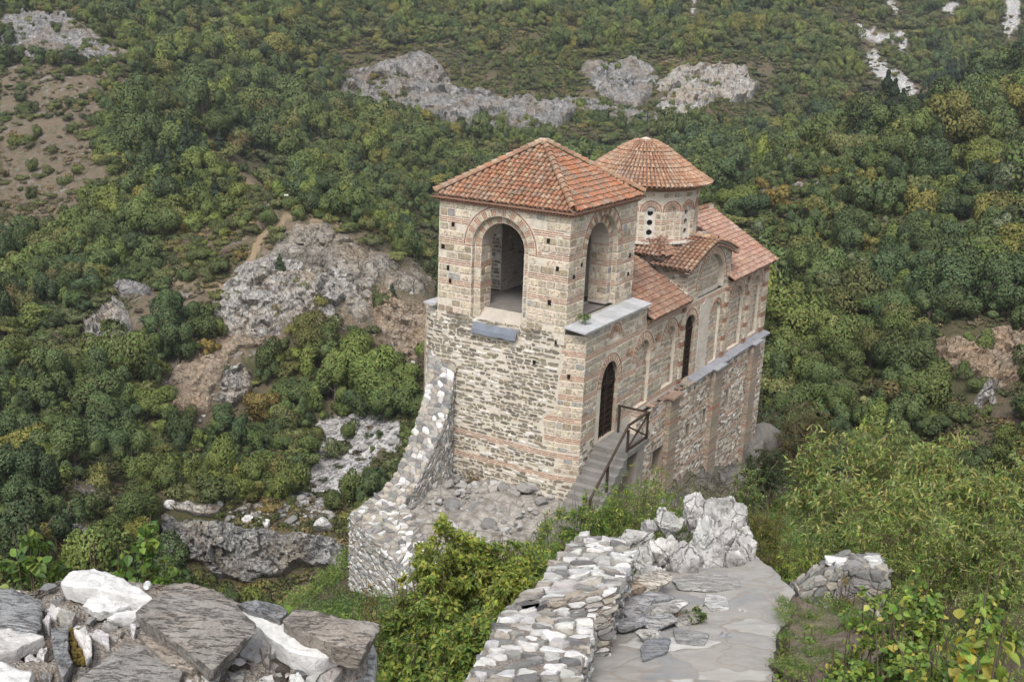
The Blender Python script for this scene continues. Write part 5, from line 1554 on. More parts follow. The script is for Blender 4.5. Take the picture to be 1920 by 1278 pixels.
ins = in_poly(jx_, jy_, cl_px); sd = np.where(ins, poly_dist(jx_, jy_, cl_px), 0); PP[..., 2] -= np.clip(1 - sd / 14, 0, 1) ** 2 * .2
tag(grid_mesh('clay_terrace', PP, MAT['clay'], faces_mask=(ins[:-1, :-1] & ins[1:, 1:] & ins[:-1, 1:] & ins[1:, :-1])), kind='structure')

# near wall at the lower left: big traced slabs on gritty mortar
ZT = 9.9
near_wall = thing('stone_wall', at_z(330, 1200, ZT), 'broad old wall of big grey and white slabs in the lower left corner', 'wall')
nl = np.array(near_wall.location)
def wpt(x, y, z): return at_z(x, y, z)
m = MB()
core_px = [(-60, 1095), (60, 1108), (130, 1080), (250, 1090), (330, 1098), (470, 1135), (560, 1160), (690, 1180), (690, 1215), (600, 1262), (520, 1400), (-60, 1400)]
n = 90
xs_ = np.linspace(-60, 700, 190); ys_ = np.linspace(1075, 1390, 110)
gx_, gy_ = np.meshgrid(xs_, ys_)
d_ = ray(gx_, gy_); tt_ = (ZT - .06 - CAM_Z) / d_[..., 2]; PP = np.array([0, 0, CAM_Z]) + d_ * tt_[..., None]
dd = poly_dist(gx_, gy_, core_px); ins = in_poly(gx_, gy_, core_px); sd = np.where(ins, dd, -dd)
PP[..., 2] += .05 * fbm(PP[..., 0] * 5, PP[..., 1] * 5, None, 91, 5) + .012 * fbm(PP[..., 0] * 28, PP[..., 1] * 28, None, 92, 3) - np.clip((12 - sd) / 20, 0, 1.6) ** 2 * .12
PP[..., 2] -= np.clip((gx_ - 380) / 300, 0, 1) * np.clip((gy_ - 1180) / 90, 0, 1.5) * .32
mask = (ins[:-1, :-1] & ins[1:, 1:] & ins[:-1, 1:] & ins[1:, :-1])
o = grid_mesh('mortar_bed', PP, MAT['grit'], faces_mask=mask); under(o, near_wall)
# sides of the core
cp = [wpt(x, y, ZT - .12) for x, y in core_px]
m = MB()
for i in range(len(cp) - 1):
    a_, c_ = cp[i], cp[i + 1]; m.quad(a_, c_, c_ - np.array([0, 0, 1.6]), a_ - np.array([0, 0, 1.6]), 0, (.2, .18, .16))
o = m.build('core', MAT['grit']); under(o, near_wall)
WHT, GRY, BRN, DRK = (.62, .615, .605), (.245, .25, .255), (.24, .222, .204), (.085, .07, .06)
NS_ = [  # outline in the frame, top height above the bed, thickness, colour, material, tilt
 ([(-70, 1098), (0, 1101), (45, 1108), (76, 1122), (77, 1165), (65, 1185), (0, 1185), (-70, 1190)], .03, .12, GRY, 'schist', (0, 0)),
 ([(115, 1090), (130, 1072), (175, 1068), (230, 1085), (275, 1108), (285, 1118), (235, 1112), (200, 1105), (140, 1098)], .055, .1, (.6, .595, .585), 'rubble', (0, .05)),
 ([(155, 1133), (185, 1107), (215, 1104), (238, 1115), (247, 1130), (215, 1143), (175, 1143)], .0, .06, WHT, 'rubble', (0, 0)),
 ([(200, 1156), (250, 1140), (285, 1122), (318, 1120), (400, 1118), (402, 1130), (300, 1135), (250, 1158), (222, 1160)], -.01, .06, WHT, 'rubble', (0, 0)),
 ([(290, 1115), (320, 1090), (350, 1088), (400, 1103), (448, 1130), (440, 1133), (380, 1126), (310, 1122)], .07, .12, (.27, .245, .22), 'schist', (.02, 0)),
 ([(255, 1152), (290, 1130), (350, 1126), (440, 1134), (480, 1165), (450, 1195), (395, 1234), (330, 1195), (262, 1160)], .15, .10, BRN, 'schist', (-.05, .12)),
 ([(-70, 1188), (20, 1178), (60, 1184), (82, 1192), (60, 1200), (30, 1215), (-10, 1225), (-70, 1225)], .03, .08, (.5, .485, .47), 'rubble', (0, 0)),
 ([(95, 1178), (128, 1172), (128, 1220), (136, 1240), (118, 1268), (110, 1255), (100, 1215)], .05, .08, (.23, .235, .24), 'schist', (0, 0)),
 ([(-70, 1235), (0, 1236), (35, 1250), (62, 1258), (45, 1300), (-70, 1330)], .05, .12, WHT, 'rubble', (0, 0)),
 ([(138, 1182), (160, 1172), (172, 1200), (172, 1225), (162, 1232), (152, 1205)], .04, .06, (.55, .53, .51), 'rubble', (0, 0)),
 ([(258, 1190), (280, 1178), (350, 1184), (395, 1222), (388, 1238), (360, 1250), (320, 1240), (275, 1210)], .055, .08, (.29, .255, .215), 'schist', (-.03, .1)),
 ([(150, 1270), (200, 1235), (240, 1210), (275, 1214), (340, 1256), (330, 1300), (200, 1310), (150, 1290)], .03, .08, (.26, .25, .235), 'schist', (0, .08)),
 ([(340, 1290), (350, 1262), (390, 1225), (415, 1240), (405, 1262), (375, 1300)], -.02, .12, (.5, .495, .485), 'rubble', (-.1, .1)),
 ([(448, 1130), (475, 1123), (520, 1132), (540, 1145), (525, 1160), (480, 1145)], .04, .1, (.22, .228, .24), 'schist', (0, 0)),
 ([(530, 1162), (550, 1143), (575, 1142), (630, 1155), (712, 1168), (700, 1190), (678, 1212), (640, 1206), (590, 1190), (545, 1172)], .06, .12, (.27, .24, .21), 'schist', (0, .06)),
 ([(440, 1136), (480, 1143), (530, 1170), (560, 1182), (610, 1180), (645, 1195), (640, 1215), (590, 1225), (545, 1215), (500, 1190), (470, 1165)], -.01, .12, WHT, 'rubble', (-.05, .05)),
 ([(440, 1200), (470, 1178), (505, 1175), (522, 1190), (515, 1215), (480, 1228), (450, 1222)], -.06, .14, (.36, .355, .35), 'rubble', (-.15, .1)),
 ([(420, 1285), (440, 1235), (500, 1222), (520, 1205), (548, 1203), (560, 1215), (540, 1255), (500, 1300), (440, 1310)], -.12, .16, DRK, 'schist', (-.25, .15)),
 ([(545, 1265), (560, 1220), (602, 1195), (614, 1210), (600, 1235), (572, 1262)], -.13, .13, (.27, .27, .268), 'schist', (-.2, .1)),
 ([(575, 1270), (600, 1230), (640, 1190), (655, 1205), (648, 1230), (620, 1265), (600, 1280)], -.13, .13, (.4, .395, .385), 'rubble', (-.2, .1)),
 ([(600, 1300), (640, 1230), (665, 1215), (672, 1225), (640, 1275), (620, 1310)], -.2, .1, (.5, .495, .485), 'rubble', (-.2, .1)),
 ([(655, 1310), (672, 1220), (700, 1210), (707, 1225), (700, 1310)], -.22, .2, (.40, .40, .395), 'schist', (-.1, .1)),
 ([(395, 1300), (410, 1265), (440, 1235), (445, 1262), (420, 1310)], -.2, .12, (.06, .04, .035), 'schist', (-.1, .1)),
 ([(430, 1310), (445, 1278), (455, 1262), (458, 1275), (450, 1310)], -.2, .1, (.5, .49, .47), 'rubble', (0, 0)),
 ([(600, 1310), (625, 1265), (650, 1235), (668, 1240), (655, 1310)], -.26, .15, (.12, .1, .085), 'schist', (-.1, .1)),
 ([(530, 1310), (550, 1275), (580, 1280), (590, 1310)], -.22, .15, (.36, .34, .32), 'schist', (0, .1)),
]
for i, (poly, dz, th, t, mt, tl) in enumerate(NS_):
    pts = [wpt(x, y, ZT + dz)[:2] for x, y in poly]
    m, mm = slab(pts, ZT + dz, th, 500 + i, t, mt, 96, 14, .003, .008 if mt == 'schist' else .01, tl, .05)
    o = m.build('stone', mm); sharpen(o, 40); under(o, near_wall)
r = np.random.default_rng(23)               # middling stones packed between the big ones
MID = [(100, 1135, 40), (125, 1150, 36), (95, 1160, 30), (255, 1170, 30), (225, 1180, 40), (190, 1190, 36), (205, 1160, 26), (240, 1205, 30), (85, 1215, 34), (60, 1228, 34), (150, 1255, 30), (175, 1215, 30), (420, 1195, 40), (445, 1240, 44), (470, 1262, 40), (505, 1240, 46), (520, 1275, 40), (555, 1235, 44), (590, 1260, 40), (625, 1220, 40), (655, 1250, 36), (685, 1265, 36), (400, 1250, 36), (380, 1140, 24), (90, 1260, 36), (30, 1205, 30), (545, 1180, 30), (500, 1205, 36), (680, 1230, 34), (610, 1285, 40)]
for k, (x, y, w_) in enumerate(MID):
    drop_ = np.clip((x - 380) / 300, 0, 1) * np.clip((y - 1180) / 90, 0, 1.5) * .32
    n_ = r.integers(5, 8); an_ = np.sort(r.uniform(0, 2 * math.pi, n_) * .35 + np.arange(n_) * 2 * math.pi / n_ * .8); rad_ = r.uniform(.32, .55, n_) * w_
    pts = [wpt(x + rad_[q] * math.cos(an_[q]) * 1.2, y + rad_[q] * math.sin(an_[q]) * .8, ZT)[:2] for q in range(n_)]
    t = vary([(.26, .25, .24), (.33, .31, .285), (.2, .19, .18), (.52, .51, .5), (.38, .36, .335)][r.integers(5)], .12)
    mtn = 'rubble' if t[0] > .42 or r.random() < .4 else 'schist'
    m, mm = slab(pts, ZT - .035 - drop_ + r.uniform(-.01, .03), .09, 1700 + k, t, mtn, 44, 8, .002, .008, (r.uniform(-.15, .1), r.uniform(-.05, .15)), .05)
    under(sharpen(m.build('stone', mm), 40), near_wall)
m = MB(); r = np.random.default_rng(14)     # small stones bedded in the mortar
for k in range(150):
    x, y = r.uniform(-20, 690), r.uniform(1095, 1290)
    if not in_poly(x, y, core_px): continue
    w_ = r.uniform(.025, .085); V, F = rock((w_, w_ * r.uniform(.5, .9), w_ * .4), 1400 + k, 3, 9, 4, .06); V = rot_z(V, r.uniform(0, 3))
    q = wpt(x, y, ZT - .055); q[2] -= np.clip((x - 380) / 300, 0, 1) * np.clip((y - 1180) / 90, 0, 1.5) * .32
    m.arrays(V + q, F, 0, [vary((P_WHITE + P_GREY)[r.integers(9)], .15)])
o = sharpen(m.build('rubble_fill', MAT['rubble']), 30); o['kind'] = 'stuff'; under(o, near_wall)
m = MB(); r = np.random.default_rng(4)      # moss cushion
for k in range(260):
    x, y = r.uniform(128, 165), r.uniform(1175, 1245)
    if not in_poly(x, y, [(128, 1180), (150, 1183), (160, 1215), (165, 1240), (150, 1245), (136, 1238)]): continue
    V, F = rock((.022, .022, .02), 40 + k, 2, 2, 2); m.arrays(V + wpt(x, y, ZT - .01) + np.array([0, 0, r.uniform(-.01, .02)]), F, 0, [vary((.13, .095, .025), .3)])
tag(m.build('moss', MAT['rubble']), 'brown-green moss cushion in the joint beside the narrow grey slab', 'moss')

# --- rock faces on the hillsides ---------------------------------------
MAT['cliff_grey'] = face_mat('grey_cliff_rock', (.40, .39, .38), (.24, .235, .23), (.13, .125, .12), (.25, .2, .15), .4, .8)
MAT['cliff_white'] = face_mat('white_cliff_rock', (.56, .545, .52), (.36, .34, .315), (.16, .15, .14), (.37, .30, .22), .4, 1.3)
MAT['cliff_streak'] = face_mat('streaked_cliff_rock', (.52, .51, .50), (.30, .295, .29), (.12, .115, .11), (.3, .26, .2), .14, 2.2)
MAT['cliff_tan'] = face_mat('tan_cliff_earth', (.42, .36, .29), (.31, .245, .18), (.17, .14, .11), (.36, .26, .17), .8, 1.3)
MAT['cliff_spur'] = face_mat('mixed_spur_rock', (.42, .39, .345), (.25, .225, .19), (.12, .108, .093), (.33, .265, .195), .6, .9)
def rock_patch(name, poly, amp, freq, mat, label, step=5, push=.35, edge=18, ymin=45, seed=0, jit=9, zs=.45, lift_=.75):
    xs_, ys_ = [k[0] for k in poly], [k[1] for k in poly]
    gx_, gy_ = np.meshgrid(np.arange(min(xs_) - 12, max(xs_) + 12, step), np.arange(min(ys_) - 12, max(ys_) + 12, step * .8))
    P = hit(gx_, gy_, ymin)
    jx = gx_ + jit * fbm(gx_ / 38., gy_ / 38., None, seed, 3); jy = gy_ + jit * fbm(gx_ / 38., gy_ / 38., None, seed + 5, 3)
    ins = in_poly(jx, jy, poly); d = np.where(ins, poly_dist(jx, jy, poly), 0)
    w = np.clip(d / edge, 0, 1); w = w * w * (3 - 2 * w)
    Q = np.nan_to_num(P, nan=0)
    du = np.gradient(Q, axis=1); dv = np.gradient(Q, axis=0); N = np.cross(du, dv); N /= np.linalg.norm(N, axis=-1, keepdims=True) + 1e-9
    N = np.where((N[..., 1:2] > 0), -N, N)
    N = N * .6 + np.array([0, -.75, .25]); N /= np.linalg.norm(N, axis=-1, keepdims=True)
    f_ = freq * 1.3; h = .8 * facets(Q[..., 0] * f_, Q[..., 1] * f_, Q[..., 2] * f_ * zs, seed) + .45 * facets(Q[..., 0] * f_ * 2.9, Q[..., 1] * f_ * 2.9, Q[..., 2] * f_ * 1.6, seed + 9) + .22 * facets(Q[..., 0] * f_ * 7, Q[..., 1] * f_ * 7, Q[..., 2] * f_ * 4.5, seed + 19) + .3 * fbm(Q[..., 0] * freq * .5, Q[..., 1] * freq * .5, Q[..., 2] * freq * .5, seed, 3)
    Q = Q + N * ((push + amp * (h + lift_)) * w - .5 * (1 - w))[..., None]
    ok = ins & ~np.isnan(P[..., 0])
    Yd = np.abs(np.diff(P[..., 1], axis=0)); bad = np.zeros(ok.shape, bool); bad[:-1] |= Yd > 14
    ok &= ~bad
    mask = ok[:-1, :-1] & ok[1:, 1:] & ok[:-1, 1:] & ok[1:, :-1]
    lab = np.zeros(mask.shape, int); cur = 0; best_ = (0, 0)      # keep the largest connected piece
    for j0, i0 in np.argwhere(mask):
        if lab[j0, i0]: continue
        cur += 1; st_ = [(j0, i0)]; lab[j0, i0] = cur; cnt = 0
        while st_:
            j1, i1 = st_.pop(); cnt += 1
            for j2, i2 in ((j1 + 1, i1), (j1 - 1, i1), (j1, i1 + 1), (j1, i1 - 1)):
                if 0 <= j2 < mask.shape[0] and 0 <= i2 < mask.shape[1] and mask[j2, i2] and not lab[j2, i2]: lab[j2, i2] = cur; st_.append((j2, i2))
        best_ = max(best_, (cnt, cur))
    mask = lab == best_[1]
    o = grid_mesh(name, Q, MAT[mat], faces_mask=mask); sharpen(o, 35)
    tag(o, label, 'rock face'); return o
def pp_far(poly): return min(k[1] for k in poly) < 700 and max(k[0] for k in poly) > 1600
PATCHES = [
 ('rock_face', [(-30, 25), (60, 12), (120, 26), (180, 58), (240, 92), (310, 122), (200, 122), (120, 108), (0, 112), (-30, 110)], .8, .25, 'cliff_grey', 'pale grey rock shelf on the brown hill at the upper left', 2.6),
 ('rock_face', [(622, 150), (655, 122), (700, 124), (790, 92), (835, 120), (860, 158), (900, 172), (950, 180), (1000, 178), (1075, 195), (1090, 225), (1045, 252), (960, 248), (900, 262), (850, 235), (800, 222), (740, 210), (690, 232), (645, 200), (618, 165)], 2.2, .1, 'cliff_grey', 'long broken grey cliff across the gorge, behind the belfry roof', 2.6),
 ('rock_face', [(1235, 150), (1280, 112), (1320, 125), (1345, 120), (1405, 122), (1430, 160), (1405, 198), (1350, 190), (1305, 222), (1240, 226), (1220, 200)], 2.2, .12, 'cliff_white', 'cracked pale cliff across the gorge, right above the dome', 2.6),
 ('rock_face', [(1075, 130), (1110, 112), (1150, 115), (1200, 112), (1242, 130), (1222, 185), (1190, 205), (1140, 185), (1095, 165)], 1.5, .12, 'cliff_grey', 'small grey crag left of the pale cliff above the dome', 2.6),
 ('rock_face', [(1000, 190), (1075, 186), (1150, 192), (1235, 205), (1240, 228), (1180, 240), (1090, 238), (1030, 225)], 1.4, .14, 'cliff_grey', 'low streaked grey crag joining the long broken cliff to the pale one', 2.6),
 ('rock_face', [(585, 120), (612, 108), (625, 140), (605, 150)], 1, .2, 'cliff_grey', 'little grey crag left of the long broken cliff', 2.0),
 ('rock_face', [(520, 432), (556, 404), (620, 416), (680, 446), (740, 478), (818, 506), (818, 566), (760, 566), (700, 540), (640, 535), (600, 515), (540, 500), (480, 490)], .9, .2, 'cliff_spur', 'dark grey slaty top of the spur left of the belfry', 2.6),
 ('rock_face', [(398, 545), (440, 495), (485, 468), (540, 462), (600, 482), (650, 498), (712, 510), (705, 612), (650, 604), (590, 604), (550, 632), (520, 652), (470, 650), (402, 635), (396, 575)], 1.1, .3, 'cliff_white', 'whitish rock face in the middle of the spur left of the church', 2.6),
 ('rock_face', [(700, 530), (760, 560), (815, 560), (820, 600), (815, 680), (755, 690), (718, 640), (690, 590)], .9, .3, 'cliff_tan', 'buff crumbling rock face beside the belfry wall', 2.6),
 ('rock_face', [(285, 745), (315, 695), (365, 645), (430, 622), (505, 628), (490, 655), (445, 665), (430, 700), (400, 745), (400, 775), (345, 790)], .55, .25, 'cliff_tan', 'bare tan earth slip below the spur', 2.6),
 ('rock_face', [(405, 745), (418, 700), (455, 680), (478, 700), (468, 745), (440, 765)], .9, .5, 'cliff_white', 'white rock block at the foot of the tan earth slip', 2.0),
 ('rock_face', [(160, 640), (165, 605), (190, 580), (218, 562), (240, 575), (250, 615), (235, 650), (195, 660)], 1.2, .45, 'cliff_white', 'fluted white crag standing in the woods at the left', 2.0),
 ('rock_face', [(215, 545), (235, 525), (280, 535), (285, 556), (250, 562), (225, 562)], .7, .4, 'cliff_grey', 'small grey rock above the fluted white crag', 2.0),
 ('rock_face', [(305, 950), (330, 968), (400, 978), (500, 992), (560, 1002), (650, 1012), (655, 1085), (600, 1060), (540, 1075), (470, 1095), (400, 1085), (370, 1060), (310, 1050), (298, 990)], .9, .5, 'cliff_streak', 'vertical striped grey-white rock wall under the ledge with white boulders', 2.0),
 ('rock_face', [(140, 885), (158, 905), (205, 925), (232, 950), (225, 985), (190, 1005), (118, 1030), (125, 950)], .9, .45, 'cliff_grey', 'grey rock wall at the left edge of the slope, below the dark woods', 2.0),
 ('rock_face', [(1738, 660), (1760, 638), (1790, 626), (1850, 616), (1930, 605), (1930, 705), (1880, 735), (1845, 730), (1800, 700), (1755, 690)], .8, .35, 'cliff_tan', 'pinkish bare rock face at the right edge above the shrubs', 2.6),
 ('rock_face', [(1690, 770), (1738, 690), (1765, 690), (1740, 730), (1715, 775)], .9, .6, 'cliff_white', 'narrow white rib of rock left of the pinkish rock face', 2.0),
 ('rock_face', [(1822, 762), (1835, 715), (1860, 708), (1855, 750), (1835, 780)], .9, .6, 'cliff_white', 'small white rib under the pinkish rock face', 2.0),
 ('rock_face', [(1370, 378), (1410, 362), (1455, 350), (1500, 338), (1555, 336), (1550, 350), (1500, 352), (1440, 364), (1390, 380)], .5, .3, 'cliff_white', 'thin pale ledge running along the wooded right slope', 2.0),
 ('rock_face', [(306, 952), (312, 938), (350, 936), (400, 940), (420, 956), (410, 970), (350, 962)], .25, .6, 'cliff_white', 'pale rounded rock ledge above the striped rock wall, left part', 2.0),
 ('rock_face', [(424, 966), (440, 952), (480, 946), (560, 950), (615, 956), (634, 976), (560, 974), (500, 968)], .25, .6, 'cliff_white', 'pale rounded rock ledge behind the loose white boulders', 2.0),
 ('rock_face', [(140, 850), (170, 815), (178, 835), (165, 865), (150, 870)], .5, .5, 'cliff_white', 'small whitish outcrop above the left rock wall', 2.0),
]
for i, (nm, poly, amp, fq, mt, lb_, stp_) in enumerate(PATCHES):
    rock_patch(nm, poly, amp, fq, mt, lb_, stp_, ymin=85 if pp_far(poly) else 45, seed=100 + 11 * i, edge=26 if mt in ('cliff_spur',) or 'middle of the spur' in lb_ else (10 if stp_ > 2.2 else 6), push=.2 if 'spur' in lb_ else .35, lift_=.62 if 'spur' in lb_ else .75, jit=9 if stp_ > 2.2 else 5)
# masonry remains on the bench's rim and loose white boulders
def far_boulder(px, py, w, h, label, seed, ymin=60):
    q = hit(np.array([px]), np.array([py + h * .4]), ymin)[0]; k = q[1] / 2043
    m = MB(); V, F = rock((w * k, w * k * .8, h * k * 1.15), seed, 4, 10, 3, .07); m.arrays(V, F, 0, [(.62, .61, .6)])
    o = m.build('boulder', MAT['limestone']); sharpen(o); o.location = q + np.array([0, 0, h * k * .4]); tag(o, label, 'boulder'); return o
far_boulder(606, 980, 40, 32, 'largest white boulder on the ledge, nearest the ruined wall', 31)
far_boulder(500, 980, 18, 16, 'small white boulder in the middle of the ledge', 32)
far_boulder(463, 972, 26, 14, 'flat whitish boulder on the ledge left of the small one', 33)
far_boulder(318, 945, 22, 18, 'white boulder at the left end of the ledge', 34)
far_boulder(1700, 855, 20, 60, 'upright pale rock showing between the shrubs at the right', 35, 50)
# ------------------------------------------------------------------ trees on the hillsides
def leaf_mat(name, rough=.6, trans=.14, hue=0.0, vary_obj=.35, tintmul=(0.75, 1.25), spec=.2):
    """foliage: the face tint, moved a little per tree; some light comes through"""
    b = NB(name); b.p.inputs["Specular IOR Level"].default_value = spec
    oi = b.node("ShaderNodeObjectInfo")
    c = b.tint()
    rnd = oi.outputs["Random"]
    c = b.mix(1.0, c, b.ramp(rnd, [(0, (1 - vary_obj, 1 - vary_obj, 1 - vary_obj * .8)), (.5, (1.0, 1.0, 1.0)), (.8, (1 + vary_obj * .7, 1 + vary_obj * .45, 1.0)), (1, (1 + vary_obj * 1.0, 1 + vary_obj * .8, 1.0))]), 'MULTIPLY')
    n = b.noise(b.pos(True), .045, 3, .6)
    c = b.mix(1.0, c, b.ramp(n, [(.38, (.88, .95, .95)), (.62, (1.14, 1.1, .92))]), 'MULTIPLY')
    b.l.new(c, b.p.inputs["Base Color"]); b.p.inputs["Roughness"].default_value = rough
    tr = b.node("ShaderNodeBsdfTranslucent", {"Color": c})
    mx = b.node("ShaderNodeMixShader", {0: trans, 1: b.p.outputs[0], 2: tr.outputs[0]})
    b.l.new(mx.outputs[0], b.out.inputs[0]); return b.m
MAT['leaf_far'] = leaf_mat('tree_foliage')
MAT['bark'] = mat_tint('bark', 12, .7, 1.2, bump_scale=20)

def crown_arrays(seed, n=3192, rx=1.0, rz=1.0, lobes=9, leaf=.13, kind='round'):
    """leaf clumps spread over the outside of several lobes; returns V, F, normals, per-face brightness"""
    r = np.random.default_rng(seed)
    if kind == 'pine':
        t = r.random(n) ** .75; z = 0.15 + t * 1.75; rad = (1 - t) * .75 + .06
        tier = .75 + .25 * np.cos(z * 16); an = r.uniform(0, 2 * math.pi, n)
        rr_ = rad * tier * np.sqrt(r.uniform(.25, 1, n))
        C = np.stack([rr_ * np.cos(an), rr_ * np.sin(an), z - .12 * rr_], 1)
        Nn = np.stack([np.cos(an), np.sin(an), np.full(n, .9)], 1)
    else:
        L = r.normal(size=(lobes, 3)); L /= np.linalg.norm(L, axis=1)[:, None]
        L *= r.uniform(.3, .85, (lobes, 1)); L[:, 2] = L[:, 2] * .8
        rad = r.uniform(.24, .56, lobes)
        k = r.integers(0, lobes, n)
        D = r.normal(size=(n, 3)); D[:, 2] += .35; D /= np.linalg.norm(D, axis=1)[:, None]
        C = L[k] + D * (rad[k] * r.uniform(.78, 1.06, n))[:, None]
        Nn = D * .75 + C * .5
        C = C * np.array([rx, rx, rz]); C[:, 2] += rz * .95
        Nn[:, 2] += .15
    Nn /= np.linalg.norm(Nn, axis=1)[:, None] + 1e-9
    # leaf-clump quads: roughly facing outward with a random twist
    A = np.cross(Nn + r.normal(size=(n, 3)) * .55, r.normal(size=(n, 3))); A /= np.linalg.norm(A, axis=1)[:, None] + 1e-9
    B = np.cross(Nn + r.normal(size=(n, 3)) * .45, A); B /= np.linalg.norm(B, axis=1)[:, None] + 1e-9
    s = leaf * r.uniform(.55, 1.35, n)[:, None]
    bend = Nn * s * .3
    V = np.stack([C - A * s, C - B * s * .65 - bend, C + A * s, C + B * s * .65 - bend], 1).reshape(-1, 3)
    F = np.arange(4 * n).reshape(n, 4)
    VN = np.repeat(Nn, 4, 0) + r.normal(size=(4 * n, 3)) * .42; VN /= np.linalg.norm(VN, axis=1)[:, None]
    return V, F, VN, r.uniform(.72, 1.3, n)

def mesh_only(name, V, F, mats, tint_arr, normals=None, mi=None, smooth=True):
    me = bpy.data.meshes.new(name)
    V = np.asarray(V, np.float32); F = np.asarray(F, np.int32); k = F.shape[1]
    me.vertices.add(len(V)); me.vertices.foreach_set('co', V.ravel())
    me.loops.add(F.size); me.loops.foreach_set('vertex_index', F.ravel())
    me.polygons.add(len(F)); me.polygons.foreach_set('loop_start', np.arange(0, F.size, k, dtype=np.int32))
    me.polygons.foreach_set('use_smooth', np.full(len(F), smooth))
    for m in mats: me.materials.append(m)
    if mi is not None: me.polygons.foreach_set('material_index', np.asarray(mi, np.int32))
    me.update(calc_edges=True)
    a = me.attributes.new('tint', 'FLOAT_COLOR', 'FACE'); tc = np.ones((len(F), 4), np.float32); tc[:, :3] = tint_arr; a.data.foreach_set('color', tc.ravel())
    if normals is not None: me.normals_split_custom_set_from_vertices(np.asarray(normals, np.float32).tolist())
    return me

# kinds of tree: name, colour, shape
KINDS = {
 'oak':    dict(c=(0.107, 0.137, 0.050), n=2827, rx=.95, rz=.85, lobes=9),
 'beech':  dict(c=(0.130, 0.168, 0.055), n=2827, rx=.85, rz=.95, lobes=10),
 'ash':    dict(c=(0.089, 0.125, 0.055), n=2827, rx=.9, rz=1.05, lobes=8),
 'scrub':  dict(c=(0.140, 0.152, 0.065), n=1915, rx=1.05, rz=.62, lobes=8),
 'olive':  dict(c=(0.154, 0.157, 0.055), n=2371, rx=.95, rz=.8, lobes=9),
 'pine':   dict(c=(0.039, 0.060, 0.033), n=2827, rx=1, rz=1, lobes=0, kind='pine'),
 'silver': dict(c=(.22, .245, .14), n=3465, rx=.85, rz=1.0, lobes=12),
 'yellow': dict(c=(.26, .255, .085), n=2827, rx=.9, rz=.85, lobes=9),
 'dry':    dict(c=(0.176, 0.143, 0.057), n=1915, rx=.95, rz=.7, lobes=8),
}
CROWN, TRUNK, FINE = {}, {}, {}
sd = 500
for kn, kd in KINDS.items():
    for q in range(3 if kn in ('oak', 'beech', 'ash', 'scrub') else 2):
        sd += 1
        V, F, VN, br = crown_arrays(sd, kd['n'], kd['rx'], kd['rz'], kd['lobes'], .07 if kd.get('kind') != 'pine' else .065, kd.get('kind', 'round'))
        r = np.random.default_rng(sd)
        tc = np.array(kd['c'])[None] * br[:, None] * (1 + r.normal(size=(len(br), 3)) * .07)
        CROWN.setdefault(kn, []).append(mesh_only('crown', V, F, [MAT['leaf_far']], np.clip(tc, .004, 1), VN))
        V, F, VN, br = crown_arrays(sd, int(kd['n'] * 2.4), kd['rx'], kd['rz'], kd['lobes'], .045, kd.get('kind', 'round'))
        tc = np.array(kd['c'])[None] * br[:, None] * (1 + r.normal(size=(len(br), 3)) * .07)
        FINE.setdefault(kn, []).append(mesh_only('crown', V, F, [MAT['leaf_far']], np.clip(tc, .004, 1), VN))
        m = MB()
        top = 1.3 if kd.get('kind') == 'pine' else .95 * kd['rz']
        m.tube([(0, 0, -.35), (.02, .01, 0), (.0, .03, top * .5), (.03, 0, top)], [.085, .07, .05, .02], 6, 0, (.13, .105, .085))
        for a_ in range(5):
            an = a_ * 2.4 + q; m.tube([(0, .02, top * (.25 + .1 * a_)), (.28 * math.cos(an), .28 * math.sin(an), top * (.5 + .1 * a_)), (.5 * math.cos(an), .5 * math.sin(an), top * (.75 + .1 * a_))], [.035, .022, .01], 5, 0, (.13, .105, .085))
        me = bpy.data.meshes.new('trunk'); me.from_pydata(m.v, [], m.f); me.materials.append(MAT['bark'])
        a = me.attributes.new('tint', 'FLOAT_COLOR', 'FACE'); a.data.foreach_set('color', np.tile(np.array([.13, .105, .085, 1], np.float32), len(m.f)))
        TRUNK.setdefault(kn, []).append(me)

# where trees stand: a jittered scatter over the visible ground, thinned by the character of each slope
rt = np.random.default_rng(99)
NC = 210000
th_ = rt.uniform(-.62, .62, NC)
Y2 = rt.uniform(52 ** 2, 470 ** 2, NC); Y_ = np.sqrt(Y2)
near_extra = 9000
th_ = np.concatenate([th_, rt.uniform(-.6, .6, near_extra)]); Y_ = np.concatenate([Y_, np.sqrt(rt.uniform(48 ** 2, 160 ** 2, near_extra))])
X_ = th_ * Y_
Z_ = ground(X_, Y_)
hgt = np.clip(np.exp(rt.normal(.08, .42, len(X_))), .55, 3.0) * (1.0 + np.clip((Y_ - 150) / 250, 0, 1.0) * .12)
# what the ground hides is left out
ti = np.clip(np.searchsorted(TH, th_), 0, len(TH) - 1); li = np.clip(np.searchsorted(LY, np.log(Y_)), 0, len(LY) - 1)
rm_ = _runmax[li, ti]
seen = (Z_ + hgt * 2.2 + 3 - CAM_Z) / Y_ >= rm_ - .003
ppx, ppy = pix(np.stack([X_, Y_, Z_ + hgt * .4], 1))
hgt[(ppx > 1330) & (Y_ < 235)] *= 1.12
hgt[(ppx < 700) & (ppy > 450)] *= .86; hgt[Y_ < 100] *= .82
m_ = (Y_ > 175) & (Y_ < 300) & (ppx < 1330) & (ppy > 190); hgt[m_] *= 1.18
dens = np.full(len(X_), 1.0)
def thin(poly, k, soft=10):
    m_ = in_poly(ppx + rt.normal(size=len(ppx)) * soft, ppy + rt.normal(size=len(ppx)) * soft * .6, poly); dens[m_] = np.minimum(dens[m_], k)
thin([(-60, 108), (150, 112), (215, 128), (270, 150), (215, 200), (185, 260), (195, 330), (150, 400), (60, 470), (-60, 500)], .09)
thin([(200, 110), (340, 170), (330, 240), (240, 150)], .3)
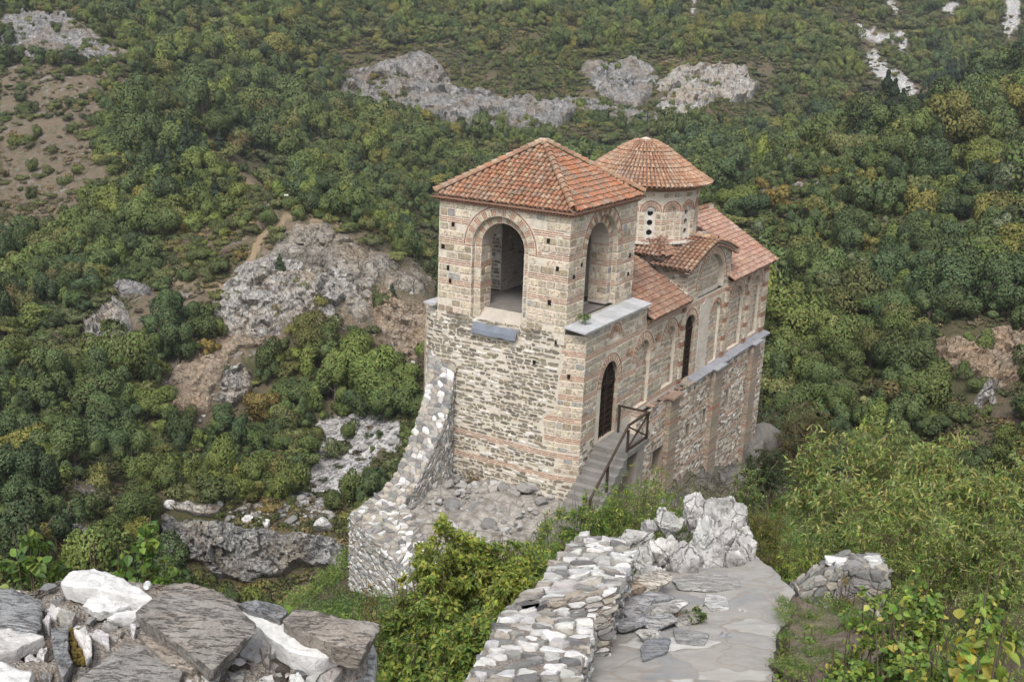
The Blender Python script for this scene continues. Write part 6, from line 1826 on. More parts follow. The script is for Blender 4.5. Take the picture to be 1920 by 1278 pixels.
thin([(395, 285), (430, 295), (560, 380), (640, 420), (560, 430), (480, 450), (300, 470), (300, 440), (400, 400), (440, 350)], .18)
thin([(280, 470), (470, 440), (480, 480), (420, 530), (280, 530)], .35)
thin([(430, 450), (560, 405), (700, 450), (815, 510), (815, 700), (720, 665), (690, 625), (620, 620), (520, 665), (395, 650), (390, 540)], .03, 5)
thin([(280, 740), (370, 640), (500, 625), (500, 690), (480, 790), (400, 805), (330, 805)], .02, 5)
thin([(210, 520), (300, 520), (430, 520), (400, 580), (300, 620), (250, 640), (160, 690), (150, 600)], .05, 4)
thin([(590, 785), (690, 775), (750, 790), (750, 860), (650, 935), (540, 945), (590, 860)], .04, 5)
thin([(290, 935), (660, 935), (660, 1135), (290, 1120)], .04, 3)
thin([(105, 880), (245, 880), (250, 1085), (95, 1085)], .08, 4)
thin([(320, 840), (400, 840), (400, 920), (320, 920)], .25)
thin([(230, 770), (600, 770), (560, 940), (240, 940)], .75)
thin([(630, 95), (840, 95), (1070, 190), (1050, 255), (880, 250), (640, 200)], .3, 4)
thin([(1080, 105), (1440, 105), (1430, 225), (1220, 225), (1090, 180)], .3, 4)
thin([(0, 15), (120, 20), (290, 118), (0, 112)], .06, 4)
thin([(1000, 40), (1420, 60), (1460, 150), (1230, 110), (1000, 120)], .62)
thin([(1730, 600), (1940, 590), (1940, 800), (1880, 800), (1740, 740)], .05, 4)
thin([(1690, 690), (1770, 690), (1720, 790), (1690, 790)], .15, 3); thin([(1815, 700), (1870, 700), (1860, 790), (1815, 790)], .15, 3)
thin([(1365, 330), (1570, 322), (1570, 352), (1365, 384)], .3, 2)
for z_ in Z_SCREE[2:]:
    m_ = in_poly(ppx, ppy, z_) | (poly_dist(ppx, ppy - 6, z_) < 13); dens[m_] = np.minimum(dens[m_], .05)
m_ = in_poly(ppx, ppy, [(1735, 700), (1940, 690), (1940, 870), (1760, 840)]); dens[m_] = np.minimum(dens[m_], .25); hgt[m_] *= .6
thin([(690, 480), (835, 480), (835, 745), (740, 720), (690, 660)], .05, 4)
m_ = in_poly(ppx, ppy, [(600, 80), (1450, 90), (1450, 235), (1080, 260), (640, 215)]); hgt[m_] *= .7
for z_ in Z_PATH: thin(z_, .05, 3)
thin([(480, 60), (700, 80), (640, 140), (520, 120)], .7)
hgt *= np.clip(1 + .35 * fbm(X_ / 14, Y_ / 14, None, 79, 2), .6, 1.5); hgt = np.where(dens < .5, np.minimum(hgt, 1.25), hgt)
dens *= np.clip(.72 + .75 * fbm(X_ / 16, Y_ / 16, None, 77, 3), .12, 1.0)
inr = (ppx > -260) & (ppx < 2180) & (ppy > -160) & (ppy < 1400)
# keep the churchyard rock clear
d_ch = np.hypot(X_ - 8, Y_ - 46)
ok = seen & inr & (rt.random(len(X_)) < dens) & (d_ch > 17) & ~((np.abs(X_) < 16) & (Y_ < 56))
idx = np.nonzero(ok)[0]
# spacing
cell = {}
keep = []
for i in idx[np.argsort(-hgt[idx] + rt.normal(size=len(idx)) * .3)]:
    s = hgt[i] * 1.0
    cx_, cy_ = int(X_[i] // 2.5), int(Y_[i] // 2.5); good = True
    for a in (-1, 0, 1):
        for b_ in (-1, 0, 1):
            for (x, y, q) in cell.get((cx_ + a, cy_ + b_), ()):
                if (x - X_[i]) ** 2 + (y - Y_[i]) ** 2 < ((s + q) * .40) ** 2: good = False; break
            if not good: break
        if not good: break
    if good: cell.setdefault((cx_, cy_), []).append((X_[i], Y_[i], s)); keep.append(i)
keep = np.array(keep)
# which kind grows where
def kinds_for(ix):
    x, y = ppx[ix], ppy[ix]; r = rt.random(len(ix)); out = np.empty(len(ix), object)
    names = np.array(['oak', 'beech', 'ash', 'scrub', 'olive'])
    base = rt.choice(5, len(ix), p=[.30, .26, .2, .14, .10]); out[:] = names[base]
    bare = dens[ix] < .4; out[bare] = np.where(r[bare] < .55, 'scrub', np.where(r[bare] < .93, 'oak', 'dry'))
    right = (x > 1330) & (Y_[ix] < 235); q = rt.random(len(ix))
    out[right & (q < .07)] = 'olive'; out[right & (q > .3) & (q < .62)] = 'ash'; out[right & (q > .62) & (q < .8)] = 'oak'; fh = (Y_[ix] > 300) & (q < .5); out[fh] = np.where(q[fh] < .25, 'scrub', np.where(q[fh] < .4, 'olive', 'beech')); out[right & (q > .994)] = 'yellow'; out[right & (q > .978) & (q < .994)] = 'silver'
    out[(q > .992) & ~right & (rt.random(len(ix)) < .4)] = 'dry'
    pine = (in_poly(x, y, [(290, 240), (420, 230), (430, 330), (400, 400), (290, 400), (260, 330)]) & (q < .45)) | (in_poly(x, y, [(480, 230), (640, 260), (640, 340), (520, 330)]) & (q < .25)) | (in_poly(x, y, [(1560, 230), (1930, 60), (1930, 160), (1600, 290)]) & (q < .4))
    out[pine] = 'pine'
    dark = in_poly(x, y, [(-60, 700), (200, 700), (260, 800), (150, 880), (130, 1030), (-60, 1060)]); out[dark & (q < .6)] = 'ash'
    beech_ = in_poly(x, y, [(690, 680), (830, 640), (800, 780), (740, 920), (690, 900)]); out[beech_ & (q < .6)] = 'beech'  # fresh green beeches favoured in this patch
    return out
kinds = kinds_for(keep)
size_px = hgt[keep] / Y_[keep]
vis_now = ((Z_[keep] + hgt[keep] * 1.2 - CAM_Z) / Y_[keep] >= rm_[keep] - .002) & (ppx[keep] > 0) & (ppx[keep] < 1920) & (ppy[keep] > 0) & (ppy[keep] < 1278)
# hidden straight behind the church?
vis_now &= ~in_poly(ppx[keep], ppy[keep], [(815, 350), (1020, 265), (1210, 260), (1330, 330), (1455, 475), (1400, 860), (1080, 950), (810, 900)])
order = np.argsort(-np.where(vis_now, size_px, -1))
SINGLE = 270
single = order[:SINGLE]; rest = np.setdiff1d(np.arange(len(keep)), single)
print('trees', len(keep), 'single', len(single))
WORD = {'oak': 'dark green bushy tree', 'beech': 'fresh green rounded tree', 'ash': 'deep green tall tree', 'scrub': 'low grey-green shrubby tree', 'olive': 'olive-green tree', 'pine': 'dark conifer', 'silver': 'pale silvery tree', 'yellow': 'yellowing tree', 'dry': 'brownish half-dry tree'}
NAME = {'pine': 'conifer_tree', 'scrub': 'shrub'}
def where(x, y):
    if x > 1330: return 'on the wooded slope right of the church' if y > 330 else 'on the upper right slope'
    if y > 760: return 'low on the slope under the bare earth slip' if x > 230 else 'in the dark wood at the lower left'
    if x < 300: return 'in the wood on the far left slope'
    if x < 560: return 'on the left slope beside the rocky spur'
    return 'among the scrub between the spur and the belfry'
def plant(kn, q, P, s, rot, label, group, cat='tree', squash=1.0):
    t = thing(NAME.get(kn, 'broadleaf_tree'), P, label, cat, group, rot, 1.0); t.scale = (s, s, s * squash)
    for nm, me in (('crown', FINE[kn][q]), ('trunk', TRUNK[kn][q])):
        o = bpy.data.objects.new(nm, me); COL.objects.link(o); o.parent = t
    return t
for j in single:
    i = keep[j]; kn = kinds[j]; q = int(rt.integers(0, len(CROWN[kn])))
    g = WORD[kn] + ' ' + where(ppx[i], ppy[i])
    plant(kn, q, (X_[i], Y_[i], Z_[i] - .15), hgt[i], rt.uniform(0, 6.28), g, g + 's', 'shrub' if kn == 'scrub' else 'tree', rt.uniform(.8, 1.4))
# landmark trees one can point to
for (x, y, h, kn, lb) in [(1545, 300, 50, 'silver', 'rounded silvery tree on the right ridge, beside the yellowish one'), (1482, 310, 60, 'silver', 'pale silvery tree left of the rounded silvery one on the right ridge'), (1755, 215, 70, 'silver', 'large pale tree high on the right ridge'),
                          (1585, 275, 44, 'yellow', 'small yellow-green tree right of the rounded silvery tree'), (1350, 335, 46, 'yellow', 'yellow-green tree just right of the dome'), (1850, 462, 62, 'yellow', 'bright yellow tree on the right slope near the edge'), (1535, 432, 34, 'dry', 'orange-brown little tree on the right slope'), (1660, 255, 50, 'yellow', 'slim yellowish tree below the right ridge'),
                          (1660, 420, 50, 'silver', 'pale grey-green tree in the middle of the right slope'), (735, 545, 48, 'pine', 'lone dark conifer on the buff rock beside the belfry'), (525, 495, 60, 'pine', 'dark bush on top of the spur rock face'), (553, 408, 14, 'oak', 'tiny green bush on the very tip of the spur'),
                          (350, 590, 85, 'ash', 'dense dark tree on the saddle between the white crag and the spur'), (315, 550, 48, 'oak', 'small round tree on the grassy saddle'), (375, 470, 70, 'oak', 'broad dark clump beside the grassy track'), (378, 275, 62, 'pine', 'spreading dark conifer at the top of the bare spur track')]:
    P = hit(np.array([float(x)]), np.array([float(y) + h * .35]), 60)[0]
    if np.isnan(P).any(): continue
    s = h * P[1] / 2043 * .40
    plant(kn, 0, P - np.array([0, 0, .2]), s, 1.0, lb, None)

# every other tree: one wood, its members placed by geometry nodes
proto = bpy.data.collections.new('wood_members')
plist = []
for kn in KINDS:
    for q in range(len(CROWN[kn])):
        o = bpy.data.objects.new('wood_%s_%d' % (kn, q), CROWN[kn][q]); proto.objects.link(o); plist.append((o.name, kn, q))
names_sorted = sorted(p_[0] for p_ in plist); pindex = {n_: i for i, n_ in enumerate(names_sorted)}
byk = {}
for nm_, kn, q in plist: byk.setdefault(kn, []).append(pindex[nm_])
R_ = rest; n = len(R_); I = keep[R_]
co = np.stack([X_[I], Y_[I], Z_[I] - .2], 1).astype(np.float32)
me = bpy.data.meshes.new('forest'); me.vertices.add(n); me.vertices.foreach_set('co', co.ravel())
pi_ = np.array([byk[k][rt.integers(0, len(byk[k]))] for k in kinds[R_]], np.int32)
for nm_, typ, data, key in (('pick', 'INT', pi_, 'value'), ('size', 'FLOAT_VECTOR', (hgt[I][:, None] * rt.uniform((.8, .8, .72), (1.25, 1.25, 1.5), (n, 3))).astype(np.float32).ravel(), 'vector'), ('spin', 'FLOAT', rt.uniform(0, 6.28, n).astype(np.float32), 'value')):
    a = me.attributes.new(nm_, typ, 'POINT'); a.data.foreach_set(key, data)
me.materials.append(MAT['leaf_far'])
forest = bpy.data.objects.new('forest', me); COL.objects.link(forest)
tag(forest, 'mixed wood covering the far hillsides of the gorge', 'forest', kind='stuff')
ng = bpy.data.node_groups.new('wood_scatter', 'GeometryNodeTree')
ng.interface.new_socket('Geometry', in_out='INPUT', socket_type='NodeSocketGeometry'); ng.interface.new_socket('Geometry', in_out='OUTPUT', socket_type='NodeSocketGeometry')
gi = ng.nodes.new('NodeGroupInput'); go = ng.nodes.new('NodeGroupOutput')
ci = ng.nodes.new('GeometryNodeCollectionInfo'); ci.inputs['Collection'].default_value = proto; ci.inputs['Separate Children'].default_value = True; ci.inputs['Reset Children'].default_value = True
ip_ = ng.nodes.new('GeometryNodeInstanceOnPoints'); ip_.inputs['Pick Instance'].default_value = True
def nattr(nm_, typ):
    nd = ng.nodes.new('GeometryNodeInputNamedAttribute'); nd.data_type = typ; nd.inputs['Name'].default_value = nm_; return nd.outputs['Attribute']
cxyz = ng.nodes.new('ShaderNodeCombineXYZ'); _sp = nattr('spin', 'FLOAT'); ng.links.new(_sp, cxyz.inputs[2])
mth = ng.nodes.new('ShaderNodeMath'); mth.operation = 'SINE'; mt5 = ng.nodes.new('ShaderNodeMath'); mt5.operation = 'MULTIPLY'; mt5.inputs[1].default_value = 7.0; mt2 = ng.nodes.new('ShaderNodeMath'); mt2.operation = 'MULTIPLY'; mt2.inputs[1].default_value = .22
ng.links.new(_sp, mt5.inputs[0]); ng.links.new(mt5.outputs[0], mth.inputs[0]); ng.links.new(mth.outputs[0], mt2.inputs[0]); ng.links.new(mt2.outputs[0], cxyz.inputs[0])
ng.links.new(gi.outputs[0], ip_.inputs['Points']); ng.links.new(ci.outputs[0], ip_.inputs['Instance'])
ng.links.new(nattr('pick', 'INT'), ip_.inputs['Instance Index']); ng.links.new(cxyz.outputs[0], ip_.inputs['Rotation'])
ng.links.new(nattr('size', 'FLOAT_VECTOR'), ip_.inputs['Scale']); ng.links.new(ip_.outputs[0], go.inputs[0])
md = forest.modifiers.new('scatter', 'NODES'); md.node_group = ng
# the small white sign on the spur
P = hit(np.array([537.]), np.array([383.]), 60)[0]
sg = thing('sign', P, 'tiny white notice board on a post beside the track on the spur', 'sign')
m = MB(); m.box((0, 0, 1.0), (.5, .05, .55), 0, (.78, .77, .75)); o = m.build('board', MAT['plaster'], sg)
m = MB(); m.box((0, .05, .4), (.07, .05, 1.2), 0, (.2, .15, .1)); m.build('post', MAT['wood'], sg)
# ------------------------------------------------------------------ shrubs and plants near the viewer
MAT['leaf_near'] = leaf_mat('shrub_leaf', rough=.5, trans=.42, vary_obj=0.0, spec=.35)
MAT['twig'] = mat_tint('shrub_stem', 15, .7, 1.2, bump_scale=40)

def leaves_at(C, D, Un, ln, wd, tints, r, curl=.25, fine=False):
    """folded leaves: C base points, D directions, Un leaf upper sides"""
    n = len(C); ln = np.asarray(ln)[:, None]; S = np.cross(D, Un); S /= np.linalg.norm(S, axis=1)[:, None] + 1e-9
    Un = np.cross(S, D)
    w = ln * wd; cu = curl * r.uniform(.2, 1.4, (n, 1)); fold = ln * r.uniform(.04, .16, (n, 1))
    ax_ = lambda t: C + D * ln * t - Un * ln * cu * t * t
    if not fine:
        V = np.stack([C, ax_(.42) + S * w * .5 + Un * fold, ax_(.42), ax_(.42) - S * w * .5 + Un * fold, ax_(1.0)], 1).reshape(-1, 3)
        o = np.arange(n)[:, None] * 5
        F = np.concatenate([o + [0, 2, 1], o + [1, 2, 4], o + [0, 3, 2], o + [2, 3, 4]], 0)
        return V, F, np.tile(tints, (4, 1))
    V = [C]; prof = ((.12, .30), (.34, .52), (.6, .44), (.82, .22))
    for t, q in prof: V += [ax_(t) + S * w * q + Un * fold * q * 2, ax_(t), ax_(t) - S * w * q + Un * fold * q * 2]
    V.append(ax_(1.0)); V = np.stack(V, 1).reshape(-1, 3); o = np.arange(n)[:, None] * 14
    T = [[0, 2, 1], [0, 3, 2]]
    for k in range(3):
        a = 1 + 3 * k; T += [[a, a + 1, a + 4], [a, a + 4, a + 3], [a + 1, a + 2, a + 5], [a + 1, a + 5, a + 4]]
    T += [[10, 11, 13], [11, 12, 13]]
    F = np.concatenate([o + t for t in T], 0)
    return V, F, np.tile(tints, (len(T), 1))

def shrub_data(seed, rx, ry, h, stems, twigs, n_leaf, leaf, wd, pal, sparse=.25, low=.12, droop=.25, upright=.3, thick=.012, core=.35, palw=None, fine=False):
    r = np.random.default_rng(seed)
    m = MB()
    cz, rz = h * (.5 + low * .5), h * (.5 - low * .5)
    tipsP, tipsD = [], []
    bases = []
    for k in range(stems):
        an = r.uniform(0, 2 * math.pi); q = math.sqrt(r.random())
        b0 = np.array([math.cos(an) * q * rx * .22, math.sin(an) * q * ry * .22, -.15])
        d = r.normal(size=3); d[2] = abs(d[2]) * .8 + upright; d /= np.linalg.norm(d)
        tip = np.array([d[0] * rx * .82, d[1] * ry * .82, cz + d[2] * rz * .9])
        tip[2] = max(tip[2], h * .25)
        mid = (b0 + tip) / 2 + np.array([*(r.normal(size=2) * rx * .08), h * .07])
        pts = np.array([(1 - t) ** 2 * b0 + 2 * t * (1 - t) * mid + t * t * tip for t in np.linspace(0, 1, 7)])
        m.tube(pts, np.linspace(thick, thick * .35, 7), 5, 0, vary((.11, .085, .06), .2), cap=False)
        bases.append(pts)
    tw = []
    for k in range(twigs):
        pts = bases[r.integers(len(bases))]; t = r.uniform(.3, 1.0); f = t * 6; i = min(int(f), 5); P = pts[i] * (1 - f + i) + pts[i + 1] * (f - i)
        d = r.normal(size=3); d[2] = d[2] * .7 + upright * .8; d /= np.linalg.norm(d)
        c = np.array([d[0] * rx, d[1] * ry, cz + d[2] * rz]) * 1.0
        L_ = r.uniform(core, 1.0); e = P + (c - P) * L_
        lim = max(rx, ry) * 1.1; v = e - P; nv = np.linalg.norm(v); e = P + v * min(1, lim / (nv + 1e-6))
        midp = (P + e) / 2 + np.array([0, 0, .06 * nv]); e = e - np.array([0, 0, droop * .12 * nv])
        tw.append((P, midp, e))
        if k < 90: m.tube([P, midp, e], [thick * .4, thick * .28, thick * .12], 4, 0, vary((.12, .09, .06), .2), cap=False)
    T = np.array(tw); k = r.integers(0, len(T), n_leaf); t = r.beta(2.2, 1.1, n_leaf)[:, None]
    P = (1 - t) ** 2 * T[k, 0] + 2 * t * (1 - t) * T[k, 1] + t * t * T[k, 2]
    ax = T[k, 2] - T[k, 0]; ax /= np.linalg.norm(ax, axis=1)[:, None] + 1e-9
    P = P + r.normal(size=P.shape) * leaf * sparse
    P[:, 2] = np.maximum(P[:, 2], .03)
    D = ax * .55 + r.normal(size=(n_leaf, 3)) * .6 + np.array([0, 0, -droop]); D /= np.linalg.norm(D, axis=1)[:, None]
    Un = np.array([0, 0, 1.0]) + r.normal(size=(n_leaf, 3)) * .45
    ln = leaf * r.uniform(.42, 1.3, n_leaf)
    pal = np.array(pal); ti = pal[r.choice(len(pal), n_leaf, p=palw)] * r.uniform(.75, 1.25, (n_leaf, 1)) * (1 + r.normal(size=(n_leaf, 3)) * .06)
    return m, leaves_at(P, D, Un, ln, wd, np.clip(ti, .004, 1), r, fine=fine)

def shrub(name, loc, label, cat, seed, group=None, **kw):
    t = thing(name, loc, label, cat, group)
    m, (V, F, tc) = shrub_data(seed, **kw)
    o = m.build('stems', MAT['twig'], t, smooth=True)
    me = mesh_only('foliage', V, F, [MAT['leaf_near']], tc, smooth=False)
    o = bpy.data.objects.new('foliage', me); COL.objects.link(o); o.parent = t
    return t

YG = [(.25, .295, .058), (.19, .25, .054), (.31, .32, .075), (.13, .19, .046)]        # yellow-green
GR = [(.115, .195, .05), (.165, .245, .06), (.085, .15, .042), (.21, .27, .07)]        # mid green
DK = [(.042, .07, .03), (.06, .09, .035), (.08, .105, .04)]                            # dark green
OL = [(.21, .285, .088), (.29, .325, .11), (.145, .225, .068), (.38, .35, .14), (.27, .32, .17), (.115, .195, .055), (.20, .24, .08)]  # olive, part yellowed
LIME = [(.19, .29, .055), (.25, .33, .07), (.13, .23, .05), (.42, .39, .1)]
DRY = [(.20, .14, .05), (.14, .12, .045), (.24, .19, .07), (.10, .10, .035)]

def place(name, px, top, Y, hw, label, cat='shrub', seed=0, base_z=None, hmin=.3, **kw):
    q = at(px, top, Y); z = float(ground(q[0], q[1])) if base_z is None else base_z
    h = max(hmin, q[2] - z); rx = hw * Y / 2043
    kw.setdefault('ry', rx); kw.setdefault('rx', rx)
    return shrub(name, (q[0], q[1], z), label, cat, seed, h=h, **kw)
PL = [
 # px, top, Y, half width, leaf, wd, n, pal, label, extra
 (880, 962, 15.5, 135, .095, .55, 8500, YG, 'big round yellow-green bush in front of the ruined wall', {}),
 (985, 1052, 13, 100, .085, .55, 6000, YG, 'bright yellow-green bush leaning on the path wall', {}),
 (790, 1085, 13, 105, .085, .55, 6000, YG + GR, 'green bush under the big round bush, towards the bottom', {}),
 (905, 1150, 11, 120, .075, .55, 7500, YG + GR, 'dense bush filling the hollow left of the path wall', {}),
 (770, 1190, 9.5, 95, .07, .5, 5500, GR + YG, 'green bush right of the big slab wall', {}),
 (830, 1245, 8.2, 110, .062, .5, 5500, YG + GR, 'low yellow-green bush at the bottom edge between both walls', {}),
 (655, 1130, 12, 80, .06, .5, 3600, GR, 'green scrub behind the end of the big slab wall', {}),
 (520, 1105, 10.5, 95, .055, .5, 4200, GR, 'bushy green scrub behind the middle of the big slab wall', {}),
 (555, 1030, 9.0, 48, .09, .75, 300, LIME + GR, 'young sapling with large drooping leaves behind the slab wall', dict(stems=2, twigs=10, sparse=.5, droop=.6)),
 (690, 1062, 12.5, 42, .07, .4, 420, DRY, 'thin half-yellow bush beside bare twigs', dict(stems=5, twigs=26, sparse=.5)),
 (745, 1075, 13, 50, .05, .4, 60, DRY, 'bare grey twiggy shrub before the white ruined wall', dict(stems=9, twigs=90, sparse=.5)),
 (430, 1085, 9.5, 55, .07, .6, 900, GR + DRY, 'weedy stalks behind the pointed slab', dict(stems=8, twigs=30)),
 # shoots behind the left wall
 (40, 950, 7.6, 66, .085, .72, 620, GR + GR + LIME[:2], 'tall leafy shoot at the left edge behind the wall', dict(stems=5, twigs=26, sparse=.4, droop=.7, upright=1.2)),
 (95, 965, 7.8, 36, .085, .72, 260, GR, 'single upright shoot second from the left edge', dict(stems=2, twigs=10, sparse=.4, droop=.7, upright=1.5)),
 (165, 985, 7.6, 44, .08, .72, 380, GR, 'short leafy shoot left of the white capstone', dict(stems=3, twigs=14, sparse=.4, droop=.7, upright=1.2)),
 (215, 965, 8.0, 46, .08, .72, 420, GR, 'leafy shoot right behind the white capstone', dict(stems=3, twigs=15, sparse=.4, droop=.7, upright=1.3)),
 (278, 930, 8.2, 50, .085, .72, 560, GR + GR + LIME[:2], 'tallest leafy shoot with hanging heart-shaped leaves', dict(stems=4, twigs=20, sparse=.4, droop=.8, upright=1.4)),
 (345, 990, 8.3, 50, .08, .72, 420, GR, 'leafy shoot in front of the striped rock wall', dict(stems=3, twigs=16, sparse=.4, droop=.7, upright=1.2)),
 # round the church steps
 (1215, 862, 27, 95, .085, .35, 4600, GR + LIME, 'feathery green shrub hiding the foot of the church steps', dict(stems=16, twigs=130)),
 (1290, 885, 27.5, 60, .08, .35, 2400, GR, 'green shrub between the steps and the white outcrop', dict(stems=10, twigs=80)),
 (1140, 895, 25, 62, .09, .38, 2600, GR + LIME, 'airy shrub at the bottom of the church handrail', dict(stems=9, twigs=50, sparse=.5)),
 (1045, 940, 23, 65, .09, .38, 1900, GR + LIME, 'thin open shrub before the foot of the west wall', dict(stems=10, twigs=50, sparse=.5)),
 (1010, 1010, 17, 60, .075, .45, 1700, GR, 'green shrub behind the far end of the path wall', dict(stems=9, twigs=60)),
 (965, 985, 15.8, 85, .085, .5, 4500, YG + GR, 'yellow-green bush right of the big round one, below the west wall', {}),
 (805, 1000, 15, 70, .085, .5, 3800, YG, 'yellow-green bush on the left flank of the big round one', {}),
 (1095, 900, 24.5, 75, .10, .42, 4200, GR + LIME, 'leafy green shrub in front of the lowest church steps', dict(stems=12, twigs=90)),
 (1175, 885, 25.5, 60, .09, .36, 2800, GR + LIME, 'green shrub beside the church handrail', dict(stems=12, twigs=90)),
 (1250, 840, 29, 60, .09, .36, 2400, GR + LIME, 'slender green shrub under the small dark cellar opening', dict(stems=12, twigs=90)),
 # right of the outcrop
 (1440, 925, 17, 85, .06, .3, 7000, [(.105, .125, .03), (.13, .14, .035), (.08, .105, .028), (.2, .18, .04)], 'soft yellow-green bush right behind the white outcrop', dict(stems=18, twigs=160)),
 (1415, 985, 14.5, 60, .055, .3, 4200, [(.095, .12, .03), (.12, .135, .035), (.07, .095, .025)], 'lower soft green bush at the outcrop foot', dict(stems=12, twigs=110)),
 (1500, 1010, 13.5, 55, .055, .35, 3000, GR + YG, 'dark green bush between the path end and the slate wall', dict(stems=10, twigs=80)),
 (1550, 795, 24, 75, .165, .28, 2232, OL, 'tall feathery olive-yellow sapling beside the dark tree', dict(stems=7, twigs=75, upright=.8, sparse=.5)),
 (1662, 752, 25, 90, .165, .28, 2232, OL, 'tallest wispy shrub with pale tips in front of the white rocks', dict(stems=7, twigs=80, upright=.8, sparse=.6)),
 (1740, 800, 23, 60, .165, .28, 1612, OL, 'wispy shrub right of the tallest one', dict(stems=6, twigs=60, upright=.8, sparse=.6)),
 (1800, 805, 25, 40, .165, .28, 682, OL, 'slim yellowing shoot standing above the right-hand bushes', dict(stems=3, twigs=26, upright=1.4, sparse=.5)),
 (1600, 880, 19, 90, .15, .28, 2852, OL, 'olive shrub above the slate wall', dict(stems=10, twigs=100, upright=.5)),
 (1710, 885, 19, 95, .15, .28, 2852, OL, 'broad olive shrub in the middle of the right-hand thicket', dict(stems=10, twigs=100, upright=.5)),
 (1850, 870, 21, 90, .155, .28, 2604, OL, 'yellowing shrub at the right edge of the thicket', dict(stems=9, twigs=90, upright=.6)),
 (1930, 830, 22, 70, .155, .28, 1736, OL, 'olive shrub cut by the right edge of the picture', dict(stems=8, twigs=70, upright=.6)),
 (1640, 955, 15, 95, .07, .3, 5200, GR + OL, 'green feathery shrub behind the slate wall', dict(stems=12, twigs=110, upright=.6)),
 (1770, 960, 14.5, 100, .07, .3, 5600, GR + OL, 'green feathery shrub right of the slate wall', dict(stems=12, twigs=120, upright=.6)),
 (1890, 960, 14, 95, .075, .3, 5000, OL + GR, 'mixed green and yellow shrub low at the right edge', dict(stems=11, twigs=110, upright=.6)),
 (1555, 975, 15.5, 65, .065, .3, 3400, GR + OL, 'small feathery shrub just left of the slate wall', dict(stems=9, twigs=80, upright=.6)),
 # trees past the church
 (1462, 690, 58, 85, .16, .4, 8000, [(.085, .095, .035), (.11, .11, .04), (.065, .08, .03)], 'round olive tree growing right beside the far corner of the church', dict(stems=10, twigs=160, thick=.07, core=.6)),
 (1405, 860, 40, 45, .12, .4, 3200, GR + OL, 'taller green bush against the far right end of the church', dict(stems=9, twigs=90, thick=.03)),
 (1520, 740, 52, 70, .16, .4, 5000, [(.10, .10, .035), (.075, .09, .03), (.16, .11, .04)], 'bronze-green tree behind the feathery saplings', dict(stems=9, twigs=120, thick=.06, core=.6)),
 (1440, 835, 46, 60, .13, .5, 6500, DK, 'very dark bushy tree at the foot of the church corner', dict(stems=9, twigs=130, thick=.05, core=.6)),
 (1395, 800, 60, 40, .15, .5, 3000, DK, 'dark tree squeezed against the church corner', dict(stems=6, twigs=80, thick=.05, core=.6)),
 # lower right corner
 (1650, 1075, 8.2, 75, .055, .75, 1500, LIME + GR, 'leafy plant with cream spots in front of the slate wall', dict(stems=10, twigs=60)),
 (1740, 1060, 7.6, 85, .055, .75, 1900, LIME + GR, 'leafy bramble with yellowed leaves in the right corner thicket', dict(stems=10, twigs=70)),
 (1690, 1150, 6.6, 100, .05, .75, 2400, LIME + GR, 'bright leafy bramble above the bottom edge on the right', dict(stems=12, twigs=90)),
 (1600, 1170, 7.0, 55, .045, .7, 900, LIME + GR, 'thin bramble at the edge of the bare clay', dict(stems=8, twigs=40, sparse=.5)),
 (1500, 1205, 6.9, 38, .042, .7, 330, LIME + YG, 'small lime-green plant on the path edge', dict(stems=6, twigs=26, sparse=.5)),
 (1560, 1225, 6.4, 80, .045, .7, 1500, LIME + GR, 'low bramble along the bottom edge beside the path', dict(stems=10, twigs=60)),
 (1790, 1180, 5.6, 90, .05, .75, 1900, LIME + GR, 'dense bramble low in the right corner', dict(stems=10, twigs=80)),
 (1850, 1050, 5.4, 70, .085, .7, 330, LIME + LIME + [(.42, .3, .03)], 'big-leaved green branch with two orange leaves at the right edge', dict(stems=4, twigs=22, sparse=.4, droop=.5)),
 (1900, 1110, 4.6, 70, .085, .7, 320, LIME, 'big bright leaves in the lower right corner, nearest the viewer', dict(stems=5, twigs=24, sparse=.4, droop=.4)),
 (1890, 1020, 7.4, 70, .055, .7, 1500, LIME + GR, 'leafy bush behind the big-leaved branch', dict(stems=9, twigs=60)),
 (1478, 1180, 7.6, 26, .035, .6, 320, GR + DRY, 'thin weeds creeping over the path edge', dict(stems=8, twigs=26, sparse=.6)),
 (1530, 1165, 8.0, 45, .04, .6, 700, LIME + GR, 'low bramble creeping over the bare clay', dict(stems=9, twigs=40, sparse=.6)),
 (1640, 1135, 8.3, 55, .045, .65, 900, LIME + GR, 'low bramble at the back of the bare clay', dict(stems=9, twigs=50, sparse=.5)),
 (1470, 1240, 6.6, 40, .042, .7, 620, LIME + GR, 'bramble hanging over the path edge at the bottom', dict(stems=8, twigs=40, sparse=.5)),
 (1590, 1085, 9.2, 60, .04, .5, 900, DRY + GR, 'low russet and green weeds under the slate wall', dict(stems=12, twigs=50, sparse=.5)),
 (1530, 1108, 9.4, 40, .035, .45, 700, DK + GR, 'dark low weeds at the corner of the slate wall', dict(stems=9, twigs=40, sparse=.5)),
]
for i, (px, top, Y, hw, lf, wd, n, pal, lb, kw) in enumerate(PL):
    k = dict(stems=12, twigs=110); k.update(kw)
    nm = 'sapling' if ('shoot' in lb or 'sapling' in lb) else ('tree' if ' tree' in lb and 'beside the dark tree' not in lb else ('bramble' if 'bramble' in lb else 'shrub'))
    place(nm, px, top, Y, hw, lb, 'tree' if nm == 'tree' else ('plant' if nm in ('bramble', 'sapling') else 'shrub'), 2000 + i, leaf=lf, wd=wd, n_leaf=n, pal=pal, fine=Y < 9.6, **k)
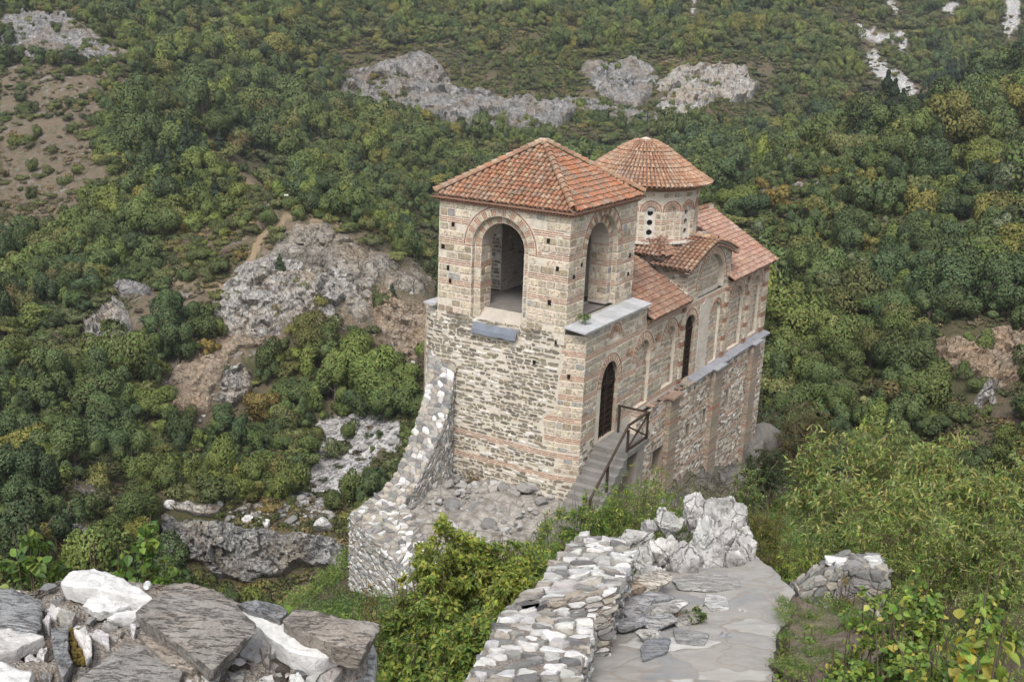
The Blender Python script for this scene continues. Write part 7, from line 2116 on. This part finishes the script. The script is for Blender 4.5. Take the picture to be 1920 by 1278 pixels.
# little tuft growing on the path, weed on the belfry ledge
q = None; Y_t = 9.0
for _ in range(14):
    q = at(1303, 1166, Y_t); Y_t += (q[2] - path_z(q[0], q[1])) * .9
shrub('tuft', (q[0], q[1], q[2] - .02), 'small dark green tuft growing out of the paving', 'plant', 77, rx=.1, ry=.1, h=.2, stems=9, twigs=40, n_leaf=420, leaf=.038, wd=.5, pal=DK + GR, thick=.003)
shrub('tuft', q + np.array([-.16, .03, -.03]), 'dry straw tuft beside the green tuft on the paving', 'plant', 78, rx=.14, ry=.09, h=.1, stems=9, twigs=40, n_leaf=300, leaf=.05, wd=.12, pal=[(.32, .25, .15), (.25, .19, .11)], thick=.002)
shrub('weed', cw(.75, -.35, 2.86), 'green weed sprouting beside the white ledge slab of the belfry', 'plant', 79, rx=.28, ry=.28, h=.5, stems=7, twigs=30, n_leaf=380, leaf=.07, wd=.5, pal=GR, thick=.006)
shrub('weed', cw(-.35, 3.4, -3.95), 'russet dry weed at the foot of the west wall', 'plant', 80, rx=.45, ry=.5, h=.7, stems=8, twigs=40, n_leaf=600, leaf=.07, wd=.3, pal=DRY, thick=.006)
shrub('weed', cw(-.35, 1.9, -3.85), 'dark green weeds at the foot of the west wall', 'plant', 81, rx=.4, ry=.9, h=.45, stems=8, twigs=50, n_leaf=900, leaf=.06, wd=.4, pal=DK + DRY, thick=.005)

# ground cover on the near slopes
cov = bpy.data.collections.new('cover_members'); ncv = 0
for i, (pal, lf, n) in enumerate(((GR, .10, 420), (GR + OL, .09, 420), (DK + GR, .09, 420), (OL + GR, .08, 300))):
    m, (V, F, tc) = shrub_data(3000 + i, .8, .8, .7, 8, 50, n, lf, .4, pal)
    cov.objects.link(bpy.data.objects.new('cover_%d' % i, mesh_only('cover', V, F, [MAT['leaf_near']], tc, smooth=False))); ncv += 1
rc = np.random.default_rng(12); N_ = 6500
Yc = np.sqrt(rc.uniform(7 ** 2, 62 ** 2, N_)); Xc = rc.uniform(-.66, .66, N_) * Yc; Zc = ground(Xc, Yc)
c_, s_ = math.cos(CH_ROT), math.sin(CH_ROT); ax_ = (Xc - CH_LOC[0]) * c_ + (Yc - CH_LOC[1]) * s_; bx_ = -(Xc - CH_LOC[0]) * s_ + (Yc - CH_LOC[1]) * c_
okc = ~((ax_ > -6.5) & (ax_ < 21.5) & (bx_ > -2.2) & (bx_ < 6.4)) & ~((ax_ > -2.5) & (ax_ < 22) & (bx_ > -3.6) & (bx_ < 0))
pxl = np.interp(Yc, Yq, Lq[:, 0], left=9, right=9); pxr = np.interp(Yc, Yq, Rq[:, 0], left=9, right=9)
okc &= ~((Yc < 12.5) & (Xc > pxl - 1.1) & (Xc < pxr + .1)) & ~((Yc < 10.8) & (Xc > 1.6) & (Xc < 4.2))
okc &= ~((Xc < .2) & (Yc < 7.2))
w_ = np.nonzero(okc)[0]
me = bpy.data.meshes.new('undergrowth'); me.vertices.add(len(w_)); me.vertices.foreach_set('co', np.stack([Xc[w_], Yc[w_], Zc[w_] - .05], 1).astype(np.float32).ravel())
for nm_, typ, data in (('pick', 'INT', rc.integers(0, ncv, len(w_)).astype(np.int32)), ('size', 'FLOAT_VECTOR', np.repeat((rc.uniform(.35, .95, len(w_)) * np.clip(Yc[w_] / 22, .35, 1.3)).astype(np.float32), 3)), ('spin', 'FLOAT', rc.uniform(0, 6.28, len(w_)).astype(np.float32))):
    a = me.attributes.new(nm_, typ, 'POINT'); a.data.foreach_set('vector' if typ == 'FLOAT_VECTOR' else 'value', data)
me.materials.append(MAT['leaf_near'])
ug = bpy.data.objects.new('undergrowth', me); COL.objects.link(ug); tag(ug, 'low mixed weeds covering the slopes below the path', 'undergrowth', kind='stuff')
ng2 = ng.copy(); ng2.name = 'cover_scatter'
for nd in ng2.nodes:
    if nd.bl_idname == 'GeometryNodeCollectionInfo': nd.inputs['Collection'].default_value = cov
md = ug.modifiers.new('scatter', 'NODES'); md.node_group = ng2

def scatter_stuff(name, label, coll, P, pick, size, group_src, mat):
    me = bpy.data.meshes.new(name); me.vertices.add(len(P)); me.vertices.foreach_set('co', P.astype(np.float32).ravel())
    for nm_, typ, data in (('pick', 'INT', pick.astype(np.int32)), ('size', 'FLOAT_VECTOR', np.repeat(size.astype(np.float32), 3)), ('spin', 'FLOAT', rc.uniform(0, 6.28, len(P)).astype(np.float32))):
        a = me.attributes.new(nm_, typ, 'POINT'); a.data.foreach_set('vector' if typ == 'FLOAT_VECTOR' else 'value', data)
    me.materials.append(mat)
    o = bpy.data.objects.new(name, me); COL.objects.link(o); tag(o, label, name.replace('_', ' '), kind='stuff')
    g = group_src.copy(); g.name = name + '_scatter'
    for nd in g.nodes:
        if nd.bl_idname == 'GeometryNodeCollectionInfo': nd.inputs['Collection'].default_value = coll
    o.modifiers.new('scatter', 'NODES').node_group = g
# low scrub and dry grass between the trees of the hillsides
lowc = bpy.data.collections.new('scrub_members')
for i, (c_s, n_s) in enumerate((((.105, .122, .055), 150), ((.078, .095, .042), 150), ((.15, .122, .078), 130), ((.12, .122, .058), 150), ((.185, .152, .1), 120))):
    V, F, VN, br = crown_arrays(900 + i, n_s, 1.0, .35, 6, .17)
    lowc.objects.link(bpy.data.objects.new('scrub_%d' % i, mesh_only('scrub', V, F, [MAT['leaf_far']], np.array(c_s)[None] * br[:, None], VN)))
N_ = 120000
Ys = np.sqrt(rc.uniform(50 ** 2, 420 ** 2, N_)); ts = rc.uniform(-.6, .6, N_)
n2 = 45000; Ys = np.concatenate([Ys, np.sqrt(rc.uniform(55 ** 2, 165 ** 2, n2))]); ts = np.concatenate([ts, rc.uniform(-.6, .6, n2)])
Xs = ts * Ys; Zs = ground(Xs, Ys)
ti = np.clip(np.searchsorted(TH, ts), 0, len(TH) - 1); li = np.clip(np.searchsorted(LY, np.log(Ys)), 0, len(LY) - 1)
sx_, sy_ = pix(np.stack([Xs, Ys, Zs], 1))
ok = ((Zs + 1.0 - CAM_Z) / Ys >= _runmax[li, ti] - .002) & (sx_ > -200) & (sx_ < 2120) & (sy_ > -120) & (sy_ < 1300) & ~((np.abs(Xs) < 18) & (Ys < 58)) & (np.hypot(Xs - 8, Ys - 46) > 15)
rockpoly = [p_[1] for p_ in PATCHES] + Z_SCREE + Z_PATH
inrock = np.zeros(len(Xs), bool)
for p_ in rockpoly: inrock |= in_poly(sx_, sy_, p_)
ok &= (~inrock | (rc.random(len(Xs)) < .10)) & (rc.random(len(Xs)) < np.clip(.55 + .8 * fbm(Xs / 9, Ys / 9, None, 41, 3), .05, 1))
w_ = np.nonzero(ok)[0]; print('low scrub', len(w_))
bare_ = np.zeros(len(Xs), bool)
for p_ in Z_EARTH: bare_ |= in_poly(sx_, sy_, p_)
keepb = ~bare_[w_] | (rc.random(len(w_)) < .38); w_ = w_[keepb]; pk = rc.integers(0, 5, len(w_)); pk[bare_[w_] & (rc.random(len(w_)) < .6)] = 4; pk[bare_[w_] & (rc.random(len(w_)) < .3)] = 2
order_ = {n_: i for i, n_ in enumerate(sorted('scrub_%d' % i for i in range(5)))}
scatter_stuff('low_scrub', 'low scrub and dry grass tufts between the trees on the hillsides', lowc, np.stack([Xs[w_], Ys[w_], Zs[w_] - .08], 1), pk, rc.uniform(.22, .75, len(w_)) * (1 + np.clip((Ys[w_] - 120) / 250, 0, 1)), ng, MAT['leaf_far'])
# loose stones on the scree and round the crags
stc = bpy.data.collections.new('stone_members')
for i, c_s in enumerate(((.40, .39, .38), (.2, .195, .19), (.3, .285, .27))):
    V, F = rock((1, .8, .6), 60 + i, 2, 8, 3.5, .06); V[:, 2] += .15
    stc.objects.link(bpy.data.objects.new('stone_%d' % i, mesh_only('stone', V, F, [MAT['rubble']], np.tile(np.array(c_s), (len(F), 1)), smooth=False)))
N_ = 60000
Ys = np.sqrt(rc.uniform(70 ** 2, 160 ** 2, N_)); ts = rc.uniform(-.5, .5, N_); Xs = ts * Ys; Zs = ground(Xs, Ys)
sx_, sy_ = pix(np.stack([Xs, Ys, Zs], 1))
insc = np.zeros(N_, bool)
for p_ in Z_SCREE[:2] + [[(285, 745), (430, 622), (505, 628), (480, 760), (345, 800)], [(400, 640), (520, 640), (700, 600), (815, 690), (700, 720), (560, 660), (400, 680)], [(300, 940), (640, 960), (640, 1000), (300, 975)], [(700, 530), (815, 560), (800, 680), (718, 622)]]: insc |= in_poly(sx_ + rc.normal(size=N_) * 8, sy_ + rc.normal(size=N_) * 5, p_)
core_ = np.zeros(N_, bool)
for p_ in Z_SCREE[:2]: core_ |= in_poly(sx_, sy_, p_)
w_ = np.nonzero(insc & (core_ | (rc.random(N_) < .22)))[0]; print('stones', len(w_))
nf = 260; aa = rc.uniform(-4.4, .3, nf); bb = rc.uniform(.1, 4.4, nf)
Pf = np.array([cw(a, b_, -3.4 - .13 * (.3 - a)) for a, b_ in zip(aa, bb)])
scatter_stuff('floor_rubble', 'broken stones strewn on the rock floor below the west wall', stc, Pf - np.array([0, 0, .1]), rc.integers(0, 3, nf), np.exp(rc.normal(-1.7, .55, nf)), ng, MAT['rubble'])
scatter_stuff('loose_stones', 'grey scree and loose stones below the spur', stc, np.stack([Xs[w_], Ys[w_], Zs[w_]], 1), rc.integers(0, 3, len(w_)), np.exp(rc.normal(-1.25, .5, len(w_))), ng, MAT['rubble'])

# weeds on the bare clay and along the path's outer edge
nw = 170; pxw = rc.uniform(1462, 1690, nw); pyw = rc.uniform(1115, 1262, nw)
Pw_ = np.array([at(x, y, float(np.interp(y, [1095, 1275], [9.9, 6.7]))) for x, y in zip(pxw, pyw)]) - np.array([0, 0, .06])
scatter_stuff('terrace_weeds', 'small weeds and dry grass on the bare clay beside the path', cov, Pw_, rc.integers(0, ncv, nw), rc.uniform(.06, .2, nw), ng, MAT['leaf_near'])
# ------------------------------------------------------------------ the air of the gorge
m = MB(); zt = float(gZ.max()) + 15; zl = float(gZ.min()) - 1.0
m.box((0, 310, (zt + zl) / 2), (2200, 680, zt - zl))
hz = m.build('haze', MAT['mortar']); tag(hz, kind='stuff')
hm = bpy.data.materials.new('thin_haze'); hm.use_nodes = True
for n_ in list(hm.node_tree.nodes):
    if n_.bl_idname != 'ShaderNodeOutputMaterial': hm.node_tree.nodes.remove(n_)
pv = hm.node_tree.nodes.new('ShaderNodeVolumePrincipled'); pv.inputs['Color'].default_value = (.86, .92, 1, 1); pv.inputs['Density'].default_value = .00022; pv.inputs['Anisotropy'].default_value = .2
hm.node_tree.links.new(pv.outputs[0], [n_ for n_ in hm.node_tree.nodes if n_.bl_idname == 'ShaderNodeOutputMaterial'][0].inputs['Volume'])
hz.data.materials.clear(); hz.data.materials.append(hm)
